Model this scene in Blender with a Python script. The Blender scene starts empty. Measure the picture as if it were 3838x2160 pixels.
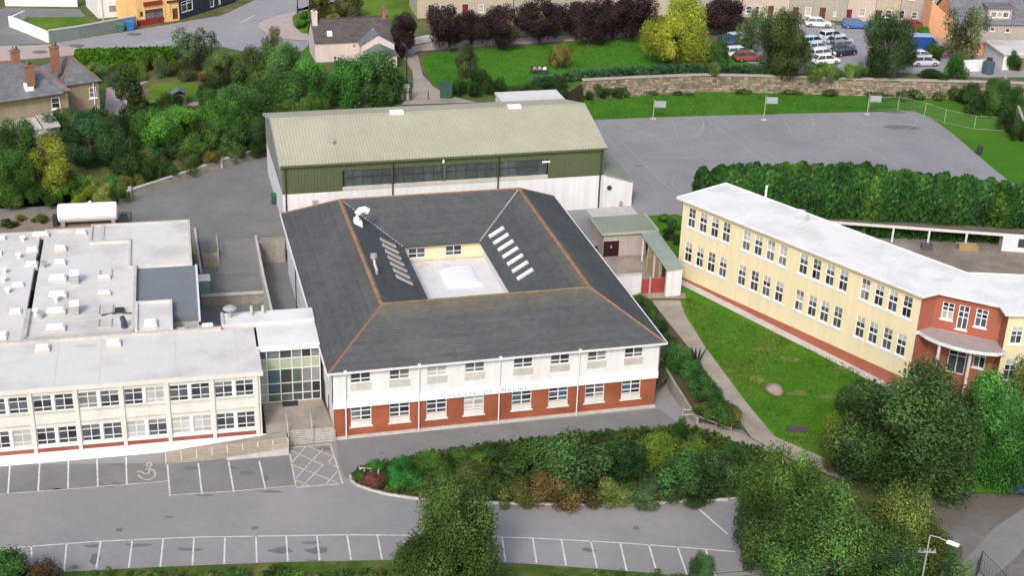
import bpy, bmesh, math, random
import numpy as np
from mathutils import Vector, Matrix, noise as mnoise
random.seed(7)
rng = np.random.default_rng(7)
scn = bpy.context.scene
COL = scn.collection
# ------------------------------------------------------------------ camera
CF, CP, CR, CH = 5356.834, math.radians(24.9036), math.radians(2.00595), 61.334
cam = bpy.data.cameras.new('camera'); camo = bpy.data.objects.new('camera', cam); COL.objects.link(camo)
cam.sensor_width = 36.0; cam.lens = CF / 3838 * 36.0; cam.clip_start = 1.0; cam.clip_end = 6000
_c, _s = math.cos(CP), math.sin(CP); _cr, _sr = math.cos(CR), math.sin(CR)
_R, _U, _F = Vector((1, 0, 0)), Vector((0, _s, _c)), Vector((0, _c, -_s))
_cR = _R * _cr + _U * _sr; _cU = -_R * _sr + _U * _cr
camo.matrix_world = Matrix((( _cR.x, _cU.x, -_F.x, 0), (_cR.y, _cU.y, -_F.y, 0), (_cR.z, _cU.z, -_F.z, CH), (0, 0, 0, 1)))
scn.camera = camo
CAM = Vector((0, 0, CH))
# ------------------------------------------------------------------ light
SUN_EL, SUN_AZ = math.radians(40), math.radians(192)   # azimuth clockwise from +Y
world = bpy.data.worlds.new('World'); scn.world = world; world.use_nodes = True
wn = world.node_tree
bg = wn.nodes['Background']
sky = wn.nodes.new('ShaderNodeTexSky'); sky.sky_type = 'NISHITA'; sky.sun_disc = False
sky.sun_elevation = SUN_EL; sky.sun_rotation = SUN_AZ
sky.air_density = 1.0; sky.dust_density = 4.0; sky.ozone_density = 0.6
wn.links.new(sky.outputs[0], bg.inputs[0]); bg.inputs[1].default_value = 0.15
sun = bpy.data.lights.new('sun', 'SUN'); sun.energy = 1.35; sun.angle = math.radians(10); sun.color = (1.0, 0.985, 0.96)
suno = bpy.data.objects.new('sun', sun); COL.objects.link(suno)
_sd = Vector((math.sin(SUN_AZ) * math.cos(SUN_EL), math.cos(SUN_AZ) * math.cos(SUN_EL), math.sin(SUN_EL)))
suno.rotation_euler = _sd.to_track_quat('Z', 'Y').to_euler(); suno.location = (0, 0, 120)
scn.view_settings.view_transform = 'Standard'; scn.view_settings.look = 'None'
scn.view_settings.gamma = 1.0; scn.view_settings.exposure = 0.45; scn.view_settings.use_curve_mapping = False
scn.cycles.max_bounces = 6; scn.cycles.transparent_max_bounces = 8

# ------------------------------------------------------------------ where things stand
# surveying helpers: sight lines of the photograph (2576 x 1450 reading) met with level ground or walls
def ray(x, y):
    u = (x * 1.48991 - 1919) / CF; v = -(y * 1.48966 - 1080) / CF
    return (_F + _cR * u + _cU * v)
def A(x, y, z=0.0):
    d = ray(x, y); t = (z - CH) / d.z
    return CAM + d * t
def onpl(x, y, p, n):
    d = ray(x, y); n = Vector(n); t = (Vector(p) - CAM).dot(n) / d.dot(n)
    return CAM + d * t
def zat(base, x, y):
    n = Vector((base[0], base[1], 0)).normalized()
    return onpl(x, y, base, n).z
def mpp(p):                                   # metres per reading-pixel at p
    return (Vector(p) - CAM).dot(_F) * 1.48991 / CF

class Frame:
    def __init__(s, o, yaw):
        s.o = Vector((o[0], o[1])); s.yaw = yaw
        s.e = Vector((math.cos(yaw), math.sin(yaw))); s.n = Vector((-math.sin(yaw), math.cos(yaw)))
    def w(s, a, b, z): 
        p = s.o + s.e * a + s.n * b; return Vector((p.x, p.y, z))
    def l(s, p):
        q = Vector((p[0], p[1])) - s.o; return Vector((q.dot(s.e), q.dot(s.n), p[2]))
    def px(s, x, y, z): return s.l(A(x, y, z))
    def front(s, x, y, b):                    # point on the wall plane b = const
        return s.l(onpl(x, y, s.w(0, b, 0), (s.n.x, s.n.y, 0)))
    def side(s, x, y, a):
        return s.l(onpl(x, y, s.w(a, 0, 0), (s.e.x, s.e.y, 0)))
class Fac:                                    # a wall line inside a frame: s along, d outwards, z up
    def __init__(s, p, q):
        s.p = Vector((p[0], p[1])); v = Vector((q[0], q[1])) - s.p; s.L = v.length; s.u = v.normalized(); s.n = Vector((s.u.y, -s.u.x))
    def at(s, t, d, z):
        p = s.p + s.u * t + s.n * d; return (p.x, p.y, z)

# ------------------------------------------------------------------ materials
MATS = {}
def mat(name, col, rough=0.85, var=0.12, scale=0.6, bump=0.0, bscale=8.0, spec=0.25, metal=0.0, tint=False, objcol=False, col2=None, mixscale=0.15, mixlo=0.45, mixhi=0.65, streak=0.0, orand=None):
    if name in MATS: return MATS[name]
    m = bpy.data.materials.new(name); m.use_nodes = True; nt = m.node_tree; N = nt.nodes; L = nt.links
    b = N['Principled BSDF']; b.inputs['Roughness'].default_value = rough; b.inputs['Specular IOR Level'].default_value = spec; b.inputs['Metallic'].default_value = metal
    geo = N.new('ShaderNodeNewGeometry')
    def nz(sc, det=4.0, vec=None):
        n = N.new('ShaderNodeTexNoise'); n.inputs['Scale'].default_value = sc; n.inputs['Detail'].default_value = det; n.inputs['Roughness'].default_value = 0.6
        L.new(vec or geo.outputs['Position'], n.inputs['Vector']); return n.outputs['Fac']
    if objcol:
        oi = N.new('ShaderNodeObjectInfo'); cur = oi.outputs['Color']
    else:
        rgb = N.new('ShaderNodeRGB'); rgb.outputs[0].default_value = (*col, 1); cur = rgb.outputs[0]
    if col2:
        mr = N.new('ShaderNodeMapRange'); mr.inputs[1].default_value = mixlo; mr.inputs[2].default_value = mixhi
        L.new(nz(mixscale, 5), mr.inputs[0])
        mx = N.new('ShaderNodeMixRGB'); L.new(mr.outputs[0], mx.inputs[0]); L.new(cur, mx.inputs[1]); mx.inputs[2].default_value = (*col2, 1); cur = mx.outputs[0]
    def mul(fac):
        nonlocal cur
        v = N.new('ShaderNodeVectorMath'); v.operation = 'SCALE'; L.new(cur, v.inputs[0]); L.new(fac, v.inputs['Scale']); cur = v.outputs[0]
    if var > 0:
        for sc, am in ((scale, var), (scale * 7.3, var * 0.7)):
            mr = N.new('ShaderNodeMapRange'); mr.inputs[1].default_value = 0.25; mr.inputs[2].default_value = 0.75; mr.inputs[3].default_value = 1 - am; mr.inputs[4].default_value = 1 + am
            L.new(nz(sc), mr.inputs[0]); mul(mr.outputs[0])
    if streak > 0:
        mp = N.new('ShaderNodeMapping'); mp.inputs['Scale'].default_value = (1.6, 1.6, 0.12); L.new(geo.outputs['Position'], mp.inputs[0])
        mr = N.new('ShaderNodeMapRange'); mr.inputs[1].default_value = 0.35; mr.inputs[2].default_value = 0.75; mr.inputs[3].default_value = 1.0; mr.inputs[4].default_value = 1 - streak
        L.new(nz(1.2, 5, mp.outputs[0]), mr.inputs[0]); mul(mr.outputs[0])
    if orand:
        oi2 = N.new('ShaderNodeObjectInfo'); mr = N.new('ShaderNodeMapRange'); mr.inputs[3].default_value, mr.inputs[4].default_value = orand; L.new(oi2.outputs['Random'], mr.inputs[0]); mul(mr.outputs[0])
    if tint:
        at = N.new('ShaderNodeAttribute'); at.attribute_name = 'tint'
        v = N.new('ShaderNodeVectorMath'); v.operation = 'MULTIPLY'; L.new(cur, v.inputs[0]); L.new(at.outputs['Vector'], v.inputs[1]); cur = v.outputs[0]
    L.new(cur, b.inputs['Base Color'])
    if bump > 0:
        bp = N.new('ShaderNodeBump'); bp.inputs['Strength'].default_value = bump; bp.inputs['Distance'].default_value = 0.05
        L.new(nz(bscale, 6), bp.inputs['Height']); L.new(bp.outputs[0], b.inputs['Normal'])
    MATS[name] = m; return m

def leaf_mat(name):
    m = bpy.data.materials.new(name); m.use_nodes = True; nt = m.node_tree; N = nt.nodes; L = nt.links
    b = N['Principled BSDF']; b.inputs['Roughness'].default_value = 0.6; b.inputs['Specular IOR Level'].default_value = 0.2
    oi = N.new('ShaderNodeObjectInfo'); at = N.new('ShaderNodeAttribute'); at.attribute_name = 'tint'
    v = N.new('ShaderNodeVectorMath'); v.operation = 'MULTIPLY'; L.new(oi.outputs['Color'], v.inputs[0]); L.new(at.outputs['Vector'], v.inputs[1])
    geo = N.new('ShaderNodeNewGeometry'); nz = N.new('ShaderNodeTexNoise'); nz.inputs['Scale'].default_value = 0.35; nz.inputs['Detail'].default_value = 3
    L.new(geo.outputs['Position'], nz.inputs['Vector'])
    mr = N.new('ShaderNodeMapRange'); mr.inputs[1].default_value = .3; mr.inputs[2].default_value = .7; mr.inputs[3].default_value = .6; mr.inputs[4].default_value = 1.5
    L.new(nz.outputs['Fac'], mr.inputs[0])
    v2 = N.new('ShaderNodeVectorMath'); v2.operation = 'SCALE'; L.new(v.outputs[0], v2.inputs[0]); L.new(mr.outputs[0], v2.inputs['Scale'])
    L.new(v2.outputs[0], b.inputs['Base Color'])
    tr = N.new('ShaderNodeBsdfTranslucent'); L.new(v2.outputs[0], tr.inputs[0])
    mx = N.new('ShaderNodeMixShader'); mx.inputs[0].default_value = 0.38
    L.new(b.outputs[0], mx.inputs[1]); L.new(tr.outputs[0], mx.inputs[2]); L.new(mx.outputs[0], N['Material Output'].inputs[0])
    return m
LEAF = leaf_mat('leaves')

def brick_mat(name, c1, c2, mortar, bw=.22, bh=.075, scale=1.0):
    m = bpy.data.materials.new(name); m.use_nodes = True; nt = m.node_tree; N = nt.nodes; L = nt.links
    b = N['Principled BSDF']; b.inputs['Roughness'].default_value = 0.9; b.inputs['Specular IOR Level'].default_value = .15
    tc = N.new('ShaderNodeTexCoord'); sp = N.new('ShaderNodeSeparateXYZ'); L.new(tc.outputs['Object'], sp.inputs[0])
    ad = N.new('ShaderNodeMath'); ad.operation = 'ADD'; L.new(sp.outputs[0], ad.inputs[0]); L.new(sp.outputs[1], ad.inputs[1])
    cb = N.new('ShaderNodeCombineXYZ'); L.new(ad.outputs[0], cb.inputs[0]); L.new(sp.outputs[2], cb.inputs[1])
    br = N.new('ShaderNodeTexBrick'); br.inputs['Scale'].default_value = scale; br.inputs['Color1'].default_value = (*c1, 1); br.inputs['Color2'].default_value = (*c2, 1); br.inputs['Mortar'].default_value = (*mortar, 1)
    br.inputs['Mortar Size'].default_value = .008; br.inputs['Brick Width'].default_value = bw; br.inputs['Row Height'].default_value = bh
    L.new(cb.outputs[0], br.inputs['Vector'])
    nz = N.new('ShaderNodeTexNoise'); nz.inputs['Scale'].default_value = .5; nz.inputs['Detail'].default_value = 5; L.new(tc.outputs['Object'], nz.inputs['Vector'])
    mr = N.new('ShaderNodeMapRange'); mr.inputs[1].default_value = .25; mr.inputs[2].default_value = .75; mr.inputs[3].default_value = .75; mr.inputs[4].default_value = 1.25; L.new(nz.outputs['Fac'], mr.inputs[0])
    v = N.new('ShaderNodeVectorMath'); v.operation = 'SCALE'; L.new(br.outputs[0], v.inputs[0]); L.new(mr.outputs[0], v.inputs['Scale']); L.new(v.outputs[0], b.inputs['Base Color'])
    bp = N.new('ShaderNodeBump'); bp.inputs['Strength'].default_value = .4; bp.inputs['Distance'].default_value = .01; bp.invert = True; L.new(br.outputs['Fac'], bp.inputs['Height']); L.new(bp.outputs[0], b.inputs['Normal'])
    MATS[name] = m; return m

asphalt = mat('asphalt', (.236, .231, .233), .9, .055, 1.6, .25, 30, col2=(.275, .266, .268), mixscale=.09)
asphalt_d = mat('asphalt dark', (.175, .175, .175), .9, .1, .4, .25, 30, col2=(.20, .198, .2), mixscale=.12)
asphalt_y = mat('asphalt yard', (.17, .172, .165), .9, .12, .3, .25, 30, col2=(.20, .195, .195), mixscale=.12)
court_m = mat('asphalt court', (.25, .245, .255), .9, .08, .25, .2, 25, col2=(.22, .22, .232), mixscale=.08)
road_m = mat('asphalt road', (.28, .275, .29), .9, .08, .3, .15, 20)
brown_m = mat('worn tarmac', (.13, .115, .10), .95, .15, .25, .25, 20, col2=(.19, .185, .185), mixscale=.12)
stain_m = mat('oil stain', (.145, .147, .15), .85, .25, 1.5)
paint_m = mat('road paint', (.60, .59, .585), .8, .14, 1.2, col2=(.36, .355, .36), mixscale=2.2, mixlo=.5, mixhi=.72)
paint_y = mat('road paint yellowed', (.52, .49, .40), .8, .14, 1.2, col2=(.30, .29, .26), mixscale=2.2, mixlo=.48, mixhi=.7)
courtline_m = mat('court paint', (.36, .35, .335), .85, .15, 1.0, col2=(.27, .265, .27), mixscale=.8, mixlo=.45, mixhi=.7)
pave_m = mat('pink paving', (.40, .33, .31), .9, .1, .5, .2, 12)
conc = mat('concrete', (.33, .31, .28), .9, .18, .5, .3, 10, col2=(.24, .22, .19), mixscale=.4, streak=.2)
conc_l = mat('light concrete', (.5, .48, .45), .9, .14, .5, .2, 10, streak=.15)
path_m = mat('path concrete', (.33, .29, .25), .95, .12, .4, .25, 15, col2=(.25, .225, .19), mixscale=.3)
lawn_m = mat('lawn', (.075, .15, .018), .95, .16, .25, .6, 14, spec=.1, col2=(.12, .20, .025), mixscale=.12)
lawn_w = mat('worn lawn', (.055, .162, .012), .95, .15, .3, .6, 14, spec=.05, col2=(.10, .165, .025), mixscale=.2, mixlo=.47, mixhi=.62)
park_m = mat('park lawn', (.052, .158, .017), .95, .12, .2, .6, 12, spec=.05, col2=(.075, .175, .02), mixscale=.08)
rough_m = mat('rough ground', (.08, .11, .03), .95, .25, .3, .6, 8, col2=(.14, .115, .06), mixscale=.15)
soil_m = mat('soil', (.075, .06, .035), .95, .25, .8, .5, 10)
white_w = mat('white render', (.715, .72, .73), .8, .04, .4, .08, 20, streak=.17)
white_l = mat('white wall', (.68, .68, .70), .85, .06, .4, .08, 20, streak=.2)
white_b = mat('bright white', (.82, .82, .83), .7, .03, .5)
cream_w = mat('cream frame', (.64, .63, .59), .8, .06, .6, streak=.1)
yellow_w = mat('yellow render', (.72, .635, .42), .85, .03, .5, .1, 15, streak=.1)
yellow_c = mat('courtyard render', (.72, .64, .43), .85, .05, .5)
orange_w = mat('terracotta paint', (.335, .112, .076), .8, .10, .5, .1, 12)
brick_r = brick_mat('red brick', (.315, .078, .032), (.265, .066, .034), (.25, .14, .09))
brick_l = brick_mat('dark red brick', (.27, .075, .055), (.22, .06, .05), (.25, .15, .12))
slate_m = mat('slate', (.078, .084, .088), .8, .07, .25, .15, 20, spec=.15, tint=True, col2=(.092, .097, .099), mixscale=.2)
slate_h = mat('house slate', (.14, .148, .165), .7, .14, .4, .2, 8, spec=.3, tint=True)
slate_br = mat('brown slate', (.085, .076, .072), .75, .14, .4, .2, 8, tint=True)
ridge_m = mat('ridge tile', (.23, .12, .08), .85, .22, 1.4, .2, 10)
lichen_m = mat('lichen ridge', (.26, .16, .095), .9, .3, 1.0, .2, 10)
felt_w = mat('white roof felt', (.60, .59, .57), .85, .05, .25, .1, 6, col2=(.45, .415, .40), mixscale=.22, mixlo=.45, mixhi=.72)
felt_y = mat('bright roof coating', (.70, .695, .68), .8, .05, .3, .05, 6, col2=(.54, .53, .51), mixscale=.28, mixlo=.45, mixhi=.75)
felt_c = mat('courtyard roof coating', (.66, .65, .65), .8, .08, .5, .05, 6, col2=(.45, .42, .40), mixscale=.3, mixlo=.6, mixhi=.75)
felt_g = mat('grey roof felt', (.17, .19, .205), .8, .07, .3, .1, 10)
hall_roof = mat('hall roof sheet', (.375, .365, .275), .6, .06, .2, spec=.25, col2=(.40, .385, .30), mixscale=.1)
hall_green = mat('hall green cladding', (.088, .112, .055), .6, .06, .3, spec=.3)
hall_dark = mat('dark trim', (.05, .052, .048), .6, .1, .8)
green_roof = mat('green felt', (.23, .26, .20), .8, .10, .4, .1, 8)
teal_m = mat('teal paint', (.17, .27, .25), .7, .08, .5)
glass = mat('window glass', (.034, .041, .05), .08, .35, .8, spec=.6, orand=(.35, 2.6))
glass_t = mat('teal glass', (.05, .11, .13), .1, .2, .8, spec=.6)
blind = mat('window blind', (.42, .43, .42), .35, .1, .6, spec=.5, orand=(.75, 1.15))
halfblind = mat('curtained glass', (.16, .165, .17), .2, .3, 1.2, spec=.5, orand=(.45, 1.6))
pgreen = mat('green panel', (.36, .42, .30), .5, .1, .5)
poly_m = mat('translucent sheeting', (.052, .068, .068), .25, .25, .7, spec=.5, col2=(.09, .108, .106), mixscale=.5)
door_m = mat('dark red door', (.035, .01, .012), .5, .1, .8)
gate_m = mat('red gate', (.30, .055, .045), .6, .15, .8)
stonew = mat('stone', (.245, .215, .18), .95, .2, 1.2, .4, 6, tint=True)
mortar_m = mat('wall core', (.20, .17, .135), .95, .2, 1.0, .3, 8)
bark = mat('bark', (.07, .055, .04), .95, .25, 1.5, .5, 10)
metal_g = mat('galvanised steel', (.42, .43, .42), .5, .08, 1.0, metal=.3)
metal_d = mat('dark steel', (.035, .04, .042), .5, .1, 1.0)
fence_g = mat('green wire', (.045, .12, .08), .6, .1, 1.0)
fence_w = mat('pale green post', (.30, .37, .28), .6, .1, 1.0)
beige_w = mat('beige render', (.44, .38, .30), .9, .08, .4, .1, 8, streak=.12)
pink_w = mat('pinkish render', (.50, .42, .36), .9, .08, .4, .1, 8, streak=.1)
grey_w = mat('grey render', (.36, .33, .29), .9, .1, .4, .1, 8, streak=.15)
house_w = mat('pebbledash', (.30, .25, .17), .95, .12, .5, .3, 20, streak=.12)
cottage_w = mat('cottage render', (.60, .52, .49), .9, .06, .5, .1, 10, streak=.1)
orange_g = mat('peach render', (.68, .36, .20), .9, .07, .5)
shop_y = mat('shop yellow', (.72, .47, .20), .8, .08, .5)
shop_r = mat('shop maroon', (.22, .028, .022), .6, .12, .8)
shop_n = mat('shop navy', (.03, .04, .055), .6, .1, .8)
wall_gg = mat('grey green wall', (.16, .19, .18), .9, .1, .5)
car_m = mat('car paint', (.5, .5, .5), .3, 0, spec=.5, objcol=True)
tyre_m = mat('tyre', (.02, .02, .02), .9, 0)
hub_m = mat('hub', (.4, .4, .42), .4, 0, metal=.6)
plastic_o = mat('bin plastic', (.1, .1, .1), .5, .1, 1, objcol=True)
skin_m = mat('skin', (.45, .27, .2), .6, 0)
cloth_m = mat('cloth', (.5, .5, .5), .9, .1, 3, objcol=True)
trouser_m = mat('dark trousers', (.035, .04, .06), .9, .1, 3)
hair_m = mat('hair', (.03, .02, .012), .7, 0)
lamp_m = mat('lamp glass', (.8, .8, .8), .3, 0)
wood_m = mat('timber', (.36, .25, .13), .85, .15, 1.5)
wire_m = mat('cable', (.02, .035, .03), .6, 0)
sky_sign = mat('sign letters', (.16, .40, .52), .6, 0)
rock_m = mat('boulder', (.26, .22, .19), .95, .2, 2, .5, 8)
rooflight_m = mat('rooflight dome', (.86, .87, .88), .35, .02, 1, spec=.5)

# ------------------------------------------------------------------ mesh helpers
def props(o, label=None, cat=None, group=None, kind=None):
    if label: o['label'] = label
    if cat: o['category'] = cat
    if group: o['group'] = group
    if kind: o['kind'] = kind
    return o
class MB:
    def __init__(s): s.v = []; s.f = []; s.m = []; s.t = None
    def add(s, pts, faces, mi=0):
        k = len(s.v); s.v += [tuple(p) for p in pts]
        s.f += [tuple(i + k for i in f) for f in faces]; s.m += [mi] * len(faces); return s
    def quad(s, a, b, c, d, mi=0): return s.add((a, b, c, d), ((0, 1, 2, 3),), mi)
    def poly(s, pts, mi=0): return s.add(pts, (tuple(range(len(pts))),), mi)
    def hexa(s, p, mi=0):                     # 4 lower then 4 upper points
        return s.add(p, ((3, 2, 1, 0), (4, 5, 6, 7), (0, 1, 5, 4), (1, 2, 6, 5), (2, 3, 7, 6), (3, 0, 4, 7)), mi)
    def box(s, x0, x1, y0, y1, z0, z1, mi=0):
        return s.hexa([(x0, y0, z0), (x1, y0, z0), (x1, y1, z0), (x0, y1, z0), (x0, y0, z1), (x1, y0, z1), (x1, y1, z1), (x0, y1, z1)], mi)
    def fbox(s, F, s0, s1, d0, d1, z0, z1, mi=0):
        a = F.at
        return s.hexa([a(s0, d1, z0), a(s1, d1, z0), a(s1, d0, z0), a(s0, d0, z0), a(s0, d1, z1), a(s1, d1, z1), a(s1, d0, z1), a(s0, d0, z1)], mi)
    def prism(s, pts, z0, z1, mi=0, top=None):  # plan polygon (ccw), level top
        n = len(pts); k = len(s.v)
        z0s = z0 if isinstance(z0, (list, tuple)) else [z0] * n; z1s = z1 if isinstance(z1, (list, tuple)) else [z1] * n
        s.v += [(p[0], p[1], z) for p, z in zip(pts, z0s)] + [(p[0], p[1], z) for p, z in zip(pts, z1s)]
        for i in range(n):
            j = (i + 1) % n; s.f.append((k + i, k + j, k + n + j, k + n + i)); s.m.append(mi)
        s.f.append(tuple(k + n + i for i in range(n))); s.m.append(mi if top is None else top); return s
    def tube(s, pts, r, n=6, mi=0, cap=True):
        pts = [Vector(p) for p in pts]; rs = r if isinstance(r, (list, tuple)) else [r] * len(pts); k = len(s.v)
        for i, p in enumerate(pts):
            t = (pts[min(i + 1, len(pts) - 1)] - pts[max(i - 1, 0)]).normalized()
            x = t.cross(Vector((0, 0, 1)) if abs(t.z) < .9 else Vector((1, 0, 0))).normalized(); y = t.cross(x)
            for j in range(n):
                an = 2 * math.pi * j / n; s.v.append(tuple(p + (x * math.cos(an) + y * math.sin(an)) * rs[i]))
        for i in range(len(pts) - 1):
            for j in range(n):
                a = k + i * n + j; b = k + i * n + (j + 1) % n; s.f.append((a, b, b + n, a + n)); s.m.append(mi)
        if cap:
            s.f.append(tuple(k + j for j in range(n))); s.f.append(tuple(k + (len(pts) - 1) * n + j for j in reversed(range(n)))); s.m += [mi, mi]
        return s
    def beam(s, p, q, w, h, mi=0):            # rectangular bar from p to q
        p, q = Vector(p), Vector(q); t = (q - p).normalized(); x = t.cross(Vector((0, 0, 1)))
        x = x.normalized() if x.length > 1e-4 else Vector((1, 0, 0)); y = x.cross(t)
        c = []
        for e in (p, q):
            c += [e - x * w / 2 - y * h / 2, e + x * w / 2 - y * h / 2, e + x * w / 2 + y * h / 2, e - x * w / 2 + y * h / 2]
        return s.hexa(c, mi)
    def mesh(s, name, mats, smooth=False):
        me = bpy.data.meshes.new(name); me.from_pydata(s.v, [], s.f)
        for m in (mats if isinstance(mats, (list, tuple)) else [mats]): me.materials.append(m)
        me.polygons.foreach_set('material_index', s.m)
        if smooth: me.polygons.foreach_set('use_smooth', [True] * len(s.f))
        if s.t is not None:
            at = me.color_attributes.new('tint', 'FLOAT_COLOR', 'CORNER'); 
            arr = []
            for p, t in zip(me.polygons, s.t): arr += list(t) * p.loop_total
            at.data.foreach_set('color', arr)
        elif any(m in (slate_m, slate_h, slate_br, stonew) for m in me.materials):
            at = me.color_attributes.new('tint', 'FLOAT_COLOR', 'CORNER'); at.data.foreach_set('color', [1.0] * 4 * len(me.loops))
        me.update(); return me
    def obj(s, name, mats, parent=None, smooth=False, **kw):
        o = bpy.data.objects.new(name, s.mesh(name, mats, smooth)); COL.objects.link(o); o.parent = parent; props(o, **kw); return o
def link(name, me, parent=None, loc=(0, 0, 0), **kw):
    o = bpy.data.objects.new(name, me); COL.objects.link(o); o.parent = parent; o.location = loc; props(o, **kw); return o
def thing(name, label, cat, loc=(0, 0, 0), yaw=0.0, group=None):
    o = bpy.data.objects.new(name, None); COL.objects.link(o); o.location = loc; o.rotation_euler = (0, 0, yaw); o.empty_display_size = .5
    return props(o, label, cat, group)
def fthing(F, name, label, cat, z=0.0, group=None): return thing(name, label, cat, (F.o.x, F.o.y, z), F.yaw, group)
def copy_tree(o, parent=None):
    c = o.copy(); COL.objects.link(c); c.parent = parent
    for ch in list(o.children): copy_tree(ch, c)
    return c
def ccw(pts):
    ar = sum(pts[i][0] * pts[(i + 1) % len(pts)][1] - pts[(i + 1) % len(pts)][0] * pts[i][1] for i in range(len(pts)))
    return list(pts) if ar > 0 else list(reversed(pts))
from mathutils.geometry import tessellate_polygon
def tess(pts):
    fs = []
    for t in tessellate_polygon([[Vector((p[0], p[1], 0)) for p in pts]]):
        a, b, c = (pts[i] for i in t)
        fs.append(tuple(t) if (b[0] - a[0]) * (c[1] - a[1]) - (b[1] - a[1]) * (c[0] - a[0]) > 0 else tuple(reversed(t)))
    return fs
def sheet(name, pts, m, lift=0.0, parent=None, kind='structure', **kw):   # polygon with its own heights
    pts = [Vector((p[0], p[1], p[2] + lift)) for p in ccw(pts)]
    me = bpy.data.meshes.new(name); me.from_pydata(pts, [], tess(pts)); me.materials.append(m)
    return link(name, me, parent, kind=kind, **kw)
def slab(name, pts, z0, z1, mtop, mside, kind='structure', **kw):
    pts = ccw(pts); n = len(pts); hi = [Vector((p[0], p[1], z1)) for p in pts]; tf = tess(hi)
    me = bpy.data.meshes.new(name); me.from_pydata(hi + [Vector((p[0], p[1], z0)) for p in pts], [], tf + [(n + i, n + (i + 1) % n, (i + 1) % n, i) for i in range(n)])
    me.materials.append(mtop); me.materials.append(mside); me.polygons.foreach_set('material_index', [0] * len(tf) + [1] * n)
    return link(name, me, None, kind=kind, **kw)
def wallgrid(mb, F, s0, s1, z0, z1, holes=(), dep=.14, mi=0, mr=None, d=0.0):
    ss = sorted({s0, s1, *[min(max(h[i], s0), s1) for h in holes for i in (0, 1)]}); zs = sorted({z0, z1, *[min(max(h[i], z0), z1) for h in holes for i in (2, 3)]})
    for i in range(len(ss) - 1):
        for j in range(len(zs) - 1):
            a, b, c, e = ss[i], ss[i + 1], zs[j], zs[j + 1]; ms, mz = (a + b) / 2, (c + e) / 2
            if any(h[0] < ms < h[1] and h[2] < mz < h[3] for h in holes): continue
            mb.quad(F.at(a, d, c), F.at(b, d, c), F.at(b, d, e), F.at(a, d, e), mi)
    mr = mi if mr is None else mr
    for a, b, c, e in holes:
        for p, q in (((a, c), (b, c)), ((b, c), (b, e)), ((b, e), (a, e)), ((a, e), (a, c))):
            mb.quad(F.at(p[0], d, p[1]), F.at(q[0], d, q[1]), F.at(q[0], d - dep, q[1]), F.at(p[0], d - dep, p[1]), mr)
def window(parent, F, s0, s1, z0, z1, cols, rows, mframe, glasses, d=-.14, fw=.07, bw=.05, sill=None, one=False, name='window', nlabel=None):
    mb = MB(); th = .06
    mb.fbox(F, s0, s0 + fw, d, d + th, z0, z1); mb.fbox(F, s1 - fw, s1, d, d + th, z0, z1)
    mb.fbox(F, s0 + fw, s1 - fw, d, d + th, z0, z0 + fw); mb.fbox(F, s0 + fw, s1 - fw, d, d + th, z1 - fw, z1)
    cs = [s0 + fw + (s1 - s0 - 2 * fw) * c for c in cols]; zs = [z0 + fw + (z1 - z0 - 2 * fw) * r for r in rows]
    for c in cs[1:-1]: mb.fbox(F, c - bw / 2, c + bw / 2, d, d + th - .003, z0 + fw, z1 - fw)
    for r in zs[1:-1]:
        for i in range(len(cs) - 1): mb.fbox(F, cs[i] + (bw / 2 if i else 0), cs[i + 1] - (bw / 2 if i < len(cs) - 2 else 0), d, d + th - .006, r - bw / 2, r + bw / 2)
    if sill: mb.fbox(F, s0 - .1, s1 + .1, -.02, .09, z0 - sill, z0 - .002)
    w = mb.obj(name, mframe, parent)
    if one:
        MB().quad(F.at(s0 + .01, d + .02, z0 + .01), F.at(s1 - .01, d + .02, z0 + .01), F.at(s1 - .01, d + .02, z1 - .01), F.at(s0 + .01, d + .02, z1 - .01)).obj('pane', glasses[0], w)
        return w
    k = 0
    for i in range(len(cs) - 1):
        for j in range(len(zs) - 1):
            g = glasses[k % len(glasses)]; k += 1
            MB().quad(F.at(cs[i], d + .02, zs[j]), F.at(cs[i + 1], d + .02, zs[j]), F.at(cs[i + 1], d + .02, zs[j + 1]), F.at(cs[i], d + .02, zs[j + 1])).obj('pane', g, w)
    return w
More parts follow.
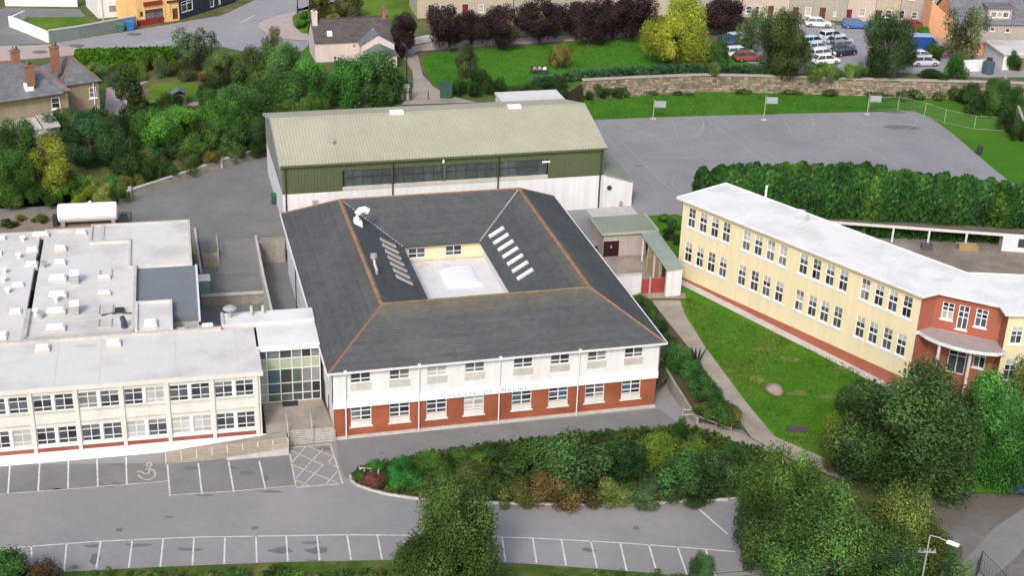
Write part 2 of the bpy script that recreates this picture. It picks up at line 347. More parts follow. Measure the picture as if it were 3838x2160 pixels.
def slates(mb, pts, cw=.46, ch=.30, lap=.012, vary=.16, warm=None, mi=0):
    """slates laid in lapped, staggered courses over a convex planar polygon; pts[0]->pts[1] is the eave"""
    P = [Vector(p) for p in pts]; u = (P[1] - P[0]).normalized(); nrm = (P[1] - P[0]).cross(P[2] - P[0]).normalized()
    if nrm.z < 0: nrm = -nrm
    v = nrm.cross(u); 
    if v.z < 0: v = -v
    q = [((p - P[0]).dot(u), (p - P[0]).dot(v)) for p in P]; vmax = max(b for _, b in q); n = int(math.ceil(vmax / ch))
    def span(t):
        xs = []
        for i in range(len(q)):
            (a0, b0), (a1, b1) = q[i], q[(i + 1) % len(q)]
            if abs(b1 - b0) < 1e-6:
                if abs(t - b0) < 1e-6: xs += [a0, a1]
            elif min(b0, b1) - 1e-9 <= t <= max(b0, b1) + 1e-9: xs.append(a0 + (a1 - a0) * (t - b0) / (b1 - b0))
        return (min(xs), max(xs)) if xs else (0, 0)
    if mb.t is None: mb.t = [(1, 1, 1, 1)] * len(mb.f)
    for r in range(n):
        t0 = r * ch; t1 = min((r + 1) * ch, vmax)
        l0, h0 = span(t0 + 1e-5); l1, h1 = span(t1 - 1e-5)
        rowk = random.uniform(.95, 1.05)
        x = min(l0, l1) - random.uniform(0, cw)
        while x < max(h0, h1):
            a, b = x, x + cw
            c = [(max(a, l0), t0), (min(b, h0), t0), (min(b, h1), t1), (max(a, l1), t1)]
            x += cw
            if c[1][0] - c[0][0] < .01 and c[2][0] - c[3][0] < .01: continue
            c = [(c[0][0], t0), (max(c[1][0], c[0][0]), t0), (max(c[2][0], c[3][0]), t1), (c[3][0], t1)]
            lo = lap + random.uniform(0, .008)
            pt = [P[0] + u * s_ + v * t_ + nrm * (lo if t_ == t0 else 0.0) for s_, t_ in c]
            fb = [P[0] + u * s_ + v * t0 for s_, t_ in c[:2]]
            mb.add([*pt, *fb], ((0, 1, 2, 3), (4, 5, 1, 0)), mi)
            k = rowk * random.uniform(1 - vary, 1 + vary); tn = (k, k, k * random.uniform(.97, 1.05), 1)
            if warm:
                w = warm(pt[0], random.random()); tn = (tn[0] * (1 + w), tn[1] * (1 + .55 * w), tn[2] * (1 - .1 * w), 1)
            mb.t += [tn, tn]
    return mb
def strip(mb, pts, w, mi=0, lift=0.0):        # flat ribbon on the ground along points
    P = [Vector(p) for p in pts]
    for i in range(len(P) - 1):
        t = (P[i + 1] - P[i]); x = Vector((-t.y, t.x, 0)).normalized() * w / 2; z = Vector((0, 0, lift))
        mb.quad(P[i] - x + z, P[i + 1] - x + z, P[i + 1] + x + z, P[i] + x + z, mi)
    return mb
# ================================================================== GROUND
FC = Frame((-14.53, 100.73), .267); CW, CD, CI, CE, CRR = 28.84, 34.745, 5.33, 6.4, 3.265
FH = Frame((-24.318, 139.481), .267); HW, HD, HZ, HE, HR = 35.162, 17.452, 2.5, 9.677, 2.157
FL = Frame((-19.92, 100.51), .2379)
ZB, ZC = 2.5, 4.8
def AP(lst, z): return [A(x, y, z) for x, y in lst]
MB().quad((-3000, -3000, -.06), (3000, -3000, -.06), (3000, 3000, -.06), (-3000, 3000, -.06)).obj('ground', rough_m, kind='structure')
carpark = sheet('car_park', AP([(-700, 1130), (-700, 1470), (-60, 1452), (400, 1428), (700, 1416), (1000, 1410), (1300, 1418), (1600, 1440), (1880, 1466), (2100, 1500), (2140, 1400), (1950, 1250), (1830, 1180), (1920, 1120), (1860, 1060), (1740, 960), (1700, 900), (1500, 900), (1200, 1000), (660, 1000), (300, 1100)], 0), asphalt)
bedge = [(884, 1200), (886, 1212), (900, 1222), (930, 1233), (975, 1245), (1040, 1255), (1120, 1262), (1240, 1267), (1400, 1270), (1560, 1271), (1640, 1267), (1720, 1262), (1830, 1258)]
bed_pts = [A(x, y, 0) for x, y in bedge + [(1960, 1240), (2000, 1190), (1920, 1140), (1860, 1122), (1800, 1098), (1760, 1086), (1700, 1080), (1600, 1086), (1490, 1096), (1380, 1108), (1250, 1122), (1130, 1140), (1050, 1152), (960, 1170), (905, 1186)]]
slab('planting_bed', bed_pts, -.05, .14, soil_m, conc_l)
kb = MB(); kp = [A(x, y, 0) for x, y in bedge]
for i in range(len(kp) - 1):
    t = (kp[i + 1] - kp[i]).normalized(); nn = Vector((t.y, -t.x, 0)) * .16
    if nn.y > 0: nn = -nn
    kb.hexa([(*(kp[i] + nn).xy, .0), (*(kp[i + 1] + nn).xy, .0), (*kp[i + 1].xy, .0), (*kp[i].xy, .0), (*(kp[i] + nn).xy, .16), (*(kp[i + 1] + nn).xy, .16), (*kp[i + 1].xy, .16), (*kp[i].xy, .16)])
kb.obj('kerb', conc_l, kind='structure')
sheet('verge', [p for p in AP([(-700, 1600), (-700, 1471), (-60, 1453), (400, 1429), (700, 1417), (1000, 1411), (1300, 1419), (1600, 1441), (1880, 1467), (2100, 1501), (2150, 1700)], 0)], mat('rough grass', (.062, .105, .02), .95, .25, .5, .6, 8, spec=.05, col2=(.11, .115, .04), mixscale=.5), .04)
sheet('access_road', AP([(2300, 1230), (2450, 1170), (2800, 1120), (2800, 1600), (2250, 1600), (2330, 1450), (2360, 1330)], 0), brown_m, .004)
sheet('drive', AP([(846, 1108), (1660, 1030), (1700, 1060), (1735, 1075), (1700, 1082), (1490, 1098), (1250, 1124), (1050, 1153), (905, 1187), (870, 1205), (850, 1160)], 0), asphalt_d, .003, kind='structure')
sheet('bay_surface', AP([(-60, 1170), (420, 1166), (726, 1142), (745, 1226), (428, 1248), (424, 1212), (-60, 1252)], 0), asphalt_d, .003)
sheet('road_patch', AP([(2420, 1420), (2500, 1330), (2590, 1270), (2640, 1300), (2560, 1400), (2470, 1480)], 0), mat('paler tarmac', (.21, .205, .205), .9, .1, .4, .2, 15), .008)
for x, y in ((640, 1330), (1100, 1300), (1600, 1330), (960, 1140), (1560, 1075), (300, 1335)):
    c = A(x, y, 0); MB().box(c.x - .22, c.x + .22, c.y - .2, c.y + .2, -.02, .012).obj('drain_cover', stain_m, carpark)
# painted markings: flat paint pieces of the car park
def paint(name, segs, w=.12, m=paint_m, z=.0, lift=.006, parent=None):
    for s in segs:
        mb = MB(); strip(mb, [A(x, y, z) for x, y in s], w, 0, lift); mb.obj(name, m, parent or carpark)
paint('bay_line', [[(25, 1171), (20, 1243)], [(100, 1164), (96, 1237)], [(172, 1160), (171, 1231)], [(244, 1155), (246, 1225)], [(317, 1151), (319, 1220)]], m=paint_m)
paint('bay_line', [[(421, 1170), (428, 1250)], [(499, 1167), (508, 1245)], [(575, 1162), (588, 1239)], [(652, 1161), (668, 1233)]])
paint('bay_front_line', [[(-60, 1252), (20, 1243), (171, 1232), (319, 1220), (425, 1211)], [(428, 1247), (588, 1237), (745, 1223)]], .10, paint_y)
low = [(78, 1375, 80, 1403), (168, 1366, 161, 1440), (254, 1362, 242, 1432), (333, 1358, 324, 1430), (411, 1355, 403, 1428), (488, 1353, 484, 1424), (566, 1351, 564, 1420), (644, 1349, 646, 1417), (720, 1349, 724, 1414), (797, 1347, 804, 1412), (873, 1347, 883, 1410), (949, 1346, 961, 1409), (1030, 1347, 1046, 1408), (1110, 1349, 1128, 1409), (1192, 1351, 1210, 1412), (1263, 1353, 1272, 1415), (1340, 1355, 1350, 1418), (1412, 1358, 1424, 1424), (1486, 1362, 1502, 1430), (1560, 1367, 1577, 1440), (1632, 1371, 1652, 1440), (1704, 1376, 1728, 1446), (1775, 1383, 1800, 1452)]
paint('bay_line', [[(a, b), (c, d)] for a, b, c, d in low])
paint('bay_front_line', [[(-60, 1388), (78, 1376), (254, 1363), (488, 1353), (873, 1347), (1110, 1349), (1340, 1355), (1560, 1367), (1775, 1383), (1850, 1390)]], .11)
paint('edge_line', [[(1738, 1264), (1790, 1310), (1830, 1345)]], .13)
hatch = [(726, 1128), (831, 1118), (862, 1218), (745, 1228)]
paint('hatch_border', [[hatch[1], hatch[2]], [hatch[0], hatch[3]], [hatch[3], hatch[2]], [hatch[0], hatch[1]]], .13, paint_y)
def hp(u, v): 
    return tuple((hatch[0][i] * (1 - u) + hatch[1][i] * u) * (1 - v) + (hatch[3][i] * (1 - u) + hatch[2][i] * u) * v for i in (0, 1))
paint('hatch_line', [[hp(0, .38), hp(.42, 0)], [hp(0, .80), hp(.80, .1)], [hp(.10, 1), hp(.70, .5)], [hp(.62, 1), hp(1, .66)], [hp(0, .04), hp(.7, .5)], [hp(0, .42), hp(.95, 1)], [hp(0, .8), hp(.3, 1)], [hp(.45, 0), hp(1, .33)], [hp(.83, .45), hp(1, .6)], [hp(.83, .45), hp(1, .3)]], .10, paint_y)
wc = MB()
def wpx(lst): strip(wc, [A(x, y, 0) for x, y in lst], .11, 0, .006)
wpx([(368, 1172), (372, 1166), (379, 1165), (382, 1170), (377, 1175), (369, 1174)])
wpx([(379, 1174), (376, 1184), (373, 1193), (363, 1193), (354, 1187), (344, 1188)]); wpx([(377, 1180), (366, 1182)])
wpx([(377, 1181), (389, 1186), (391, 1196), (384, 1205), (370, 1209), (357, 1205), (347, 1196)])
wc.obj('wheelchair_symbol', paint_y, carpark)
for i, (x, y, rx, ry) in enumerate([(300, 1170, .9, .3), (300, 1218, 1.0, .3), (130, 1230, .8, .25), (155, 1232, .9, .2), (275, 1225, .6, .2), (485, 1178, .9, .5), (515, 1247, 1.0, .25), (620, 1192, .8, .6), (590, 1178, .7, .3), (668, 1203, .3, .9), (682, 1238, 1.3, .2), (232, 1375, .7, .3), (350, 1373, 1.2, .35), (475, 1384, 1.2, .35), (238, 1408, .5, .9), (188, 1428, .4, .3), (708, 1386, 1.2, .5), (800, 1386, 1.1, .6), (785, 1367, .9, .3), (790, 1413, .8, .3), (425, 1302, .5, .2), (1480, 1385, .7, .35), (815, 1130, 1.0, .4), (1290, 1098, .4, .25), (1420, 1080, .45, .3), (1150, 1098, .3, .2), (1195, 1090, .3, .2)]):
    rx *= .75; ry *= .7; c = A(x, y, 0); mb = MB(); mb.poly([(c.x + rx * math.cos(t) * (1 + .25 * math.sin(3 * t + i)), c.y + ry * math.sin(t) * (1 + .3 * math.cos(2 * t + i)), .005) for t in [k * math.pi / 7 for k in range(14)]]); mb.obj('oil_stain', stain_m, carpark)
# terrain behind: raised ground
yard = slab('school_yard', AP([(-300, 540), (300, 510), (320, 470), (440, 430), (672, 355), (760, 350), (760, 500), (718, 596), (648, 600), (549, 606), (549, 635), (505, 635), (498, 600), (482, 580), (420, 600), (300, 640), (-300, 700)], ZB), -.5, ZB, asphalt_y, conc)
ls = AP([(549, 606), (654, 600)], ZB); lw = AP([(505, 690), (548, 690), (666, 684), (676, 733), (507, 742)], 1.3)
MB().quad(ls[0], ls[1], A(666, 684, 1.3), A(549, 690, 1.3)).obj('yard_ramp', asphalt_y, kind='structure')
slab('lower_yard', [A(494, 640, 1.3)] + lw[:1] + lw[4:5] + [lw[3], lw[2], A(650, 640, 1.3)], -.5, 1.3, asphalt_y, conc)
sheet('well_floor', AP([(640, 540), (730, 540), (800, 810), (640, 810)], 0), asphalt_d, .006)
sheet('well_floor', [FL.w(a, b, 0) for a, b in ((-5, 10), (-5, 30), (1, 30), (3.2, 20), (12, 22), (8, 10.8))], asphalt_d, .004)
YE = 10.8
YP = [A(x, y, YE) for x, y in ((1702, 497), (2323, 748), (2363, 738), (2515, 771), (2530, 792), (2700, 797), (2720, 700), (2432, 687), (1826, 461))]
_court_g = AP([(1380, 250), (1400, 600), (1580, 560), (1640, 545), (1700, 545), (1760, 600), (2100, 800), (2900, 800), (2900, 190), (2480, 238), (2150, 236), (1930, 231), (1764, 229), (1614, 239)], ZB)
slab('playing_ground', [FH.w(30, -6, 0), FH.w(14, -4, 0), FH.w(14, 40, 0)] + [FH.w(40, 55, 0)] + AP([(1484, 247), (1614, 238), (1764, 228), (1914, 231), (2145, 238), (2308, 243), (2900, 262)], ZB) + [(130, 110, 0)] + [(YP[5] + YP[6]) / 2, (YP[3] + YP[7]) / 2, (YP[1] * .6 + YP[7] * .4), (YP[0] + YP[8]) / 2] + AP([(1668, 640), (1640, 590), (1600, 560)], ZB), -.5, ZB, park_m, conc)
court = sheet('court', AP([(1420, 300), (1492, 302), (1640, 296), (1800, 291), (2000, 286), (2180, 282), (2300, 279), (2340, 296), (2396, 336), (2470, 400), (2530, 450), (2640, 520), (2640, 640), (2100, 640), (1700, 540), (1600, 545), (1590, 620), (1380, 620), (1380, 420)], ZB), court_m, .02)
def cl(lst): 
    mb = MB(); strip(mb, [A(x, y, ZB) for x, y in lst], .09, 0, .03); mb.obj('court_line', courtline_m, court)
def arcpx(cx, cy, rx, ry, t0, t1, n=14): return [(cx + rx * math.cos(math.radians(t0 + (t1 - t0) * k / n)), cy - ry * math.sin(math.radians(t0 + (t1 - t0) * k / n))) for k in range(n + 1)]
for l in ([(1500, 318), (1560, 385), (1640, 465)], [(1530, 322), (1610, 405), (1690, 480)], [(1560, 318), (1660, 350), (1705, 348)], [(1692, 300), (1706, 348)], [(1705, 350), (1750, 342), (1768, 318)], [(1780, 302), (1930, 415)], [(1815, 300), (1970, 415)], [(1970, 300), (1990, 332)], [(2010, 298), (2130, 350), (2300, 440)], [(2060, 292), (2200, 350)], [(2150, 290), (2180, 318)], [(2240, 300), (2320, 325), (2380, 340)], arcpx(1730, 318, 40, 32, -100, 60), arcpx(2015, 310, 32, 26, -110, 70), arcpx(2270, 305, 36, 20, -110, 70), arcpx(1720, 460, 30, 22, 60, 260), [(1520, 310), (1500, 345)], [(1610, 395), (1760, 400)]): cl(l)
for x, y, rx in ((2270, 321, 2.6), (2250, 283, 1.6), (1608, 418, .6)):
    c = A(x, y, ZB); MB().poly([(c.x + rx * math.cos(t), c.y + rx * .35 * math.sin(t), ZB + .025) for t in [k * math.pi / 6 for k in range(12)]]).obj('damp_patch', stain_m, court)
for x, y, r in ((2265, 325, 1.0), (2362, 346, .5), (2585, 320, .5), (3500, 1, .1)):
    pass
# park and town ground above the stone wall
wallpx = [(1464, 250, 202.5), (1614, 240, 195), (1764, 230, 189), (1914, 232.5, 191.5), (2145, 240, 199), (2308, 245, 203), (2480, 252, 207), (2700, 262, 214)]
wallpts = [A(x, y, ZB) for x, y, _ in wallpx]; walltop = [zat(p, x, t) for p, (x, _, t) in zip(wallpts, wallpx)]
edgeC = AP([(-700, 372), (-60, 342), (270, 322), (400, 286), (540, 246), (690, 262), (1000, 262), (1130, 252), (1270, 246), (1420, 240)], ZC) + [Vector((p.x, p.y + .35, ZC)) for p in wallpts]
slab('town_ground', [(-1500, 190, 0)] + edgeC + [(1500, 215, 0), (1500, 2500, 0), (-1500, 2500, 0)], -.5, ZC, rough_m, soil_m)
lo = [Vector((p.x, p.y + .2, 3.3)) for p in AP([(-700, 560), (-60, 530), (330, 496), (430, 464), (560, 420), (673, 386)], ZB)] + [FH.w(-.2, 22.5, 3.3), FH.w(4, 21.5, 3.3), FH.w(12, 19.5, 3.3), FH.w(31, 19.5, 3.3)]
hi = AP([(-700, 372), (-60, 342), (270, 322), (400, 286), (540, 246), (690, 262), (800, 262), (1000, 262), (1130, 252), (1270, 246)], ZC + .004)
bk = MB()
for i in range(9): bk.quad(lo[i], lo[i + 1], hi[i + 1], hi[i])
bk.obj('bank', rough_m, kind='structure')
sheet('park_lawn', AP([(1062, 150), (1075, 139), (1130, 128), (1260, 119), (1400, 109), (1560, 98), (1700, 97), (1800, 112), (1860, 130), (1880, 160), (1850, 190), (1600, 192), (1484, 199), (1420, 226), (1270, 238), (1140, 240), (1096, 216), (1072, 185)], ZC), park_m, .02)
sheet('park_path', AP([(1030, 140), (1055, 128), (1200, 117), (1450, 102), (1580, 93), (1590, 80), (1300, 96), (1100, 104), (1010, 122)], ZC), pave_m, .016)
sheet('hall_path', AP([(1002, 132), (1052, 138), (1056, 160), (1064, 190), (1090, 217), (1124, 240), (1200, 258), (1010, 264), (1040, 220), (1038, 180), (1018, 150)], ZC), path_m, .024)
sheet('town_car_park', AP([(1850, 150), (1800, 105), (1830, 80), (2000, 60), (2600, 75), (2900, 80), (2900, 190), (2480, 195), (2180, 178), (2000, 185)], ZC), road_m, .012)
road = sheet('road', AP([(-700, 200), (-60, 158), (110, 146), (200, 137), (440, 118), (560, 118), (640, 135), (760, 128), (790, 100), (750, 60), (800, -20), (1500, -120), (400, -200), (640, 0), (560, 38), (340, 75), (125, 110), (-60, 130), (-700, 175)], ZC), road_m, .012)
sheet('pavement', AP([(-700, 210), (-60, 159), (180, 140), (215, 124), (140, 112), (-60, 118), (-700, 165)], ZC), pave_m, .03)
sheet('pavement', AP([(740, 30), (690, 42), (655, 56), (648, 68), (665, 82), (700, 98), (780, 104), (785, 96), (760, 84), (738, 66), (735, 45), (760, 18), (880, 0), (860, -20)], ZC), pave_m, .09)
for l in ([(390, 108), (420, 101)], [(340, 116), (372, 110)], [(470, 92), (500, 84)], [(605, 57), (640, 38)]):
    mb = MB(); strip(mb, [A(x, y, ZC) for x, y in l], .14, 0, .03); mb.obj('lane_line', paint_m, road)
for x, y in ((193, 115), (101, 131), (338, 86)):
    c = A(x, y, ZC); MB().poly([(c.x + 1.1 * math.cos(t), c.y + .9 * math.sin(t), ZC + .036) for t in [k * math.pi / 6 for k in range(12)]]).obj('tar_patch', stain_m, road)
# lawn before the yellow school: one sloping plane
LP = [A(1700, 745, 2.0), A(2200, 928, 1.5), A(1930, 1112, .35)]
LN = (LP[1] - LP[0]).cross(LP[2] - LP[0]).normalized()
def AL(x, y): return onpl(x, y, LP[0], LN)
def lz(p): return LP[0].z - ((p[0] - LP[0].x) * LN.x + (p[1] - LP[0].y) * LN.y) / LN.z
sheet('school_lawn', [AL(x, y) for x, y in [(1590, 720), (1690, 690), (2200, 915), (2300, 960), (2700, 960), (2700, 1240), (2330, 1240), (2120, 1170), (1960, 1110), (1890, 1100), (1740, 940), (1640, 770)]], lawn_w, -.02)
sheet('path', [AL(x, y) for x, y in [(1598, 735), (1706, 742), (1722, 790), (1770, 868), (1830, 950), (1890, 1030), (1950, 1100), (2060, 1148), (2180, 1200), (2120, 1210), (2000, 1160), (1930, 1125), (1890, 1102), (1848, 1040), (1790, 962), (1742, 880), (1690, 850), (1655, 790), (1638, 750)]], path_m, .02)
# sloping bed between the central block and the path
rw = [(1660, 905, 1.2), (1690, 962, 1.15), (1722, 1012, .95), (1752, 1058, .7)]
bt = [A(x, y, z) for x, y, z in rw]; bo = [AL(x, y) for x, y in [(1742, 880), (1790, 962), (1848, 1040), (1866, 1078)]]
bb = MB()
for i in range(3): bb.quad(bt[i], bt[i + 1], bo[i + 1], bo[i])
bb.quad(FC.w(CW + .1, 15, 2.0), FC.w(CW + .1, 1.5, 1.1), bo[0], AL(1638, 750)); bb.quad(FC.w(CW + .1, 1.5, 1.1), bt[0], bo[0], bo[0])
bb.obj('sloping_bed', soil_m, kind='structure')
t = thing('retaining_wall', 'low weathered concrete retaining wall beside the right end of the slate roofed school', 'wall', (bt[1].x, bt[1].y, 0)); wl = MB(); off = Vector((bt[1].x, bt[1].y, 0))
for i in range(3):
    p, q = bt[i] - off, bt[i + 1] - off; d = (q - p).xy.normalized(); nn = Vector((d.y, -d.x, 0)) * -.22
    a = [Vector((p.x, p.y, -.1)), Vector((q.x, q.y, -.1)), Vector((q.x, q.y, -.1)) + nn, Vector((p.x, p.y, -.1)) + nn]
    wl.hexa(a + [Vector((v.x, v.y, z)) for v, z in zip(a, (p.z + .15, q.z + .15, q.z + .15, p.z + .15))])
wl.obj('wall', conc, t)
slab('ramp_path', [A(x, y, 0) for x, y in [(1738, 1066), (1765, 1064), (1850, 1092), (1935, 1124), (1990, 1170), (1900, 1140), (1800, 1096)]], -.1, .2, path_m, conc)
# ================================================================== CENTRAL SCHOOL (slate ring roof round a courtyard)
cs = fthing(FC, 'school_building', 'large school block with square grey slate roof round a white courtyard roof, brick below', 'school')
OV = .475
F0 = Fac((OV, OV), (CW - OV, OV))
ups = [2.73 - OV, 5.93 - OV, 9.05 - OV, 12.24 - OV, 16.38 - OV, 19.59 - OV, 22.84 - OV, 26.11 - OV]
lows = [(s - .86, s + .86, 1.5, 2.82) for s in ups]; upw = [(s - .84, s + .84, 5.08, 6.02) for s in ups]
mb = MB(); wallgrid(mb, F0, 0, F0.L, -.3, 2.93, lows, .16, 0); mb.obj('brick_wall', brick_r, cs)
mb = MB(); wallgrid(mb, F0, -.02, F0.L + .02, 2.94, 6.3, upw, .2, 0, d=.10); mb.obj('upper_wall', white_w, cs)
band = MB().fbox(F0, -.05, F0.L + .05, .10, .26, 2.93, 3.52).obj('sign_band', white_b, cs)
gu = ['d', 'd', 'db', 'b', 'b', 'd', 'd', 'h', 'd']
gl = [glass, halfblind, blind]
UPG = [[glass, glass], [glass, halfblind], [blind, blind], [halfblind, halfblind], [glass, glass], [glass, glass], [halfblind, halfblind], [glass, halfblind]]
LOG = [[halfblind, glass], [glass, glass], [glass, glass], [blind, blind], [glass_t, glass], [glass, glass_t], [glass, halfblind], [glass_t, glass]]
for s, h, g in zip(ups, upw, UPG):
    w = window(cs, F0, h[0], h[1], h[2], h[3], [0, .5, 1], [0, .36, 1], white_w, [g[0], g[0], g[1], g[1]], d=-.06, bw=.09)
    MB().fbox(F0, h[0] - .02, h[1] + .02, .10, .135, 4.42, 5.07).obj('apron_panel', conc_l, cs)
for s, h, g in zip(ups, lows, LOG):
    w = window(cs, F0, h[0], h[1], h[2], h[3], [0, .5, 1], [0, .28, .72, 1], white_w, [g[0]] * 3 + [g[1]] * 3, d=-.13, bw=.09)
    m_ = MB().fbox(F0, h[0], h[1], 0.0, .05, 1.02, 1.495); m_.fbox(F0, h[0] - .12, h[1] + .12, 0, .12, .92, 1.018); m_.obj('sill', cream_w, cs)
m_ = MB().fbox(F0, -.05, F0.L + .05, 0, .22, -.1, .2); m_.obj('plinth', conc_l, cs)
for s in (1.44, 7.49, 14.32, 21.19):
    p = MB(); s0 = s - OV; p.tube([F0.at(s0, .5, 6.36), F0.at(s0, .34, 6.0), F0.at(s0, .34, .05)], .055, 8); p.fbox(F0, s0 - .13, s0 + .13, .30, .55, 6.2, 6.5); p.obj('downpipe', white_w, cs)
FW = Fac((OV, CD - OV), (OV, OV)); FE = Fac((CW - OV, OV), (CW - OV, CD - OV)); FB = Fac((CW - OV, CD - OV), (OV, CD - OV))
lh = [(x, x + 1.6, 4.6, 5.9) for x in (6, 11, 16, 21, 26, 30.5)]
mb = MB(); wallgrid(mb, FW, 0, FW.L, -.3, 2.93, [(29.5, 31, .4, 2.6)], .12); mb.obj('lower_wall', white_l, cs)
mb = MB(); wallgrid(mb, FW, -.1, FW.L + .1, 2.93, 6.3, lh, .12, d=.1); mb.obj('upper_wall', white_l, cs)
for h in lh: window(cs, FW, *h, [0, .5, 1], [0, .4, 1], white_w, [glass, halfblind], d=0)
for s in (9.2, 18.8, 28.6): MB().tube([FW.at(s, .42, 6.3), FW.at(s, .2, 5.9), FW.at(s, .2, 0)], .06, 6).obj('downpipe', metal_d, cs)
for F_ in (FE, FB): mb = MB(); wallgrid(mb, F_, 0, F_.L, -.3, 2.93); mb.obj('lower_wall', brick_r, cs)
for F_ in (FE, FB): mb = MB(); wallgrid(mb, F_, -.1, F_.L + .1, 2.93, 6.3, d=.1); mb.obj('upper_wall', white_l, cs)
# roof
z0, z1 = CE, CE + CRR; i1, i2 = CI, 2 * CI
O = [(0, 0, z0), (CW, 0, z0), (CW, CD, z0), (0, CD, z0)]; R = [(i1, i1, z1), (CW - i1, i1, z1), (CW - i1, CD - i1, z1), (i1, CD - i1, z1)]; I = [(i2, i2, z0), (CW - i2, i2, z0), (CW - i2, CD - i2, z0), (i2, CD - i2, z0)]
def warm_c(p, r):
    a, b = p.x, p.y; w = 0.0; h = (z1 - p.z)
    n_ = mnoise.noise((a * .5, b * .5, 3.0))
    if b < i1 + .1 and h < 1.1: w = max(w, (.62 * (1.1 - h) / 1.1) * (.75 + .5 * n_ + .2 * r))      # moss on the front slope under the ridge
    if a < i1 + .1 and a > i1 - 1.0 and b > i1: w = max(w, .25 * (1 - h / .8) if h < .8 else 0)
    if a > CW - i1 - 1.2 and b < 16 and h < 1.4: w = max(w, (.75 * (1.4 - h) / 1.4) * (.7 + .6 * n_) * (1 if a > CW - i1 else .7))
    if a > CW - i1 - .9 and h < .6: w = max(w, .3 * (1 - h / .6))
    return max(w, 0)
mb = MB()
for k in range(4):
    j = (k + 1) % 4
    slates(mb, [O[k], O[j], R[j], R[k]], warm=warm_c, vary=.09); slates(mb, [I[j], I[k], R[k], R[j]], warm=warm_c, vary=.09)
rf = mb.obj('slate_roof', slate_m, cs); rf['kind'] = 'stuff'
ud = MB(); us = MB()
for k in range(4):
    j = (k + 1) % 4; dn = lambda p: (p[0], p[1], p[2] - .06)
    us.quad(dn(O[k]), dn(O[j]), dn(R[j]), dn(R[k])); us.quad(dn(I[j]), dn(I[k]), dn(R[k]), dn(R[j]))
    ud.quad((O[k][0], O[k][1], z0 - .07), (O[j][0], O[j][1], z0 - .07), (*[(OV + .05, OV + .05), (CW - OV - .05, OV + .05), (CW - OV - .05, CD - OV - .05), (OV + .05, CD - OV - .05)][j], z0 - .1), (*[(OV + .05, OV + .05), (CW - OV - .05, OV + .05), (CW - OV - .05, CD - OV - .05), (OV + .05, CD - OV - .05)][k], z0 - .1))
ud.obj('soffit', white_w, cs); us.obj('roof_underlay', hall_dark, cs)
g = MB(); o_ = .06
g.box(-o_, CW + o_, -.12, -.005, z0 - .13, z0 + .02); g.box(-o_, CW + o_, CD + .005, CD + .12, z0 - .13, z0 + .02); g.box(-.12, -.005, 0, CD, z0 - .13, z0 + .02); g.box(CW + .005, CW + .12, 0, CD, z0 - .13, z0 + .02)
g.obj('gutter', white_w, cs)
def caps(p, q, m, w=.24, name='ridge_tile', n=None):
    p, q = Vector(p), Vector(q); L_ = (q - p).length; n = n or max(2, int(L_ / .45)); t = MB(); x = (q - p).normalized().cross(Vector((0, 0, 1))).normalized() * w / 2
    for i in range(n):
        a = p.lerp(q, i / n); b = p.lerp(q, (i + 1) / n - .02 / L_); up = Vector((0, 0, .085 + random.uniform(0, .012))); dn = Vector((0, 0, -.04))
        t.add([a - x + dn, a + up, a + x + dn, b - x + dn, b + up * .9, b + x + dn], ((0, 1, 4, 3), (1, 2, 5, 4), (0, 2, 1), (3, 4, 5)))
    return t.obj(name, m, cs)
caps(O[0], R[0], ridge_m); caps(O[1], R[1], ridge_m); caps(O[2], R[2], ridge_m); caps(O[3], R[3], ridge_m)
caps(R[0], R[1], mat('mossy ridge', (.17, .14, .085), .9, .3, 1.0)); caps(R[1], R[2], mat('brown ridge', (.24, .15, .09), .9, .3, 1.0), .42); caps(R[2], R[3], ridge_m); caps(R[3], R[0], lichen_m, .42)
for k in (2, 3):
    v_ = MB(); p, q = Vector(R[k]), Vector(I[k]); n = (q - p).normalized(); x = Vector((-n.y, n.x, 0)).normalized() * .16
    v_.quad(p - x + Vector((0, 0, .06)), q - x + Vector((0, 0, .06)), q + Vector((0, 0, .02)), p + Vector((0, 0, .02))); v_.quad(p + Vector((0, 0, .02)), q + Vector((0, 0, .02)), q + x + Vector((0, 0, .06)), p + x + Vector((0, 0, .06))); v_.obj('valley_flashing', metal_g, cs)
# courtyard
zc = 4.6; ii = i2 - .5
cw_ = MB(); B2 = Fac((ii, CD - ii), (CW - ii, CD - ii)); hs = [(1.05, 2.75, 4.95, 6.0), (4.75, 6.4, 4.95, 6.0)]
wallgrid(cw_, B2, 0, B2.L, 2.0, z0 + .1, hs, .14); cw_.obj('courtyard_wall', yellow_c, cs)
for h in hs: window(cs, B2, *h, [0, .5, 1], [0, .42, 1], white_w, [glass], d=-.12, bw=.08, sill=.07)
e_ = MB(); wallgrid(e_, Fac((CW - ii, CD - ii), (CW - ii, ii)), 0, CD - 2 * ii, 2, z0 + .1); wallgrid(e_, Fac((ii, ii), (ii, CD - ii)), 0, CD - 2 * ii, 2, z0 + .1); wallgrid(e_, Fac((CW - ii, ii), (ii, ii)), 0, CW - 2 * ii, 2, z0 + .1); e_.obj('courtyard_wall', white_w, cs)
MB().box(ii, CW - ii, ii, CD - ii - .25, 4.3, zc).obj('courtyard_roof', felt_c, cs)
m_ = MB(); 
m_.box(ii, CW - ii, CD - ii - .25, CD - ii - .06, 4.3, zc + .06); m_.obj('roof_edge', conc_l, cs)
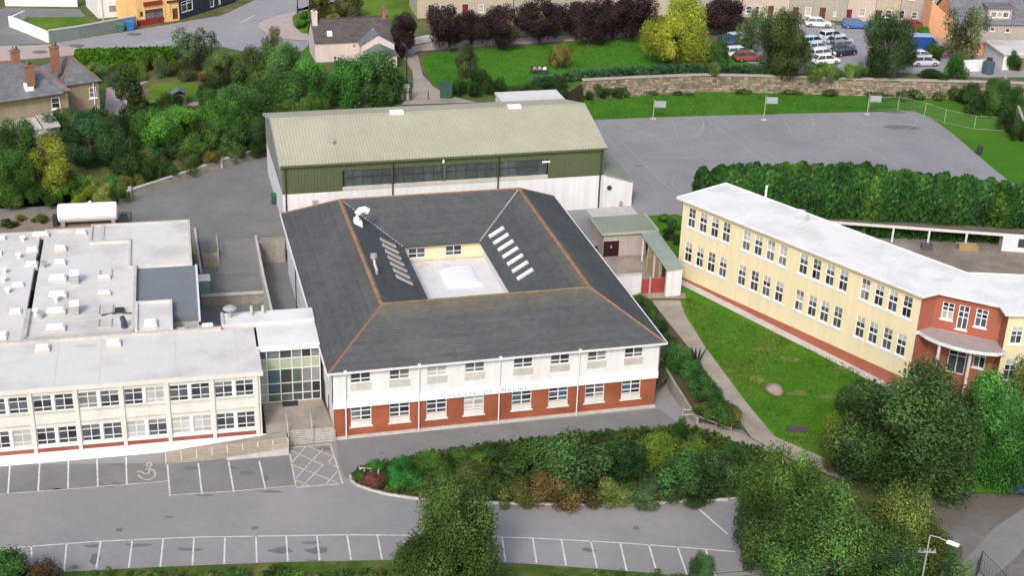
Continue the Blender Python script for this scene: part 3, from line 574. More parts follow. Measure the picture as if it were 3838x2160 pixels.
# barrel rooflight on the courtyard roof
bc = FC.px(1160, 702, zc); br_ = MB(); n = 10
for k in range(n):
    t0, t1 = math.pi * k / n, math.pi * (k + 1) / n
    for j in range(5):
        y0, y1 = -1.8 + .72 * j, -1.8 + .72 * j + .68
        p = lambda t, y: (bc.x + 1.65 * math.cos(t), bc.y + y, zc + .12 + .42 * math.sin(t))
        br_.quad(p(t0, y0), p(t1, y0), p(t1, y1), p(t0, y1))
br_.box(bc.x - 1.75, bc.x + 1.75, bc.y - 1.9, bc.y + 1.9, zc + .002, zc + .12)
for y in (-1.8, 1.76): br_.poly([(bc.x + 1.65 * math.cos(math.pi * k / n), bc.y + y, zc + .12 + .42 * math.sin(math.pi * k / n)) for k in range(n + 1)])
br_.obj('barrel_rooflight', white_b, cs)
# strip rooflights on the two inner slopes
def slope_pt(x, y, right):
    if right: p0 = FC.w(CW - i2, 10, z0); n = Vector((FC.e.x * -CRR, FC.e.y * -CRR, CI))
    else: p0 = FC.w(i2, 10, z0); n = Vector((FC.e.x * CRR, FC.e.y * CRR, CI))
    return FC.l(onpl(x, y, p0, n))
def rl(c, right, L_, W_, m, hgt=.14):
    k = math.sqrt(CRR ** 2 + CI ** 2); ux = Vector(((1 if right else -1) * CI / k, 0, CRR / k)); n = Vector((-ux.z if right else ux.z, 0, abs(ux.x))); y = Vector((0, 1, 0)); c = Vector(c)
    q = [c - ux * L_ / 2 - y * W_ / 2, c + ux * L_ / 2 - y * W_ / 2, c + ux * L_ / 2 + y * W_ / 2, c - ux * L_ / 2 + y * W_ / 2]
    o = MB().hexa([v + n * .01 for v in q] + [v + n * hgt for v in q]).obj('rooflight', conc_l, cs)
    q2 = [c + (v - c) * .93 for v in q]
    MB().hexa([v + n * hgt for v in q2] + [v + n * (hgt + .03) for v in q2]).obj('glazing', m, o)
ra, rb = slope_pt(1250, 586, True), slope_pt(1322, 692, True)
for k in range(7): rl(ra.lerp(rb, k / 6), True, 1.75, .52, white_b)
la, lb = slope_pt(975, 612, False), slope_pt(1016, 706, False)
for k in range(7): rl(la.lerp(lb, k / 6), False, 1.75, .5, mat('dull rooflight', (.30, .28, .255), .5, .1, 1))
# roof ducts
d0 = slope_pt(897, 562, False)
dm = MB().tube([(d0.x, d0.y, d0.z - .2), (d0.x, d0.y, d0.z + .55), (d0.x + .1, d0.y + .05, d0.z + .95), (d0.x + .4, d0.y + .2, d0.z + 1.2), (d0.x + .85, d0.y + .35, d0.z + 1.2), (d0.x + 1.1, d0.y + .45, d0.z + 1.0)], [.3, .3, .32, .33, .34, .36], 10)
dm.box(d0.x - .5, d0.x + .5, d0.y - .5, d0.y + .5, d0.z - .3, d0.z + .18); dm.obj('roof_duct', white_b, cs, smooth=False)
d1 = slope_pt(948, 690, False)
dm = MB().tube([(d1.x, d1.y, d1.z - .2), (d1.x, d1.y, d1.z + .35), (d1.x - .1, d1.y + .5, d1.z + .75), (d1.x - .15, d1.y + .75, d1.z + 1.25)], .13, 8); dm.tube([(d1.x - .15, d1.y + .75, d1.z + 1.25), (d1.x - .15, d1.y + .75, d1.z + 1.6)], .3, 10); dm.obj('roof_vent', metal_g, cs)
# lettering on the band
def letters(txt, s, z, size, d):
    cu = bpy.data.curves.new('t', 'FONT'); cu.body = txt; cu.size = size; cu.extrude = .012; cu.space_character = 1.45; cu.resolution_u = 2; ob = bpy.data.objects.new('t', cu); COL.objects.link(ob)
    dg = bpy.context.evaluated_depsgraph_get(); me = bpy.data.meshes.new_from_object(ob.evaluated_get(dg)); bpy.data.objects.remove(ob); bpy.data.curves.remove(cu)
    xs = [v.co.x for v in me.vertices]; k = 1.0
    for v in me.vertices:
        x, y, zz = v.co; p = F0.at(s + x, d + zz, z + y); v.co = p
    me.materials.clear(); me.materials.append(sky_sign); return link('lettering', me, cs), max(xs)
s_ = 8.9; prev = ' '
for ch in 'COLÁISTE DE. MHUIRE':
    if ch == ' ': s_ += .5; prev = ' '; continue
    big = prev == ' '; o, x1 = letters(ch, s_, 3.02, .58 if big else .48, .262); o.name = 'letter'; s_ += x1 + .12; prev = ch
# ================================================================== SPORTS HALL
hall = fthing(FH, 'sports_hall', 'big sports hall with ribbed pale green metal roof and green and white walls', 'sports hall')
H0 = Fac((0, 0), (HW, 0)); HX = Fac((HW, 0), (HW, HD)); HL = Fac((0, HD), (0, 0)); HB = Fac((HW, HD), (0, HD))
wt_, wb_ = 8.72, 6.9; gb = 6.45
mb = MB(); wallgrid(mb, H0, 0, HW, HZ - .3, gb, d=.06); mb.obj('lower_wall', white_w, hall)
for F_, L_ in ((HX, HD), (HL, HD), (HB, HW)): mb = MB(); wallgrid(mb, F_, 0, L_, HZ - .3, gb); mb.obj('lower_wall', white_l, hall)
def ribs(mb, F, s0, s1, z0, z1, pitch=.33, d=0.0, h=.045, ztop=None):
    n = int(round((s1 - s0) / pitch)); k = (s1 - s0) / n
    for i in range(n):
        a = s0 + i * k; pr = [(a, d), (a + .55 * k, d), (a + .63 * k, d + h), (a + .92 * k, d + h), (a + k, d)]
        for (p, e), (q, f) in zip(pr, pr[1:]):
            mb.quad(F.at(p, e, z0), F.at(q, f, z0), F.at(q, f, z1 if ztop is None else ztop(q)), F.at(p, e, z1 if ztop is None else ztop(p)))
mb = MB(); W0, W1 = 6.3, 28.8
ribs(mb, H0, 0, W0, gb, HE); ribs(mb, H0, W1, HW, gb, HE); ribs(mb, H0, W0, W1, wt_, HE)
ribs(mb, HB, 0, HW, gb, HE)
gt = lambda s: HE - .05 + HR * (1 - abs(s - HD / 2) / (HD / 2))
ribs(mb, HX, 0, HD, gb, 0, ztop=gt); mb.obj('cladding', hall_green, hall)
mb = MB(); ribs(mb, HL, 0, HD, gb, 0, ztop=gt); mb.obj('cladding', mat('grey cladding', (.15, .16, .15), .7, .1, .5), hall)
pm = [W0, 11.62, 17.26, 23.19, W1]
MB().fbox(H0, W0, W1, -.15, .1, gb + .02, wb_).obj('window_ledge', conc_l, hall)
for k in range(4):
    a, b = pm[k] + .12, pm[k + 1] - .12
    f = MB(); f.fbox(H0, a, a + .08, -.1, .0, wb_, wt_); f.fbox(H0, b - .08, b, -.1, .0, wb_, wt_); f.fbox(H0, a + .08, b - .08, -.1, -.02, (wb_ + wt_) / 2 + .1, (wb_ + wt_) / 2 + .16)
    n = 5
    for j in range(1, n): x = a + (b - a) * j / n; f.fbox(H0, x - .025, x + .025, -.1, -.03, wb_, wt_)
    w = f.obj('window_strip', hall_dark, hall)
    for j in range(n):
        x0, x1 = a + (b - a) * j / n, a + (b - a) * (j + 1) / n
        MB().quad(H0.at(x0, -.09, wb_), H0.at(x1, -.09, wb_), H0.at(x1, -.09, wt_), H0.at(x0, -.09, wt_)).obj('sheet', poly_m, w)
for x in pm[1:4]: MB().fbox(H0, x - .12, x + .12, -.1, .04, gb, HE).obj('cladding_post', hall_green, hall)
for x in (11.62, 23.19, HW - .35, .3): MB().tube([H0.at(x, .16, HE - .1), H0.at(x, .16, HZ)], .09, 6).obj('downpipe', hall_dark, hall)
# roof: folded sheets
SL = math.hypot(HD / 2, HR)
def roofsheet(near):
    mb = MB(); n = int(HW / .335); k = (HW + .5) / n
    y0, y1 = (-.25, HD / 2) if near else (HD + .25, HD / 2); zl = HE - .25 * HR / (HD / 2) + .06; zh = HE + HR + .06
    for i in range(n):
        a = -.25 + i * k; pr = [(a, 0), (a + .6 * k, 0), (a + .68 * k, .05), (a + .92 * k, .05), (a + k, 0)]
        for (p, e), (q, f) in zip(pr, pr[1:]): mb.quad((p, y0, zl + e), (q, y0, zl + f), (q, y1, zh + f), (p, y1, zh + e))
    mb.obj('roof_sheet', hall_roof, hall)
roofsheet(True); roofsheet(False)
for y, y1 in ((-.3, HD / 2), (HD + .3, HD / 2)):
    for x in (-.3, HW + .22): MB().hexa([(x, y, HE - .3), (x + .08, y, HE - .3), (x + .08, y1, HE + HR - .2), (x, y1, HE + HR - .2), (x, y, HE + .03), (x + .08, y, HE + .03), (x + .08, y1, HE + HR + .13), (x, y1, HE + HR + .13)]).obj('barge_board', metal_g, hall)
m_ = MB(); m_.add([(-.27, HD / 2 - .22, HE + HR + .07), (-.27, HD / 2, HE + HR + .14), (-.27, HD / 2 + .22, HE + HR + .07), (HW + .27, HD / 2 - .22, HE + HR + .07), (HW + .27, HD / 2, HE + HR + .14), (HW + .27, HD / 2 + .22, HE + HR + .07)], ((0, 1, 4, 3), (1, 2, 5, 4))); m_.obj('ridge_cap', hall_roof, hall)
MB().box(-.25, HW + .25, -.42, -.27, HE - .16, HE + .0).obj('gutter', hall_green, hall)
def hroof(x, y):
    n = Vector((FH.n.x * -HR, FH.n.y * -HR, HD / 2)); return FH.l(onpl(x, y, FH.w(0, 0, HE), n))
for x, y in ((995, 275), (1290, 260)):
    p = hroof(x, y + 3); MB().box(p.x - .75, p.x + .75, HD / 2 - .35, HD / 2 + .45, HE + HR - .05, HE + HR + .3).obj('ridge_vent', white_b, hall)
p = hroof(836, 366); m_ = MB().tube([(p.x, p.y, p.z - .1), (p.x, p.y, p.z + .5)], .16, 8); m_.tube([(p.x, p.y, p.z + .5), (p.x, p.y, p.z + .75)], .3, 8); m_.obj('roof_cowl', metal_g, hall)
for x in (1.95, 14.9): pass
m_ = MB(); m_.fbox(H0, 3.05, 3.65, .06, .1, 5.0, 5.6); m_.obj('wall_vent', metal_g, hall); MB().fbox(H0, 15.2, 15.8, .06, .3, 4.7, 5.1).obj('wall_vent', metal_g, hall)
MB().fbox(H0, 28.1, 29.0, .05, .09, 8.3, 8.5).obj('wall_lamp', white_b, hall)
MB().fbox(H0, 17.0, 17.2, .05, .2, 9.0, 9.4).obj('wall_lamp', white_b, hall)
# lean-to on the hall's right gable
X0, X1 = Fac((HW + .05, 0), (38.75, 0)), Fac((38.75, 0), (38.75, HD - .5))
mb = MB(); mb.quad(X0.at(0, 0, HZ - .3), X0.at(X0.L, 0, HZ - .3), X0.at(X0.L, 0, 5.35), X0.at(0, 0, 6.5)); wallgrid(mb, X1, 0, X1.L, HZ - .3, 5.35); mb.obj('lean_to_wall', white_w, hall)
mb = MB(); mb.hexa([(HW + .1, -.15, 6.5), (38.95, -.15, 5.32), (38.95, HD - .4, 5.32), (HW + .1, HD - .4, 6.5), (HW + .1, -.15, 6.65), (38.95, -.15, 5.47), (38.95, HD - .4, 5.47), (HW + .1, HD - .4, 6.65)]); mb.obj('lean_to_roof', green_roof, hall)
MB().tube([(36.0, -.12, 4.9), (36.0, -.02, 4.9)], .28, 12).obj('extractor_fan', metal_d, hall)
MB().fbox(X0, 2.1, 2.4, 0, .3, HZ, HZ + .7).obj('meter_box', conc, hall)
# flat white store behind the hall
Fs = Frame((FH.w(29.6, 23.2, 0).x, FH.w(29.6, 23.2, 0).y), FH.yaw)
st = fthing(Fs, 'flat_roofed_store', 'small store with flat white roof just behind the sports hall ridge', 'store')
q = [Fs.px(x, y, 7.2) for x, y in ((1262, 256), (1414, 250), (1400, 227), (1255, 231))]
x0, x1, y0, y1 = min(q[0].x, q[3].x), max(q[1].x, q[2].x), (q[0].y + q[1].y) / 2, (q[2].y + q[3].y) / 2
MB().box(x0 + .15, x1 - .15, y0 + .15, y1 - .15, 2.3, 7.0).obj('wall', white_l, st); MB().box(x0, x1, y0, y1, 7.0, 7.25).obj('roof', felt_w, st)
# ================================================================== LEFT SCHOOL WING
lb = fthing(FL, 'school_wing', 'long white flat roofed school wing dotted with white rooflights, two rows of windows', 'school')
Z = 6.5
G0 = Fac((-42, 0), (0, 0)); sx = lambda a: a + 42
piers = [-.35, -3.8, -7.31, -10.79, -14.25, -17.65, -21.1, -24.5]
DK, HF, BL = glass, halfblind, blind
upg = [(DK, DK), (DK, DK), (DK, BL), (HF, DK), (DK, DK), (DK, DK), (DK, DK)]; log = [(DK, DK), (BL, BL), (BL, DK), (DK, DK), (DK, DK), (DK, BL), (DK, DK)]
holes = []
for k in range(7):
    b1, b0 = piers[k] - .15, piers[k + 1] + .15; mid = (b0 + b1) / 2
    for a0, a1 in ((b0 + .04, mid - .12), (mid + .12, b1 - .04)):
        holes += [(sx(a0), sx(a1), 4.42, 5.86), (sx(a0), sx(a1), 1.44, 2.94)]
mb = MB(); wallgrid(mb, G0, 0, 42, .74, Z - .02, holes, .16); mb.obj('wall', cream_w, lb)
for k in range(7):
    for s_, gz in enumerate((upg[k], log[k])):
        for t_ in (0, 1):
            h = holes[k * 4 + t_ * 2 + s_]; g_ = gz[t_]
            window(lb, G0, *h, [0, .5, 1], [0, .24, .74, 1], white_w, [g_, g_, halfblind if (g_ is DK and (k + t_ + s_) % 4 == 0) else g_] , d=-.12, fw=.05, bw=.065)
    b1, b0 = piers[k] - .15, piers[k + 1] + .15; mid = (b0 + b1) / 2
    for z0_, z1_ in ((4.42, 5.86), (1.44, 2.94)): MB().fbox(G0, sx(mid) - .1, sx(mid) + .1, .0, .05, z0_, z1_).obj('mullion', white_b, lb)
    MB().fbox(G0, sx(b0), sx(b1), 0, .03, .80, 1.16).obj('brick_panel', brick_l, lb)
    MB().fbox(G0, sx(b0), sx(b1), 0, .07, 1.18, 1.4).obj('sill_band', white_w, lb)
    MB().fbox(G0, sx(b0), sx(b1), 0, .05, 3.26, 3.38).obj('floor_band', conc_l, lb)
    MB().fbox(G0, sx(b0), sx(b1), 0, .06, 4.24, 4.38).obj('sill_band', conc_l, lb)
for p in piers: MB().fbox(G0, sx(p) - .15, sx(p) + .15, 0, .14, .0, 6.2).obj('pier', cream_w, lb)
MB().fbox(G0, 0, 42.3, 0, .3, -.2, .74).obj('plinth', white_b, lb)
m_ = MB(); m_.fbox(G0, 0, 42.25, .0, .2, 6.22, Z + .1); m_.obj('fascia', cream_w, lb)
G1 = Fac((0, 0), (0, 9)); mb = MB(); wallgrid(mb, G1, 0, 9, -.2, Z); mb.obj('end_wall', white_l, lb)
MB().box(-42, .2, .02, 8.0, Z - .3, Z).obj('front_roof', felt_w, lb)
MB().box(-42, -18.9, 8.3, 32.4, Z - .5, Z - .05).obj('rear_roof', felt_w, lb)
MB().box(-18.5, -10.0, 9.0, 32.2, Z - .5, Z - .18).obj('rear_roof', felt_w, lb)
for q in ((-42, -2.7, 8.0, 8.3, Z - .3, Z + .22), (-18.6, -9.9, 8.75, 9.0, Z - .3, Z + .12), (-18.9, -18.5, 8.3, 14.5, Z - .3, Z + .12), (-10.0, -9.75, 9.0, 22.4, Z - .3, Z + .16), (-18.5, -14.2, 32.2, 32.4, Z - .5, Z + .1)): MB().box(*q).obj('roof_upstand', conc_l, lb)
for a_ in (-33, -27.4, -21.6, -15.8, -12.4, -6.5, -1.6): MB().box(a_ - .04, a_ + .04, .4, 7.9, Z, Z + .012).obj('roof_seam', mat('seam', (.54, .525, .515), .9, .1, 1), lb)
for b_ in (12.2, 15.5, 19, 22.4, 25.8, 29): MB().box(-18.4, -10.1, b_ - .04, b_ + .04, Z - .18, Z - .168).obj('roof_seam', mat('seam', (0, 0, 0)), lb)
bx = MB().box(-9.75, -6.65, 8.3, 13.9, 5.0, Z + .2); bx.box(-9.75, -9.55, 8.3, 13.9, Z + .2, Z + .42); bx.box(-6.85, -6.65, 8.3, 13.9, Z + .2, Z + .42); bx.box(-9.55, -6.85, 13.7, 13.9, Z + .2, Z + .42); bx.obj('raised_roof', felt_w, lb)
MB().box(-9.75, -4.5, 13.9, 22.4, 5.6, Z - .25).obj('grey_roof', felt_g, lb); MB().box(-6.65, -4.5, 12.0, 13.9, 5.6, Z - .25).obj('grey_roof', felt_g, lb)
m_ = MB(); wallgrid(m_, Fac((-6.65, 11.95), (-4.5, 11.95)), 0, 2.15, -.2, 5.6); wallgrid(m_, Fac((-4.52, 11.95), (-4.52, 33)), 0, 21, -.2, 5.6); wallgrid(m_, Fac((-4.7, 33), (-42, 33)), 0, 37, -.2, 5.7); m_.obj('rear_wall', conc_l, lb)
MB().box(-4.5, -4.32, 11.9, 22.4, 5.5, Z - .15).obj('roof_trim', white_w, lb)
m_ = MB().box(-10.5, -4.75, 22.45, 32.9, 5.6, Z); m_.box(-14.2, -10.5, 28.6, 32.9, 5.6, Z + .02); m_.obj('wing_roof', felt_w, lb)
m_ = MB(); m_.box(-4.95, -4.75, 22.45, 32.7, Z, Z + .16); m_.box(-14.2, -4.75, 32.7, 32.9, Z, Z + .16); m_.box(-10.5, -10.3, 22.45, 28.6, Z, Z + .16); m_.box(-14.2, -14.0, 28.6, 32.7, Z + .02, Z + .18); m_.box(-14.0, -10.5, 28.6, 28.8, Z + .02, Z + .18); m_.box(-13.2, -12.9, 28.8, 32.7, Z + .03, Z + .12); m_.obj('roof_kerb', conc_l, lb)
# low roof with plant between the wing and the link
MB().box(-6.6, -2.7, 8.3, 10.4, 5.4, 5.8).obj('plant_roof', asphalt_d, lb)
m_ = MB(); 
for i in range(6): x = -6.2 + i * .5; m_.box(x, x + .3, 8.7 + .2 * (i % 3), 9.3 + .25 * (i % 2), 5.8, 6.2 + .15 * (i % 3))
m_.tube([(-6.4, 9.6, 6.1), (-3.2, 9.8, 6.1)], .12, 6); m_.obj('roof_plant', metal_g, lb)
p = FL.px(522, 822, 6.4); MB().box(p.x - .45, p.x + .45, p.y - .3, p.y + .3, 5.8, 6.6).obj('plant_box', white_b, lb)
def skylight(x, y, w, h, z=Z, hh=.38, m=rooflight_m, name='rooflight'):
    p = FL.px(x, y + 3, z); k = mpp(FL.w(p.x, p.y, z)); W_ = w * k; D_ = h * k * 1.9
    o = MB().box(p.x - W_ / 2 - .05, p.x + W_ / 2 + .05, p.y - D_ / 2 - .05, p.y + D_ / 2 + .05, z - .2, z + hh * .55).obj(name, conc_l, lb)
    d = MB(); a = [(p.x - W_ / 2, p.y - D_ / 2), (p.x + W_ / 2, p.y - D_ / 2), (p.x + W_ / 2, p.y + D_ / 2), (p.x - W_ / 2, p.y + D_ / 2)]
    b = [(p.x + (u - p.x) * .8, p.y + (v - p.y) * .75) for u, v in a]; z0_, z1_ = z + hh * .55, z + hh
    d.hexa([(*q, z0_) for q in a] + [(*q, z1_) for q in b]); d.obj('dome', m, o)
for x, y, w, h in ((102, 591, 40, 11), (204, 586, 26, 11), (81, 630, 28, 13), (152, 626, 28, 13), (79, 667, 30, 15), (151, 661, 28, 13), (145, 701, 43, 16), (45, 719, 30, 12), (262, 699, 30, 6), (145, 743, 44, 15), (141, 784, 46, 15), (140, 826, 46, 15), (262, 739, 32, 8), (39, 787, 29, 14), (6, 848, 24, 22), (107, 878, 34, 16), (286, 865, 35, 16), (4, 601, 20, 10), (-2, 640, 14, 10)): skylight(x, y, w, h, Z - .15 if y < 850 else Z)
skylight(379, 816, 32, 22, Z + .2)
for x, y, w, h in ((266, 690, 32, 22), (266, 782, 36, 30), (264, 815, 34, 24)):
    p = FL.px(x, y, Z - .18); k = mpp(FL.w(p.x, p.y, Z)); W_, D_ = w * k / 2, h * k; m_ = MB()
    m_.box(p.x - W_, p.x - W_ + .1, p.y - D_, p.y + D_, Z - .18, Z - .06); m_.box(p.x + W_ - .1, p.x + W_, p.y - D_, p.y + D_, Z - .18, Z - .06); m_.box(p.x - W_ + .1, p.x + W_ - .1, p.y - D_, p.y - D_ + .1, Z - .18, Z - .06); m_.obj('roof_frame', conc_l, lb)
for x, y in ((189, 712), (189, 790)):
    p = FL.px(x, y, Z - .18); m_ = MB().box(p.x - .35, p.x + .35, p.y - .35, p.y + .35, Z - .2, Z + .7, 0); m_.box(p.x - .42, p.x + .42, p.y - .42, p.y + .42, Z + .7, Z + .95, 1); m_.obj('roof_vent', [metal_g, white_b], lb)
for x, y in ((58, 609), (48, 652), (111, 673), (12, 690), (10, 712), (142, 760), (90, 793), (103, 801), (20, 740)):
    p = FL.px(x, y, Z - .15); m_ = MB().tube([(p.x, p.y, Z - .2), (p.x, p.y, Z + .3)], .16, 8); m_.tube([(p.x, p.y, Z + .3), (p.x, p.y, Z + .42)], .3, 8); m_.obj('roof_outlet', [white_b, metal_g][(x % 2)], lb)
p = FL.px(313, 824, Z - .15); MB().tube([(p.x, p.y - .1, Z - .1), (p.x, p.y, Z + .35), (p.x - .15, p.y + .3, Z + .75)], [.28, .27, .2], 10).obj('dark_cowl', mat('dark blue cowl', (.04, .05, .09), .5, .1, 1), lb)
p = FL.px(304, 786, Z - .15); m_ = MB(); m_.tube([(p.x - 1.6, p.y - .5, Z - .08), (p.x - .2, p.y - .2, Z - .05), (p.x + .9, p.y - .5, Z - .08)], .07, 6); m_.box(p.x - .5, p.x + .3, p.y - .1, p.y + .4, Z - .15, Z + .15); m_.obj('roof_pipework', metal_d, lb)
for x, y, rx, ry in ((216, 870, .8, .12), (40, 612, .8, .3)):
    p = FL.px(x, y, Z); MB().poly([(p.x + rx * math.cos(t), p.y + ry * 1.6 * math.sin(t) * (1 + .3 * math.sin(3 * t)), (Z if y > 850 else Z - .05 if x < 190 and False else Z - .18) + .006) for t in [k * math.pi / 6 for k in range(12)]]).obj('rust_stain', mat('rust stain', (.50, .44, .41), .9, .2, 2), lb)
# glazed link
lk = fthing(FL, 'entrance_link', 'white roofed entrance link with pale green glazed front between two school blocks', 'entrance')
L0, L1 = .02, 5.2
MB().box(L0, L1, 4.3, 8.5, 6.2, 6.5).obj('roof', felt_y, lk); MB().box(-2.65, L1, 8.5, 10.7, 6.2, 6.72).obj('rear_roof', felt_y, lk)
MB().box(-2.65, -2.4, 8.5, 10.7, 6.72, 6.85).obj('roof_kerb', conc_l, lk); MB().box(L0, L1, 4.15, 4.3, 6.1, 6.55).obj('fascia', white_b, lk)
MB().quad((-2.6, 10.6, -.2), (L1, 10.6, -.2), (L1, 10.6, 6.3), (-2.6, 10.6, 6.3)).obj('rear_wall', white_l, lk)
K0 = Fac((L0, 4.5), (L1, 4.5)); zf = 1.08; fr = MB()
cols = [0, .15, .36, .55, .71, .86, 1]; rows = [zf, zf + .75, zf + 1.75, zf + 3.1, zf + 4.1, 6.1]; Lk = K0.L
for c in cols: fr.fbox(K0, c * Lk - (.04 if c else 0), c * Lk + .04, -.1, .02, zf, 6.1)
for r in rows: 
    for c0, c1 in zip(cols, cols[1:]): fr.fbox(K0, c0 * Lk + .04, c1 * Lk - .04, -.1, .01, r - .035, r + .035)
wf = fr.obj('glazed_screen', white_w, lk); lgl = mat('link glass', (.055, .07, .062), .1, .3, .8, spec=.6, orand=(.4, 2.2))
for i, (c0, c1) in enumerate(zip(cols, cols[1:])):
    for j, (r0, r1) in enumerate(zip(rows, rows[1:])):
        m_ = lgl
        if j == 3: m_ = pgreen
        elif i == 0 and j < 4: m_ = pgreen
        elif i == 1 and 0 < j < 4: m_ = glass_t if c0 else pgreen
        elif i in (4, 5) and j == 2: m_ = halfblind
        elif j == 4: m_ = halfblind if i % 2 else glass
        MB().quad(K0.at(c0 * Lk, -.05, r0), K0.at(c1 * Lk, -.05, r0), K0.at(c1 * Lk, -.05, r1), K0.at(c0 * Lk, -.05, r1)).obj('pane', m_, wf)
MB().fbox(K0, 1.9, 3.2, .05, .9, zf + .0, zf + .03).obj('door_mat', metal_d, lk)
m_ = MB(); p = FL.px(579, 800, 6.7); m_.tube([(p.x, p.y, 6.2), (p.x, p.y, 7.5)], .13, 8, 0); m_.tube([(p.x, p.y, 7.5), (p.x, p.y, 7.62), (p.x, p.y, 7.8)], [.55, .6, .3], 12, 0); m_.obj('flue_cowl', metal_g, lk)
p = FL.px(633, 794, 6.7); MB().tube([(p.x, p.y, 6.2), (p.x, p.y, 7.6)], .14, 8).obj('flue', conc_l, lk)
p = FL.px(662, 790, 6.7); MB().tube([(p.x, p.y, 6.2), (p.x, p.y, 7.5)], .14, 8).obj('flue', conc_l, lk)
fc_ = [FL.w(0.3, 4.5, 0), FL.w(5.3, 4.5, 0)]
tp = FL.px(780, 1081, 1.05).y; bt_ = FL.px(780, 1118, 0).y; slab('forecourt', [FL.w(.3, tp, 0), FL.w(5.75, tp, 0), FL.w(5.3, 4.5, 0), FL.w(.3, 4.5, 0)], -.1, 1.06, path_m, conc)
stp = fthing(FL, 'entrance_steps', 'broad concrete entrance steps with railings between the two white and brick blocks', 'steps')
ns = 7; run = (tp - bt_) / ns
for k in range(ns):
    m_ = MB().box(2.05, 5.85, bt_ + k * run, tp, k * 1.05 / ns - (.05 if k == 0 else 0), (k + 1) * 1.05 / ns); m_.box(2.05, 5.85, bt_ + k * run - .02, bt_ + k * run + .06, (k + 1) * 1.05 / ns - .03, (k + 1) * 1.05 / ns + .006, 1); m_.obj('step', [conc, conc_l], stp)
for x in (2.0, 3.95):
    m_ = MB(); pts = [(x, bt_ - .1, .95), (x, tp, 2.0), (x, tp + 1.2, 2.0)]; m_.tube(pts, .04, 6)
    for q in pts: m_.tube([(q[0], q[1], q[2] - 1.0), q], .035, 6)
    m_.obj('handrail', mat('pale rail', (.38, .37, .33), .6, .1, 1), stp)
# ramp with timber-look railing along the wing
rp = fthing(FL, 'access_ramp', 'sloping access ramp with pale railing along the foot of the white wing', 'ramp')
q0, q1 = FL.px(418, 1167, 0), FL.px(726, 1142, 0); yb = (q0.y + q1.y) / 2
m_ = MB().hexa([(q0.x, yb, -.05), (q1.x, yb, -.05), (q1.x, -.32, -.05), (q0.x, -.32, -.05), (q0.x, yb, .03), (q1.x, yb, 1.0), (q1.x, -.32, 1.0), (q0.x, -.32, .03)]); m_.obj('ramp_slab', path_m, rp)
MB().hexa([(q0.x + 4.7, yb - .3, -.05), (q1.x, yb - .3, -.05), (q1.x, yb - .02, -.05), (q0.x + 4.7, yb - .02, -.05), (q0.x + 4.7, yb - .3, .12), (q1.x, yb - .3, .5), (q1.x, yb - .02, .5), (q0.x + 4.7, yb - .02, .12)]).obj('side_kerb', conc_l, rp)
n = 8
for k in range(n + 1):
    x = q0.x + (q1.x - q0.x) * k / n; zb = .03 + .0 * k; MB().box(x - .035, x + .035, yb, yb + .07, 0, 1.02 + .35 * k / n).obj('post', cream_w, rp)
for r in range(5):
    h = .16 + .2 * r; MB().hexa([(q0.x, yb + .02, h), (q1.x, yb + .02, h + .35), (q1.x, yb + .06, h + .35), (q0.x, yb + .06, h), (q0.x, yb + .02, h + .14), (q1.x, yb + .02, h + .49), (q1.x, yb + .06, h + .49), (q0.x, yb + .06, h + .14)]).obj('rail', wood_m if False else mat('weathered rail', (.36, .32, .27), .9, .1, 1), rp)
# ================================================================== YELLOW SCHOOL
def inset(poly, d):
    P = [Vector((p[0], p[1])) for p in ccw(poly)]; n = len(P); out = []
    for i in range(n):
        a, b, c = P[i - 1], P[i], P[(i + 1) % n]; u, v = (b - a).normalized(), (c - b).normalized(); nu, nv = Vector((-u.y, u.x)), Vector((-v.y, v.x))
        cr = u.x * v.y - u.y * v.x
        if abs(cr) < .05: out.append(b + nu * d); continue
        p, q = a + nu * d, b + nv * d; t = ((q.x - p.x) * v.y - (q.y - p.y) * v.x) / cr; out.append(p + u * t)
    return out
YO = Vector((YP[0].x, YP[0].y, 0)); YPl = [p - YO for p in YP]
ys = thing('yellow_school', 'long pale yellow two storey school with bright white flat roof and terracotta entrance corner', 'school', YO)
W_ = inset(YPl, .5); W_ = W_ if (Vector(YPl[0][:2]) - W_[0]).length < 3 else list(reversed(W_))
if (W_[0] - Vector(YPl[0][:2])).length > 2: W_ = W_[1:] + W_[:1]
def rot_to(W, P):                             # match the inset corners to the roof corners
    return [min(W, key=lambda w: (w - Vector((p[0], p[1]))).length) for p in P]
W_ = rot_to(W_, YPl); ZT = YE - .12; ZBAND = 2.5
def yfac(i): return Fac(W_[i], W_[(i + 1) % len(W_)])
def ywin(F, x, y0, y1):
    p = F.p + YO.xy; n = Vector((F.n.x, F.n.y, 0)); a = onpl(x, y0, (p.x, p.y, 0), n); b = onpl(x, y1, (p.x, p.y, 0), n); s = (a.xy - p).dot(F.u)
    return s, b.z, a.z
Y0 = yfac(0)
UX = [1742, 1771, 1800, 1829, 1880, 1910, 1941, 1972, 2024, 2057, 2091, 2125, 2180, 2215, 2250, 2286]
LX = [1733, 1762, 1791, 1820, 1868, 1900, 1930, 1962, 2013, 2046, 2077, 2110, 2167, 2200, 2236, 2271]
zu = [ywin(Y0, x, y0, y1) for x, y0, y1 in ((1742, 527, 576), (2286, 744, 800))]; zl_ = [ywin(Y0, x, y0, y1) for x, y0, y1 in ((1733, 615, 663), (2271, 838, 895))]
u0, u1 = (zu[0][1] + zu[1][1]) / 2, (zu[0][2] + zu[1][2]) / 2; l0, l1 = (zl_[0][1] + zl_[1][1]) / 2, (zl_[0][2] + zl_[1][2]) / 2
us = [ywin(Y0, x, 527 + (x - 1742) * .405, 576)[0] for x in UX]; lsx = [ywin(Y0, x, 615 + (x - 1733) * .42, 663)[0] for x in LX]
hw = .46
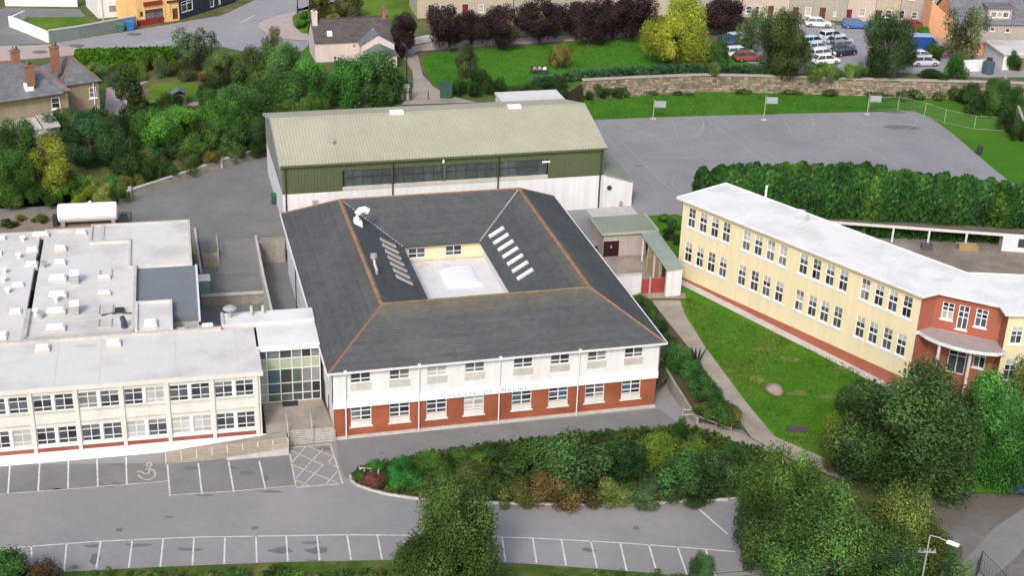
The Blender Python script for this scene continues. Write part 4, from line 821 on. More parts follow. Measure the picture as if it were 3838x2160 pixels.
holes = [(s - hw, s + hw, u0, u1) for s in us] + [(s - hw, s + hw, l0, l1) for s in lsx]
mb = MB(); wallgrid(mb, Y0, 0, Y0.L, .0, ZT, holes, .12); mb.obj('wall', yellow_w, ys)
ybl = {4, 6, 7, 12, 20 + 4, 16 + 8}
for k, h in enumerate(holes):
    b_ = [halfblind, glass, glass] if k not in ybl else [blind, halfblind, blind]
    window(ys, Y0, *h, [0, .5, 1], [0, .47, .74, 1], white_b, [glass if k not in ybl else halfblind, glass if k not in ybl else blind, blind if k % 3 else halfblind], d=-.1, fw=.045, bw=.02, sill=.12)
for h in holes: MB().fbox(Y0, h[0] + .05, h[1] - .05, -.1, -.02, h[2] + (h[3] - h[2]) * .47 - .06, h[2] + (h[3] - h[2]) * .47 + .06).obj('meeting_rail', white_b, ys)
for g in range(4):
    for S in (us, lsx):
        z = u0 if S is us else l0; MB().fbox(Y0, S[4 * g] - hw - .25, S[4 * g + 3] + hw + .25, .0, .04, z - .34, z - .15).obj('sill_course', cream_w, ys)
MB().fbox(Y0, -.02, Y0.L + .02, .0, .05, .0, ZBAND).obj('terracotta_band', orange_w, ys)
for i in (1, 2, 3):
    F = yfac(i); mb = MB(); ho = []
    if i == 2:
        ho = [(s - w, s + w, z0_, z1_) for (s, z0_, z1_), w in ((ywin(F, 2388, 762, 806), .5), (ywin(F, 2428, 770, 832), .45), (ywin(F, 2473, 779, 826), .5), (ywin(F, 2411, 884, 942), .75), (ywin(F, 2467, 890, 928), .5))]
    wallgrid(mb, F, 0, F.L, .0, ZT, ho, .12); mb.obj('porch_wall', orange_w, ys)
    for k, h in enumerate(ho): window(ys, F, *h, [0, .5, 1], [0, .5, .75, 1] if k < 3 else [0, .8, 1], white_b, [blind if k == 0 else glass, glass, glass], d=-.1, bw=.07, sill=.1 if k != 3 else None)
for i in (4, 5, 6, 7, 8):
    F = yfac(i); ho = []
    if i == 4:
        s, a, b = ywin(F, 2562, 822, 866); ho = [(s - .5, s + .5, a, b)]; ho.append((s - .5, s + .5, l0, l1)); ho += [(s + 2, s + 3, a, b)]
    mb = MB(); wallgrid(mb, F, 0, F.L, .0, ZT, ho, .12); mb.obj('wall', yellow_w, ys)
    for h in ho: window(ys, F, *h, [0, .5, 1], [0, .47, .74, 1], white_b, [glass, glass, blind], d=-.1, sill=.12)
    if i == 4: MB().fbox(F, 0, F.L, 0, .05, .0, ZBAND).obj('terracotta_band', orange_w, ys)
ap = [W_[0] + YO.xy + Y0.n * .06, W_[1] + YO.xy + Y0.n * .06, W_[1] + YO.xy + Y0.n * .95, W_[0] + YO.xy + Y0.n * .95 - Y0.u * .4]
sheet('wall_apron', [Vector((p.x, p.y, lz(p))) for p in ap], conc_l, .025)
# porch walls behind the canopy are yellow at the corners
rp_ = MB(); tf = tess([Vector((p[0], p[1], 0)) for p in ccw(YPl)]); cc = ccw(YPl); n = len(cc)
rp_.add([(p[0], p[1], YE) for p in cc] + [(p[0], p[1], YE - .16) for p in cc], tf + [(n + i, n + (i + 1) % n, (i + 1) % n, i) for i in range(n)] + [tuple(n + k for k in reversed(f)) for f in tf]); rp_.obj('roof', felt_y, ys)
u_ = Y0.u; 
for k in range(1, 15):
    c = Vector(YPl[0][:2]) + u_ * (k * Y0.L / 15); q = Vector((-Y0.n.x, -Y0.n.y)); MB().beam((c.x + q.x * .1, c.y + q.y * .1, YE + .008), (c.x + q.x * 6.9, c.y + q.y * 6.9, YE + .008), .06, .014).obj('roof_seam', felt_c, ys)
e_ = MB(); pp = [Vector((p[0], p[1], YE + .03)) for p in YPl]
for i in range(len(pp)): e_.beam(pp[i], pp[(i + 1) % len(pp)], .12, .07)
e_.obj('roof_edge', white_b, ys)
F2 = yfac(2); cz = onpl(2435, 845, (W_[2].x + YO.x, W_[2].y + YO.y, 0), (F2.n.x, F2.n.y, 0)).z
cp = [A(x, y, cz) - YO for x, y in ((2312, 834), (2330, 846), (2360, 860), (2400, 873), (2440, 882), (2480, 888), (2510, 890), (2530, 886))] + [Vector((W_[4].x, W_[4].y, cz)), Vector((W_[3].x, W_[3].y, cz)), Vector((W_[2].x, W_[2].y, cz)), Vector((W_[1].x, W_[1].y, cz))]
cc = ccw(cp); tf = tess([Vector((p[0], p[1], 0)) for p in cc]); n = len(cc); cm = MB()
cm.add([(p[0], p[1], cz) for p in cc] + [(p[0], p[1], cz - .28) for p in cc], tf + [tuple(n + k for k in reversed(f)) for f in tf]); k0 = len(cm.v)
cm.add([(p[0], p[1], cz + .03) for p in cc] + [(p[0], p[1], cz - .3) for p in cc], [(n + i, n + (i + 1) % n, (i + 1) % n, i) for i in range(n)], 1); cm.obj('entrance_canopy', [mat('canopy lead', (.33, .285, .285), .85, .1, 1), white_w], ys)
for x, y in ((2370, 864), (2450, 878)):
    p = A(x, y, cz) - YO; MB().tube([(p.x, p.y + .5, .5), (p.x, p.y + .5, cz - .28)], .14, 8).obj('column', cream_w, ys)
p = onpl(1926, 494, YP[8], ((YP[7] - YP[8]).y, -(YP[7] - YP[8]).x, 0)) - YO; MB().tube([(p.x, p.y, YE - .2), (p.x, p.y, YE + 1.3)], .1, 8).obj('flue', white_b, ys)
p = A(2030, 556, YE) - YO; MB().tube([(p.x, p.y, YE - .1), (p.x, p.y, YE + .65)], .12, 8).obj('roof_vent', metal_g, ys)
for x, y, rx, ry in ((2030, 548, 1.3, .5), (2000, 530, 1.1, .4), (2200, 640, .8, .4), (2370, 705, 1.0, .4), (2310, 672, .7, .3)):
    c = A(x, y, YE) - YO; MB().poly([(c.x + rx * math.cos(t), c.y + ry * math.sin(t) * (1 + .4 * math.sin(2 * t)), YE + .004) for t in [k * math.pi / 6 for k in range(12)]]).obj('roof_stain', mat('roof stain', (.62, .60, .58), .9, .1, 2), ys)
p = AL(2209, 924); pl = thing('wooden_pole', 'short dark brown wooden pole in front of the yellow school wall', 'pole', p); MB().tube([(0, 0, -.3), (.05, .0, zat(p, 2217, 824) - p.z)], [.11, .08], 8).obj('post', bark, pl)
# ================================================================== YARD WALLS, STEPS, TANKS
def wallthing(name, label, pts, th, zb, hgt, m, cat='wall', cope=None):
    o = Vector((pts[0].x, pts[0].y, 0)); t = thing(name, label, cat, o); mb = MB(); mc = MB()
    for p, q in zip(pts, pts[1:]):
        a, b = p - o, q - o; d = (b - a).xy.normalized(); nn = Vector((-d.y, d.x, 0)) * th / 2
        q4 = [a - nn, b - nn, b + nn, a + nn]; top = [a.z + hgt, b.z + hgt, b.z + hgt, a.z + hgt]
        mb.hexa([(v.x, v.y, zb) for v in q4] + [(v.x, v.y, z) for v, z in zip(q4, top)])
        if cope: q5 = [a - nn * 1.35, b - nn * 1.35, b + nn * 1.35, a + nn * 1.35]; mc.hexa([(v.x, v.y, z + .002) for v, z in zip(q5, top)] + [(v.x, v.y, z + .1) for v, z in zip(q5, top)])
    mb.obj('wall', m, t)
    if cope: mc.obj('coping', cope, t)
    return t
wallthing('boundary_wall', 'long low pale concrete wall between the grey school yard and the bushes', AP([(300, 512), (333, 496), (430, 464), (560, 420), (673, 386)], ZB), .3, ZB - .2, .9, conc, cope=conc_l)
for x, y in ((329, 498), (558, 421)):
    p = A(x, y, ZB); g = thing('wall_post', 'pale concrete post at the lower end of the yard wall' if x < 400 else 'pale concrete post halfway along the yard wall', 'post', p); MB().box(-.16, .16, -.3, .1, 0, 1.35).obj('shaft', conc_l, g)
wallthing('basement_wall', 'narrow pale wall beside the dark sunken gap left of the slate roofed school', AP([(643, 592), (662, 690), (684, 784)], 2.75), .24, -.1, 0, conc_l)
wallthing('stair_wall', 'narrow pale wall beside the yard steps and the dark gap behind the wing', AP([(490, 573), (506, 684)], 2.75), .22, -.1, 0, conc_l)
wallthing('sunken_wall', 'concrete wall closing the back of the dark sunken gap', [A(646, 606, 2.55), A(716, 603, 2.55)], .2, -.1, 0, conc)
sp0, sp1, sq0, sq1 = A(509, 635, ZB), A(549, 634, ZB), A(511, 677, 1.3), A(551, 676, 1.3)
st_ = thing('yard_steps', 'flight of worn concrete steps with pale edges down from the school yard', 'steps', (sp0.x, sp0.y, 0)); n = 7
for k in range(n):
    t0, t1 = k / n, (k + 1) / n; o = Vector((sp0.x, sp0.y, 0)); z = ZB - (ZB - 1.3) * t1
    a, b, c, d = (v - o for v in (sp0.lerp(sq0, t0), sp1.lerp(sq1, t0), sp1.lerp(sq1, t1), sp0.lerp(sq0, t1)))
    mb = MB().hexa([(v.x, v.y, 1.0) for v in (d, c, b, a)] + [(v.x, v.y, z) for v in (d, c, b, a)]); e = Vector((0, .09, 0))
    mb.hexa([(v.x, v.y, z - .03) for v in (d - e * .2, c - e * .2, c + e, d + e)] + [(v.x, v.y, z + .008) for v in (d - e * .2, c - e * .2, c + e, d + e)], 1); mb.obj('step', [conc, mat('worn step edge', (.42, .34, .26), .9, .1, 2)], st_)
hr = MB(); ps = [(A(545, 612, ZB), .95), (A(549, 634, ZB), .95), (A(551, 676, 1.3), .95)]
hr.tube([(p - Vector((sp0.x, sp0.y, 0)) + Vector((0, 0, h))) for p, h in ps], .05, 6)
for p, h in ps: hr.tube([p - Vector((sp0.x, sp0.y, 0)), p - Vector((sp0.x, sp0.y, 0)) + Vector((0, 0, h))], .05, 6)
hr.obj('handrail', fence_w, st_)
wallthing('yard_kerb', 'thin pale kerb along the lower yard edge above the sunken area', AP([(505, 743), (676, 733)], 1.32), .16, 1.1, .06, conc_l, cat='kerb')
b0 = A(515, 768, 0); wt = thing('oil_tank', 'teal box tank with white lid against the end of the grey roof', 'tank', (b0.x, b0.y, 0), FL.yaw); hT = zat(b0, 515, 706)
mb = MB(); mb.box(-.62, .62, -.1, 1.0, 0, hT); [mb.box(-.64, .64, -.12, 1.02, z, z + .08) for z in (.5, 1.2, 1.9)]; mb.obj('body', teal_m, wt)
mb = MB().hexa([(-.7, -.16, hT), (.7, -.16, hT), (.7, 1.1, hT), (-.7, 1.1, hT), (-.6, -.05, hT + .22), (.6, -.05, hT + .22), (.6, 1.0, hT + .22), (-.6, 1.0, hT + .22)]); mb.obj('lid', white_b, wt)
p = A(690, 512, ZB); wb = thing('green_bin', 'dark green wheeled bin against the left wall of the sports hall', 'bin', p, FH.yaw)
def bin_parts(t, col, w=.6, d=.7, h=1.05):
    o = MB().hexa([(-w * .42, -d * .4, .08), (w * .42, -d * .4, .08), (w * .42, d * .4, .08), (-w * .42, d * .4, .08), (-w / 2, -d / 2, h), (w / 2, -d / 2, h), (w / 2, d / 2, h), (-w / 2, d / 2, h)]).obj('body', plastic_o, t); o.color = (*col, 1)
    l = MB().hexa([(-w / 2 - .03, -d / 2 - .05, h), (w / 2 + .03, -d / 2 - .05, h), (w / 2 + .03, d / 2 + .05, h), (-w / 2 - .03, d / 2 + .05, h), (-w / 2, -d / 2, h + .06), (w / 2, -d / 2, h + .06), (w / 2, d / 2, h + .13), (-w / 2, d / 2, h + .13)]).obj('lid', plastic_o, t); l.color = (col[0] * 1.3, col[1] * 1.3, col[2] * 1.3, 1)
    for s in (-1, 1): MB().tube([(s * w * .42, d * .42, .1), (s * (w * .42 + .06), d * .42, .1)], .1, 10).obj('wheel', tyre_m, t)
bin_parts(wb, (.02, .09, .06))
# white cylinder tank behind the wing
ta, tb = A(146, 577, ZB), A(298, 570, ZB); ax = (tb - ta); Lt = ax.length; tk = thing('storage_tank', 'white horizontal cylinder tank on dark cradles behind the white school wing', 'tank', ta, math.atan2(ax.y, ax.x)); r = 1.0; prof = [(0, 0), (.0, .55), (.05, .85), (.16, r), (Lt - .16, r), (Lt - .05, .85), (Lt, .55), (Lt, 0)]
mb = MB(); nseg = 20
ring = [[(x, 1.1 + rr * math.cos(2 * math.pi * k / nseg), 1.35 + rr * math.sin(2 * math.pi * k / nseg)) for k in range(nseg)] for x, rr in prof[1:-1]]
for i in range(len(ring) - 1):
    for k in range(nseg): mb.quad(ring[i][k], ring[i + 1][k], ring[i + 1][(k + 1) % nseg], ring[i][(k + 1) % nseg])
mb.poly(ring[0]); mb.poly(ring[-1]); mb.tube([(Lt * .55, 1.1, 2.2), (Lt * .55, 1.1, 2.55)], .2, 10); mb.obj('shell', white_b, tk, smooth=False)
for x in (.5, Lt - .5): MB().box(x - .2, x + .2, .3, 1.9, 0, .75).obj('cradle', conc, tk)
MB().box(-.55, -.1, .6, 1.6, 0, 1.1).obj('end_box', metal_d, tk)
mb = MB().box(Lt + .2, Lt + .9, .7, 1.5, 0, .8); mb.obj('pump', metal_d, tk)
p = A(322, 562, ZB); gt_ = thing('pipe_frame', 'small dark metal frame at the right end of the white tank', 'frame', p); mb = MB()
for x in (-.5, .4): mb.tube([(x, 0, 0), (x, 0, 1.3)], .05, 6)
mb.tube([(-.5, 0, 1.25), (.4, 0, 1.25)], .05, 6); mb.obj('frame', metal_d, gt_)
sheet('dirt_yard', AP([(-100, 560), (130, 530), (305, 520), (325, 560), (300, 600), (-100, 630)], ZB), mat('pinkish dirt', (.24, .19, .15), .95, .2, .5, .3, 8), .012)
# ================================================================== BOILER YARD beside the slate school
Fg = Frame((A(1611, 741, 2.0).x, A(1611, 741, 2.0).y), FC.yaw)
sheet('boiler_yard', AP([(1480, 660), (1520, 636), (1640, 628), (1720, 690), (1726, 752), (1560, 752)], 2.0), mat('stained concrete', (.34, .29, .24), .95, .15, .5, .3, 8, col2=(.22, .19, .16), mixscale=.4), .05)
slab('boiler_ground', AP([(1470, 690), (1500, 600), (1660, 600), (1740, 700), (1726, 756), (1600, 752), (1540, 770)], 2.0), -.2, 2.0, rough_m, rough_m)
f1 = A(1516, 647, 2.05); f2 = A(1623, 640, 2.05); Fsd = Frame((f1.x, f1.y), math.atan2(f2.y - f1.y, f2.x - f1.x)); ws = (f2 - f1).length; zr = zat(f1, 1511, 588)
sd = fthing(Fsd, 'boiler_house', 'concrete boiler shed with pale green flat roof and dark red double door', 'shed')
q = [Fsd.px(x, y, zr) for x, y in ((1511, 585), (1645, 573), (1614, 545), (1484, 551))]; db = (q[2].y + q[3].y) / 2
D0 = Fac((0, 0), (ws, 0)); dl, dr = Fsd.front(1518, 626, 0).x, Fsd.front(1557, 626, 0).x; dz = Fsd.front(1538, 607, 0).z
mb = MB(); wallgrid(mb, D0, 0, ws, 1.8, zr - .02, [(dl, dr, 2.05, dz)], .12); wallgrid(mb, Fac((ws, 0), (ws, db)), 0, db, 1.8, zr - .02); wallgrid(mb, Fac((0, db), (0, 0)), 0, db, 1.8, zr - .02); mb.obj('wall', mat('grey concrete render', (.42, .38, .35), .9, .1, .6, .2, 10, streak=.2), sd)
for a, b in ((dl + .03, (dl + dr) / 2 - .01), ((dl + dr) / 2 + .01, dr - .03)):
    d_ = MB().fbox(D0, a, b, -.1, -.04, 2.06, dz - .04).obj('door', door_m, sd)
    MB().fbox(D0, (dl + dr) / 2 - .06 if a < (dl + dr) / 2 - .1 else (dl + dr) / 2 + .03, (dl + dr) / 2 - .03 if a < (dl + dr) / 2 - .1 else (dl + dr) / 2 + .06, -.04, .0, 3.0, 3.3).obj('handle', white_b, d_)
ov = .25; x1 = max(q[1].x, q[2].x - .2)
mb = MB().box(-ov, x1, -ov, db + ov, zr - .02, zr + .13, 0); mb.obj('roof', green_roof, sd)
mb = MB(); mb.box(-ov - .03, x1, -ov - .1, -ov, zr - .06, zr + .17); mb.box(x1, x1 + .14, -ov - .1, db + ov, zr - .06, zr + .3); mb.box(-ov - .1, -ov - .03 + .0, -ov, db + ov, zr - .06, zr + .17); mb.obj('roof_edge', mat('roof edging', (.38, .39, .34), .8, .1, 1), sd)
p1, p2 = A(1491, 549, 4.4), A(1606, 541, 4.4)
cn = thing('concrete_canopy', 'pale concrete slab roof between the boiler shed and the hall', 'canopy', (p1.x, p1.y, 0), math.atan2(p2.y - p1.y, p2.x - p1.x)); L_ = (p2 - p1).length
MB().box(0, L_, 0, 2.6, 4.2, 4.45).obj('roof', conc_l, cn); [MB().box(x, x + .3, .3, .6, 2.4, 4.2).obj('pillar', conc, cn) for x in (.2, L_ / 2, L_ - .5)]
# green roofed covered way with white end wall
cz_ = 4.9; cwp = [A(x, y, cz_) for x, y in ((1679, 680), (1720, 677), (1655, 587), (1612, 589))]
Fw = Frame((cwp[0].x, cwp[0].y), FC.yaw); cwy = fthing(Fw, 'covered_way', 'covered passage with long pale green roof and white end wall by the red gate', 'shelter')
ql = [Fw.l(p) for p in cwp]; wl_, dl_ = ql[1].x, (ql[2].y + ql[3].y) / 2
mb = MB().hexa([(-.1, -.15, cz_ - .05), (wl_, -.15, cz_ + .1), (ql[2].x, dl_, cz_ + .1), (ql[3].x, dl_, cz_ - .05), (-.1, -.15, cz_ + .05), (wl_, -.15, cz_ + .2), (ql[2].x, dl_, cz_ + .2), (ql[3].x, dl_, cz_ + .05)]); mb.obj('roof', mat('covered way felt', (.25, .30, .26), .8, .1, .5, .1, 8), cwy)
MB().hexa([(0, 0, 1.6), (wl_ - .1, 0, 1.6), (wl_ - .1, .22, 1.6), (0, .22, 1.6), (0, 0, cz_ - .05), (wl_ - .1, 0, cz_ + .08), (wl_ - .1, .22, cz_ + .08), (0, .22, cz_ - .05)]).obj('end_wall', white_l, cwy)
ochre = mat('ochre render', (.36, .28, .14), .9, .2, .8); sx_ = ql[2].x - wl_
mb = MB(); mb.hexa([(wl_ - .3, .25, 1.7), (wl_ - .12, .25, 1.7), (wl_ - .12 + sx_, dl_, 1.7), (wl_ - .3 + sx_, dl_, 1.7), (wl_ - .3, .25, cz_ + .05), (wl_ - .12, .25, cz_ + .05), (wl_ - .12 + sx_, dl_, cz_ + .05), (wl_ - .3 + sx_, dl_, cz_ + .05)]); mb.obj('back_wall', ochre, cwy)
for k in range(5):
    y = .5 + (dl_ - 1) * k / 4; x = .1 + (ql[3].x) * y / dl_; MB().box(x, x + .16, y, y + .16, 1.9, cz_ - .05).obj('post', white_l, cwy)
for k in range(2):
    y = 2.2 + 2.6 * k; x = .1 + ql[3].x * y / dl_; MB().box(x + .02, x + .1, y, y + 1.6, 1.9, cz_ - .1).obj('infill_panel', ochre, cwy)
gt2 = fthing(Fg, 'yard_gate', 'red metal double gate across the boiler yard at the end of the path', 'gate', 2.0)
gx = Fg.px(1678, 738, 2.0); gw = gx.x; hG = zat(Fg.w(0, 0, 2.0), 1611, 703) - 2.0
for a, b in ((.02, gw * .31), (gw * .36, gw - .02)):
    lf = MB(); lf.box(a, b, -.03, .03, .08, hG); o = lf.obj('leaf', gate_m, gt2)
    fr = MB(); fr.box(a, a + .07, -.05, .05, .05, hG + .03); fr.box(b - .07, b, -.05, .05, .05, hG + .03); fr.box(a + .07, b - .07, -.05, .05, hG - .04, hG + .03); fr.box(a + .07, b - .07, -.05, .05, .05, .12)
    k = int((b - a) / .35); [fr.box(a + (b - a) * i / k - .015, a + (b - a) * i / k + .015, -.045, -.031, .12, hG - .04) for i in range(1, k)]; fr.obj('frame', mat('gate frame', (.33, .10, .08), .6, .1, 1), o)
mb = MB(); mb.box(gw * .31 + .02, gw * .33, -.06, .06, 0, hG + .1); mb.box(gw * .345, gw * .36 - .01, -.06, .06, 0, hG + .1); mb.obj('post', white_l, gt2)
wq = A(1556, 744, 2.0); wallthing('yard_wall', 'white rendered yard wall left of the red gate', [Vector((*Fg.w(-2.6, .0, 0).xy, 2.0)), Vector((*Fg.w(-.03, .0, 0).xy, 2.0))], .25, .5, zat(Fg.w(-1, 0, 2), 1590, 692) - 2.0, white_l, cope=conc_l)
# ================================================================== STONE RETAINING WALL
so = Vector((wallpts[0].x, wallpts[0].y, 0)); sw = thing('stone_wall', 'long rubble stone retaining wall between playing court and the town park', 'wall', so)
core = MB(); cop = MB(); stones = []
for i in range(len(wallpts) - 1):
    p, q = wallpts[i] - so, wallpts[i + 1] - so; d = (q - p).xy.normalized(); n_ = Vector((d.y, -d.x, 0)); zt0, zt1 = walltop[i], walltop[i + 1]
    b = [p, q, q - n_ * .5, p - n_ * .5]; core.hexa([(v.x, v.y, ZB - .2) for v in b] + [(v.x, v.y, z) for v, z in zip(b, (zt0, zt1, zt1, zt0))])
    c = [p + n_ * .18, q + n_ * .18, q - n_ * .6, p - n_ * .6]; cop.hexa([(v.x, v.y, z + .002) for v, z in zip(c, (zt0, zt1, zt1, zt0))] + [(v.x, v.y, z + .16) for v, z in zip(c, (zt0, zt1, zt1, zt0))])
    L_ = (q - p).xy.length; z = ZB - .1
    while z < max(zt0, zt1) - .08:
        h = random.uniform(.26, .42); x = random.uniform(-.3, 0)
        while x < L_:
            w = random.uniform(.35, .8); t = min(max((x + w / 2) / L_, 0), 1); top = zt0 + (zt1 - zt0) * t
            if z + h * .6 < top and x + w * .5 < L_ and x + w * .5 > 0: stones.append((p + (q - p) * t, d, n_, w, min(h, top - z - .02), z))
            x += w + .03
        z += h + .03
core.obj('core', mortar_m, sw); cop.obj('coping', mat('wall coping', (.36, .33, .30), .9, .15, .5), sw)
def stone_geo(mb, c, d, n_, w, h, z, tn):
    w -= .05; h -= .04; out = random.uniform(.05, .13); j = lambda: random.uniform(-.04, .04)
    a = Vector((c.x, c.y, 0)); dd = Vector((d.x, d.y, 0))
    bk = [a + dd * (-w / 2) + Vector((0, 0, z)), a + dd * (w / 2) + Vector((0, 0, z)), a + dd * (w / 2) + Vector((0, 0, z + h)), a + dd * (-w / 2) + Vector((0, 0, z + h))]
    fr = [v * 1.0 + n_ * out + dd * (j() + (.04 if k in (0, 3) else -.04)) + Vector((0, 0, j() * .8 + (.03 if k < 2 else -.03))) for k, v in enumerate(bk)]
    if mb.t is None: mb.t = []
    mb.add(bk + fr, ((4, 5, 6, 7), (0, 1, 5, 4), (1, 2, 6, 5), (2, 3, 7, 6), (3, 0, 4, 7))); mb.t += [tn] * 5
def stint():
    r = random.random(); k = random.uniform(.55, 1.45)
    return (k * 1.12, k * .92, k * .75, 1) if r < .3 else ((k * .85, k * .95, k * .75, 1) if r < .5 else (k, k * .98, k * .95, 1))
order = sorted(range(len(stones)), key=lambda i: -(stones[i][3] * stones[i][4]))[:300]; big = set(order); rest = MB()
for i, s_ in enumerate(stones):
    if i in big: m_ = MB(); stone_geo(m_, *s_, stint()); m_.obj('stone', stonew, sw)
    else: stone_geo(rest, *s_, stint())
rest.obj('rubble', stonew, sw, kind='stuff')
# ================================================================== SHELTER behind the yellow school
sA, sB = A(2090, 600, ZB), A(2524, 632, ZB); Fsh = Frame((sA.x, sA.y), math.atan2(sB.y - sA.y, sB.x - sA.x)); Ls = (sB - sA).length; hS = zat(A(2334, 627, ZB), 2334, 588) 
sh = fthing(Fsh, 'open_shelter', 'long low open shelter with white front beam and posts under the conifer hedge', 'shelter')
MB().box(-2, Ls + 4, .0, .16, hS - .05, hS + .22).obj('front_beam', cream_w, sh); MB().box(-2, Ls + 4, .16, 3.0, hS + .0, hS + .2).obj('roof', mat('mossy shelter roof', (.13, .11, .09), .95, .2, .6), sh); MB().box(-2, Ls + 4, 3.0, 3.2, ZB - .1, hS).obj('back_wall', mat('shelter back', (.16, .13, .11), .95, .2, .6), sh)
for x_ in (2243, 2334, 2429):
    s = Fsh.front(x_, 610, .05).x; MB().box(s - .1, s + .1, .02, .2, ZB, hS - .05).obj('post', white_l, sh)
mb = MB(); e0 = Fsh.front(2520, 620, 0).x; wallgrid(mb, Fac((e0, -.06), (e0 + 5, -.06)), 0, 5, ZB - .1, hS + .3, [(1.6, 2.9, ZB + .55, hS - .2)], .1); mb.obj('end_room_wall', white_l, sh); window(sh, Fac((e0, -.06), (e0 + 5, -.06)), 1.6, 2.9, ZB + .55, hS - .2, [0, 1], [0, 1], metal_d, [glass], d=-.1)
mb = MB(); wallgrid(mb, Fac((e0, 2.9), (e0, -.06)), 0, 2.96, ZB, hS + .2); mb.obj('end_room_wall', white_l, sh)
sheet('shelter_yard', AP([(2100, 600), (2620, 615), (2720, 700), (2500, 700), (2350, 660)], ZB), mat('brown yard', (.20, .165, .135), .95, .15, .4, .3, 10, col2=(.27, .24, .21), mixscale=.25), .03)
for i, (x, y, c, l) in enumerate(((2434, 629, (.42, .28, .16), 'tan timber crate on the ground by the right post of the white shelter'), (2330, 628, (.1, .1, .1), 'dark crate under the middle of the white shelter'), (2160, 598, (.45, .45, .45), 'pale crate under the left end of the white shelter'))):
    p = A(x, y, ZB); b = thing('crate', l, 'crate', p, Fsh.yaw)
    w = 1.0 if i == 0 else .55; mb = MB()
    for s in (-1, 1):
        for k in range(3): mb.box(-w, w, s * .4 - .03, s * .4 + .03, .06 + .2 * k, .22 + .2 * k); mb.box(s * w - .03, s * w + .03, -.36, .36, .06 + .2 * k, .22 + .2 * k)
    o = mb.obj('slats', wood_m if i == 0 else plastic_o, b); o.color = (*c, 1); MB().box(-w + .03, w - .03, -.36, .36, .02, .07).obj('base', wood_m, b)
# ================================================================== TOWN BUILDINGS
def slab_hip(mb, a0, a1, b0, b1, ze, zr, ins=None, gable=False, ch=.45, cw=.6):
    """hip or gable roof, ridge along a; laid in coarse slate courses"""
    m = (b0 + b1) / 2; i = 0 if gable else (ins if ins is not None else (b1 - b0) / 2)
    r0, r1 = (a0 + i, m, zr), (a1 - i, m, zr)
    slates(mb, [(a0, b0, ze), (a1, b0, ze), r1, r0], cw, ch, .015, .12); slates(mb, [(a1, b1, ze), (a0, b1, ze), r0, r1], cw, ch, .015, .12)
    if not gable: slates(mb, [(a1, b0, ze), (a1, b1, ze), r1], cw, ch, .015, .12); slates(mb, [(a0, b1, ze), (a0, b0, ze), r0], cw, ch, .015, .12)
    return r0, r1
def boxwalls(mb, a0, a1, b0, b1, z0, z1, holes=(), mi=0, gz=None):
    wallgrid(mb, Fac((a0, b0), (a1, b0)), 0, a1 - a0, z0, z1, holes, .12, mi)
    for p, q in (((a1, b0), (a1, b1)), ((a1, b1), (a0, b1)), ((a0, b1), (a0, b0))):
        F = Fac(p, q); wallgrid(mb, F, 0, F.L, z0, z1, (), .1, mi)
    if gz:
        m = (b0 + b1) / 2
        for a in (a0, a1): mb.add([(a, b0, z1), (a, b1, z1), (a, m, gz)], ((0, 1, 2),), mi)
def ridge_line(t, p, q, m=ridge_m, w=.3):
    p, q = Vector(p), Vector(q); x = (q - p).normalized().cross(Vector((0, 0, 1))).normalized() * w / 2; u = Vector((0, 0, .1)); d = Vector((0, 0, -.05))
    MB().add([p - x + d, p + u, p + x + d, q - x + d, q + u, q + x + d], ((0, 1, 4, 3), (1, 2, 5, 4))).obj('ridge_tiles', m, t)
def chimney(t, x, y, z0, z1, w=.9, d=.6, pots=2, m=None):
    mb = MB().box(x - w / 2, x + w / 2, y - d / 2, y + d / 2, z0, z1); mb.box(x - w / 2 - .08, x + w / 2 + .08, y - d / 2 - .08, y + d / 2 + .08, z1, z1 + .15); c = mb.obj('chimney', m or mat('chimney brick', (.25, .125, .085), .9, .25, 3), t)
    for k in range(pots):
        px = x + (k - (pots - 1) / 2) * .4; MB().tube([(px, y, z1 + .1), (px, y, z1 + .55)], [.14, .11], 8).obj('chimney_pot', [ridge_m, hall_dark][k % 2], c)
# --- hipped pair of houses at the left edge
zh = ZC; e0, e1 = A(5, 253, zh + 5.2), A(178, 228, zh + 5.2); Fhh = Frame((e0.x, e0.y), math.atan2(e1.y - e0.y, e1.x - e0.x)); hw_ = (e1 - e0).xy.length
hh = fthing(Fhh, 'hipped_house', 'brown pebbledash houses with hipped slate roofs and red brick chimneys at the left edge', 'house')
ze = zh + 5.2; rr = Fhh.px(80, 180, ze + 2.6); db_ = max(rr.y * 2, 6); wr = Fhh.px(259, 205, ze).x; wl0 = Fhh.px(186, 213, ze); bw0 = wl0.y + .4
def hwin(x, y0, y1, wpx, b):
    p = Fhh.front(x, (y0 + y1) / 2, b); w = wpx * mpp(Fhh.w(p.x, b, p.z)) / 2; return (p.x - w, p.x + w, Fhh.front(x, y1, b).z, Fhh.front(x, y0, b).z)
w1_ = hwin(140, 245, 273, 22, .35); w2_ = hwin(145, 293, 307, 18, .35); w3_ = hwin(233, 219, 246, 18, bw0)
mb = MB(); boxwalls(mb, -12, hw_ - .3, .35, db_, zh - 1, ze, [(h[0] + 12, h[1] + 12, h[2], h[3]) for h in (w1_, w2_)]); mb.obj('wall', house_w, hh)
mb = MB(); boxwalls(mb, hw_ - .29, wr - .35, bw0, bw0 + 8, zh - 1, ze, [(w3_[0] - hw_ + .29, w3_[1] - hw_ + .29, w3_[2], w3_[3]), (w3_[0] - hw_ + .5, w3_[1] - hw_ + .35, zh, zh + 2.1)]); mb.obj('wall', house_w, hh)
for h in (w1_, w2_): window(hh, Fac((0, .35), (1, .35)), *h, [0, 1], [0, .5, 1], white_b, [glass], fw=.09, d=-.08, sill=.15)
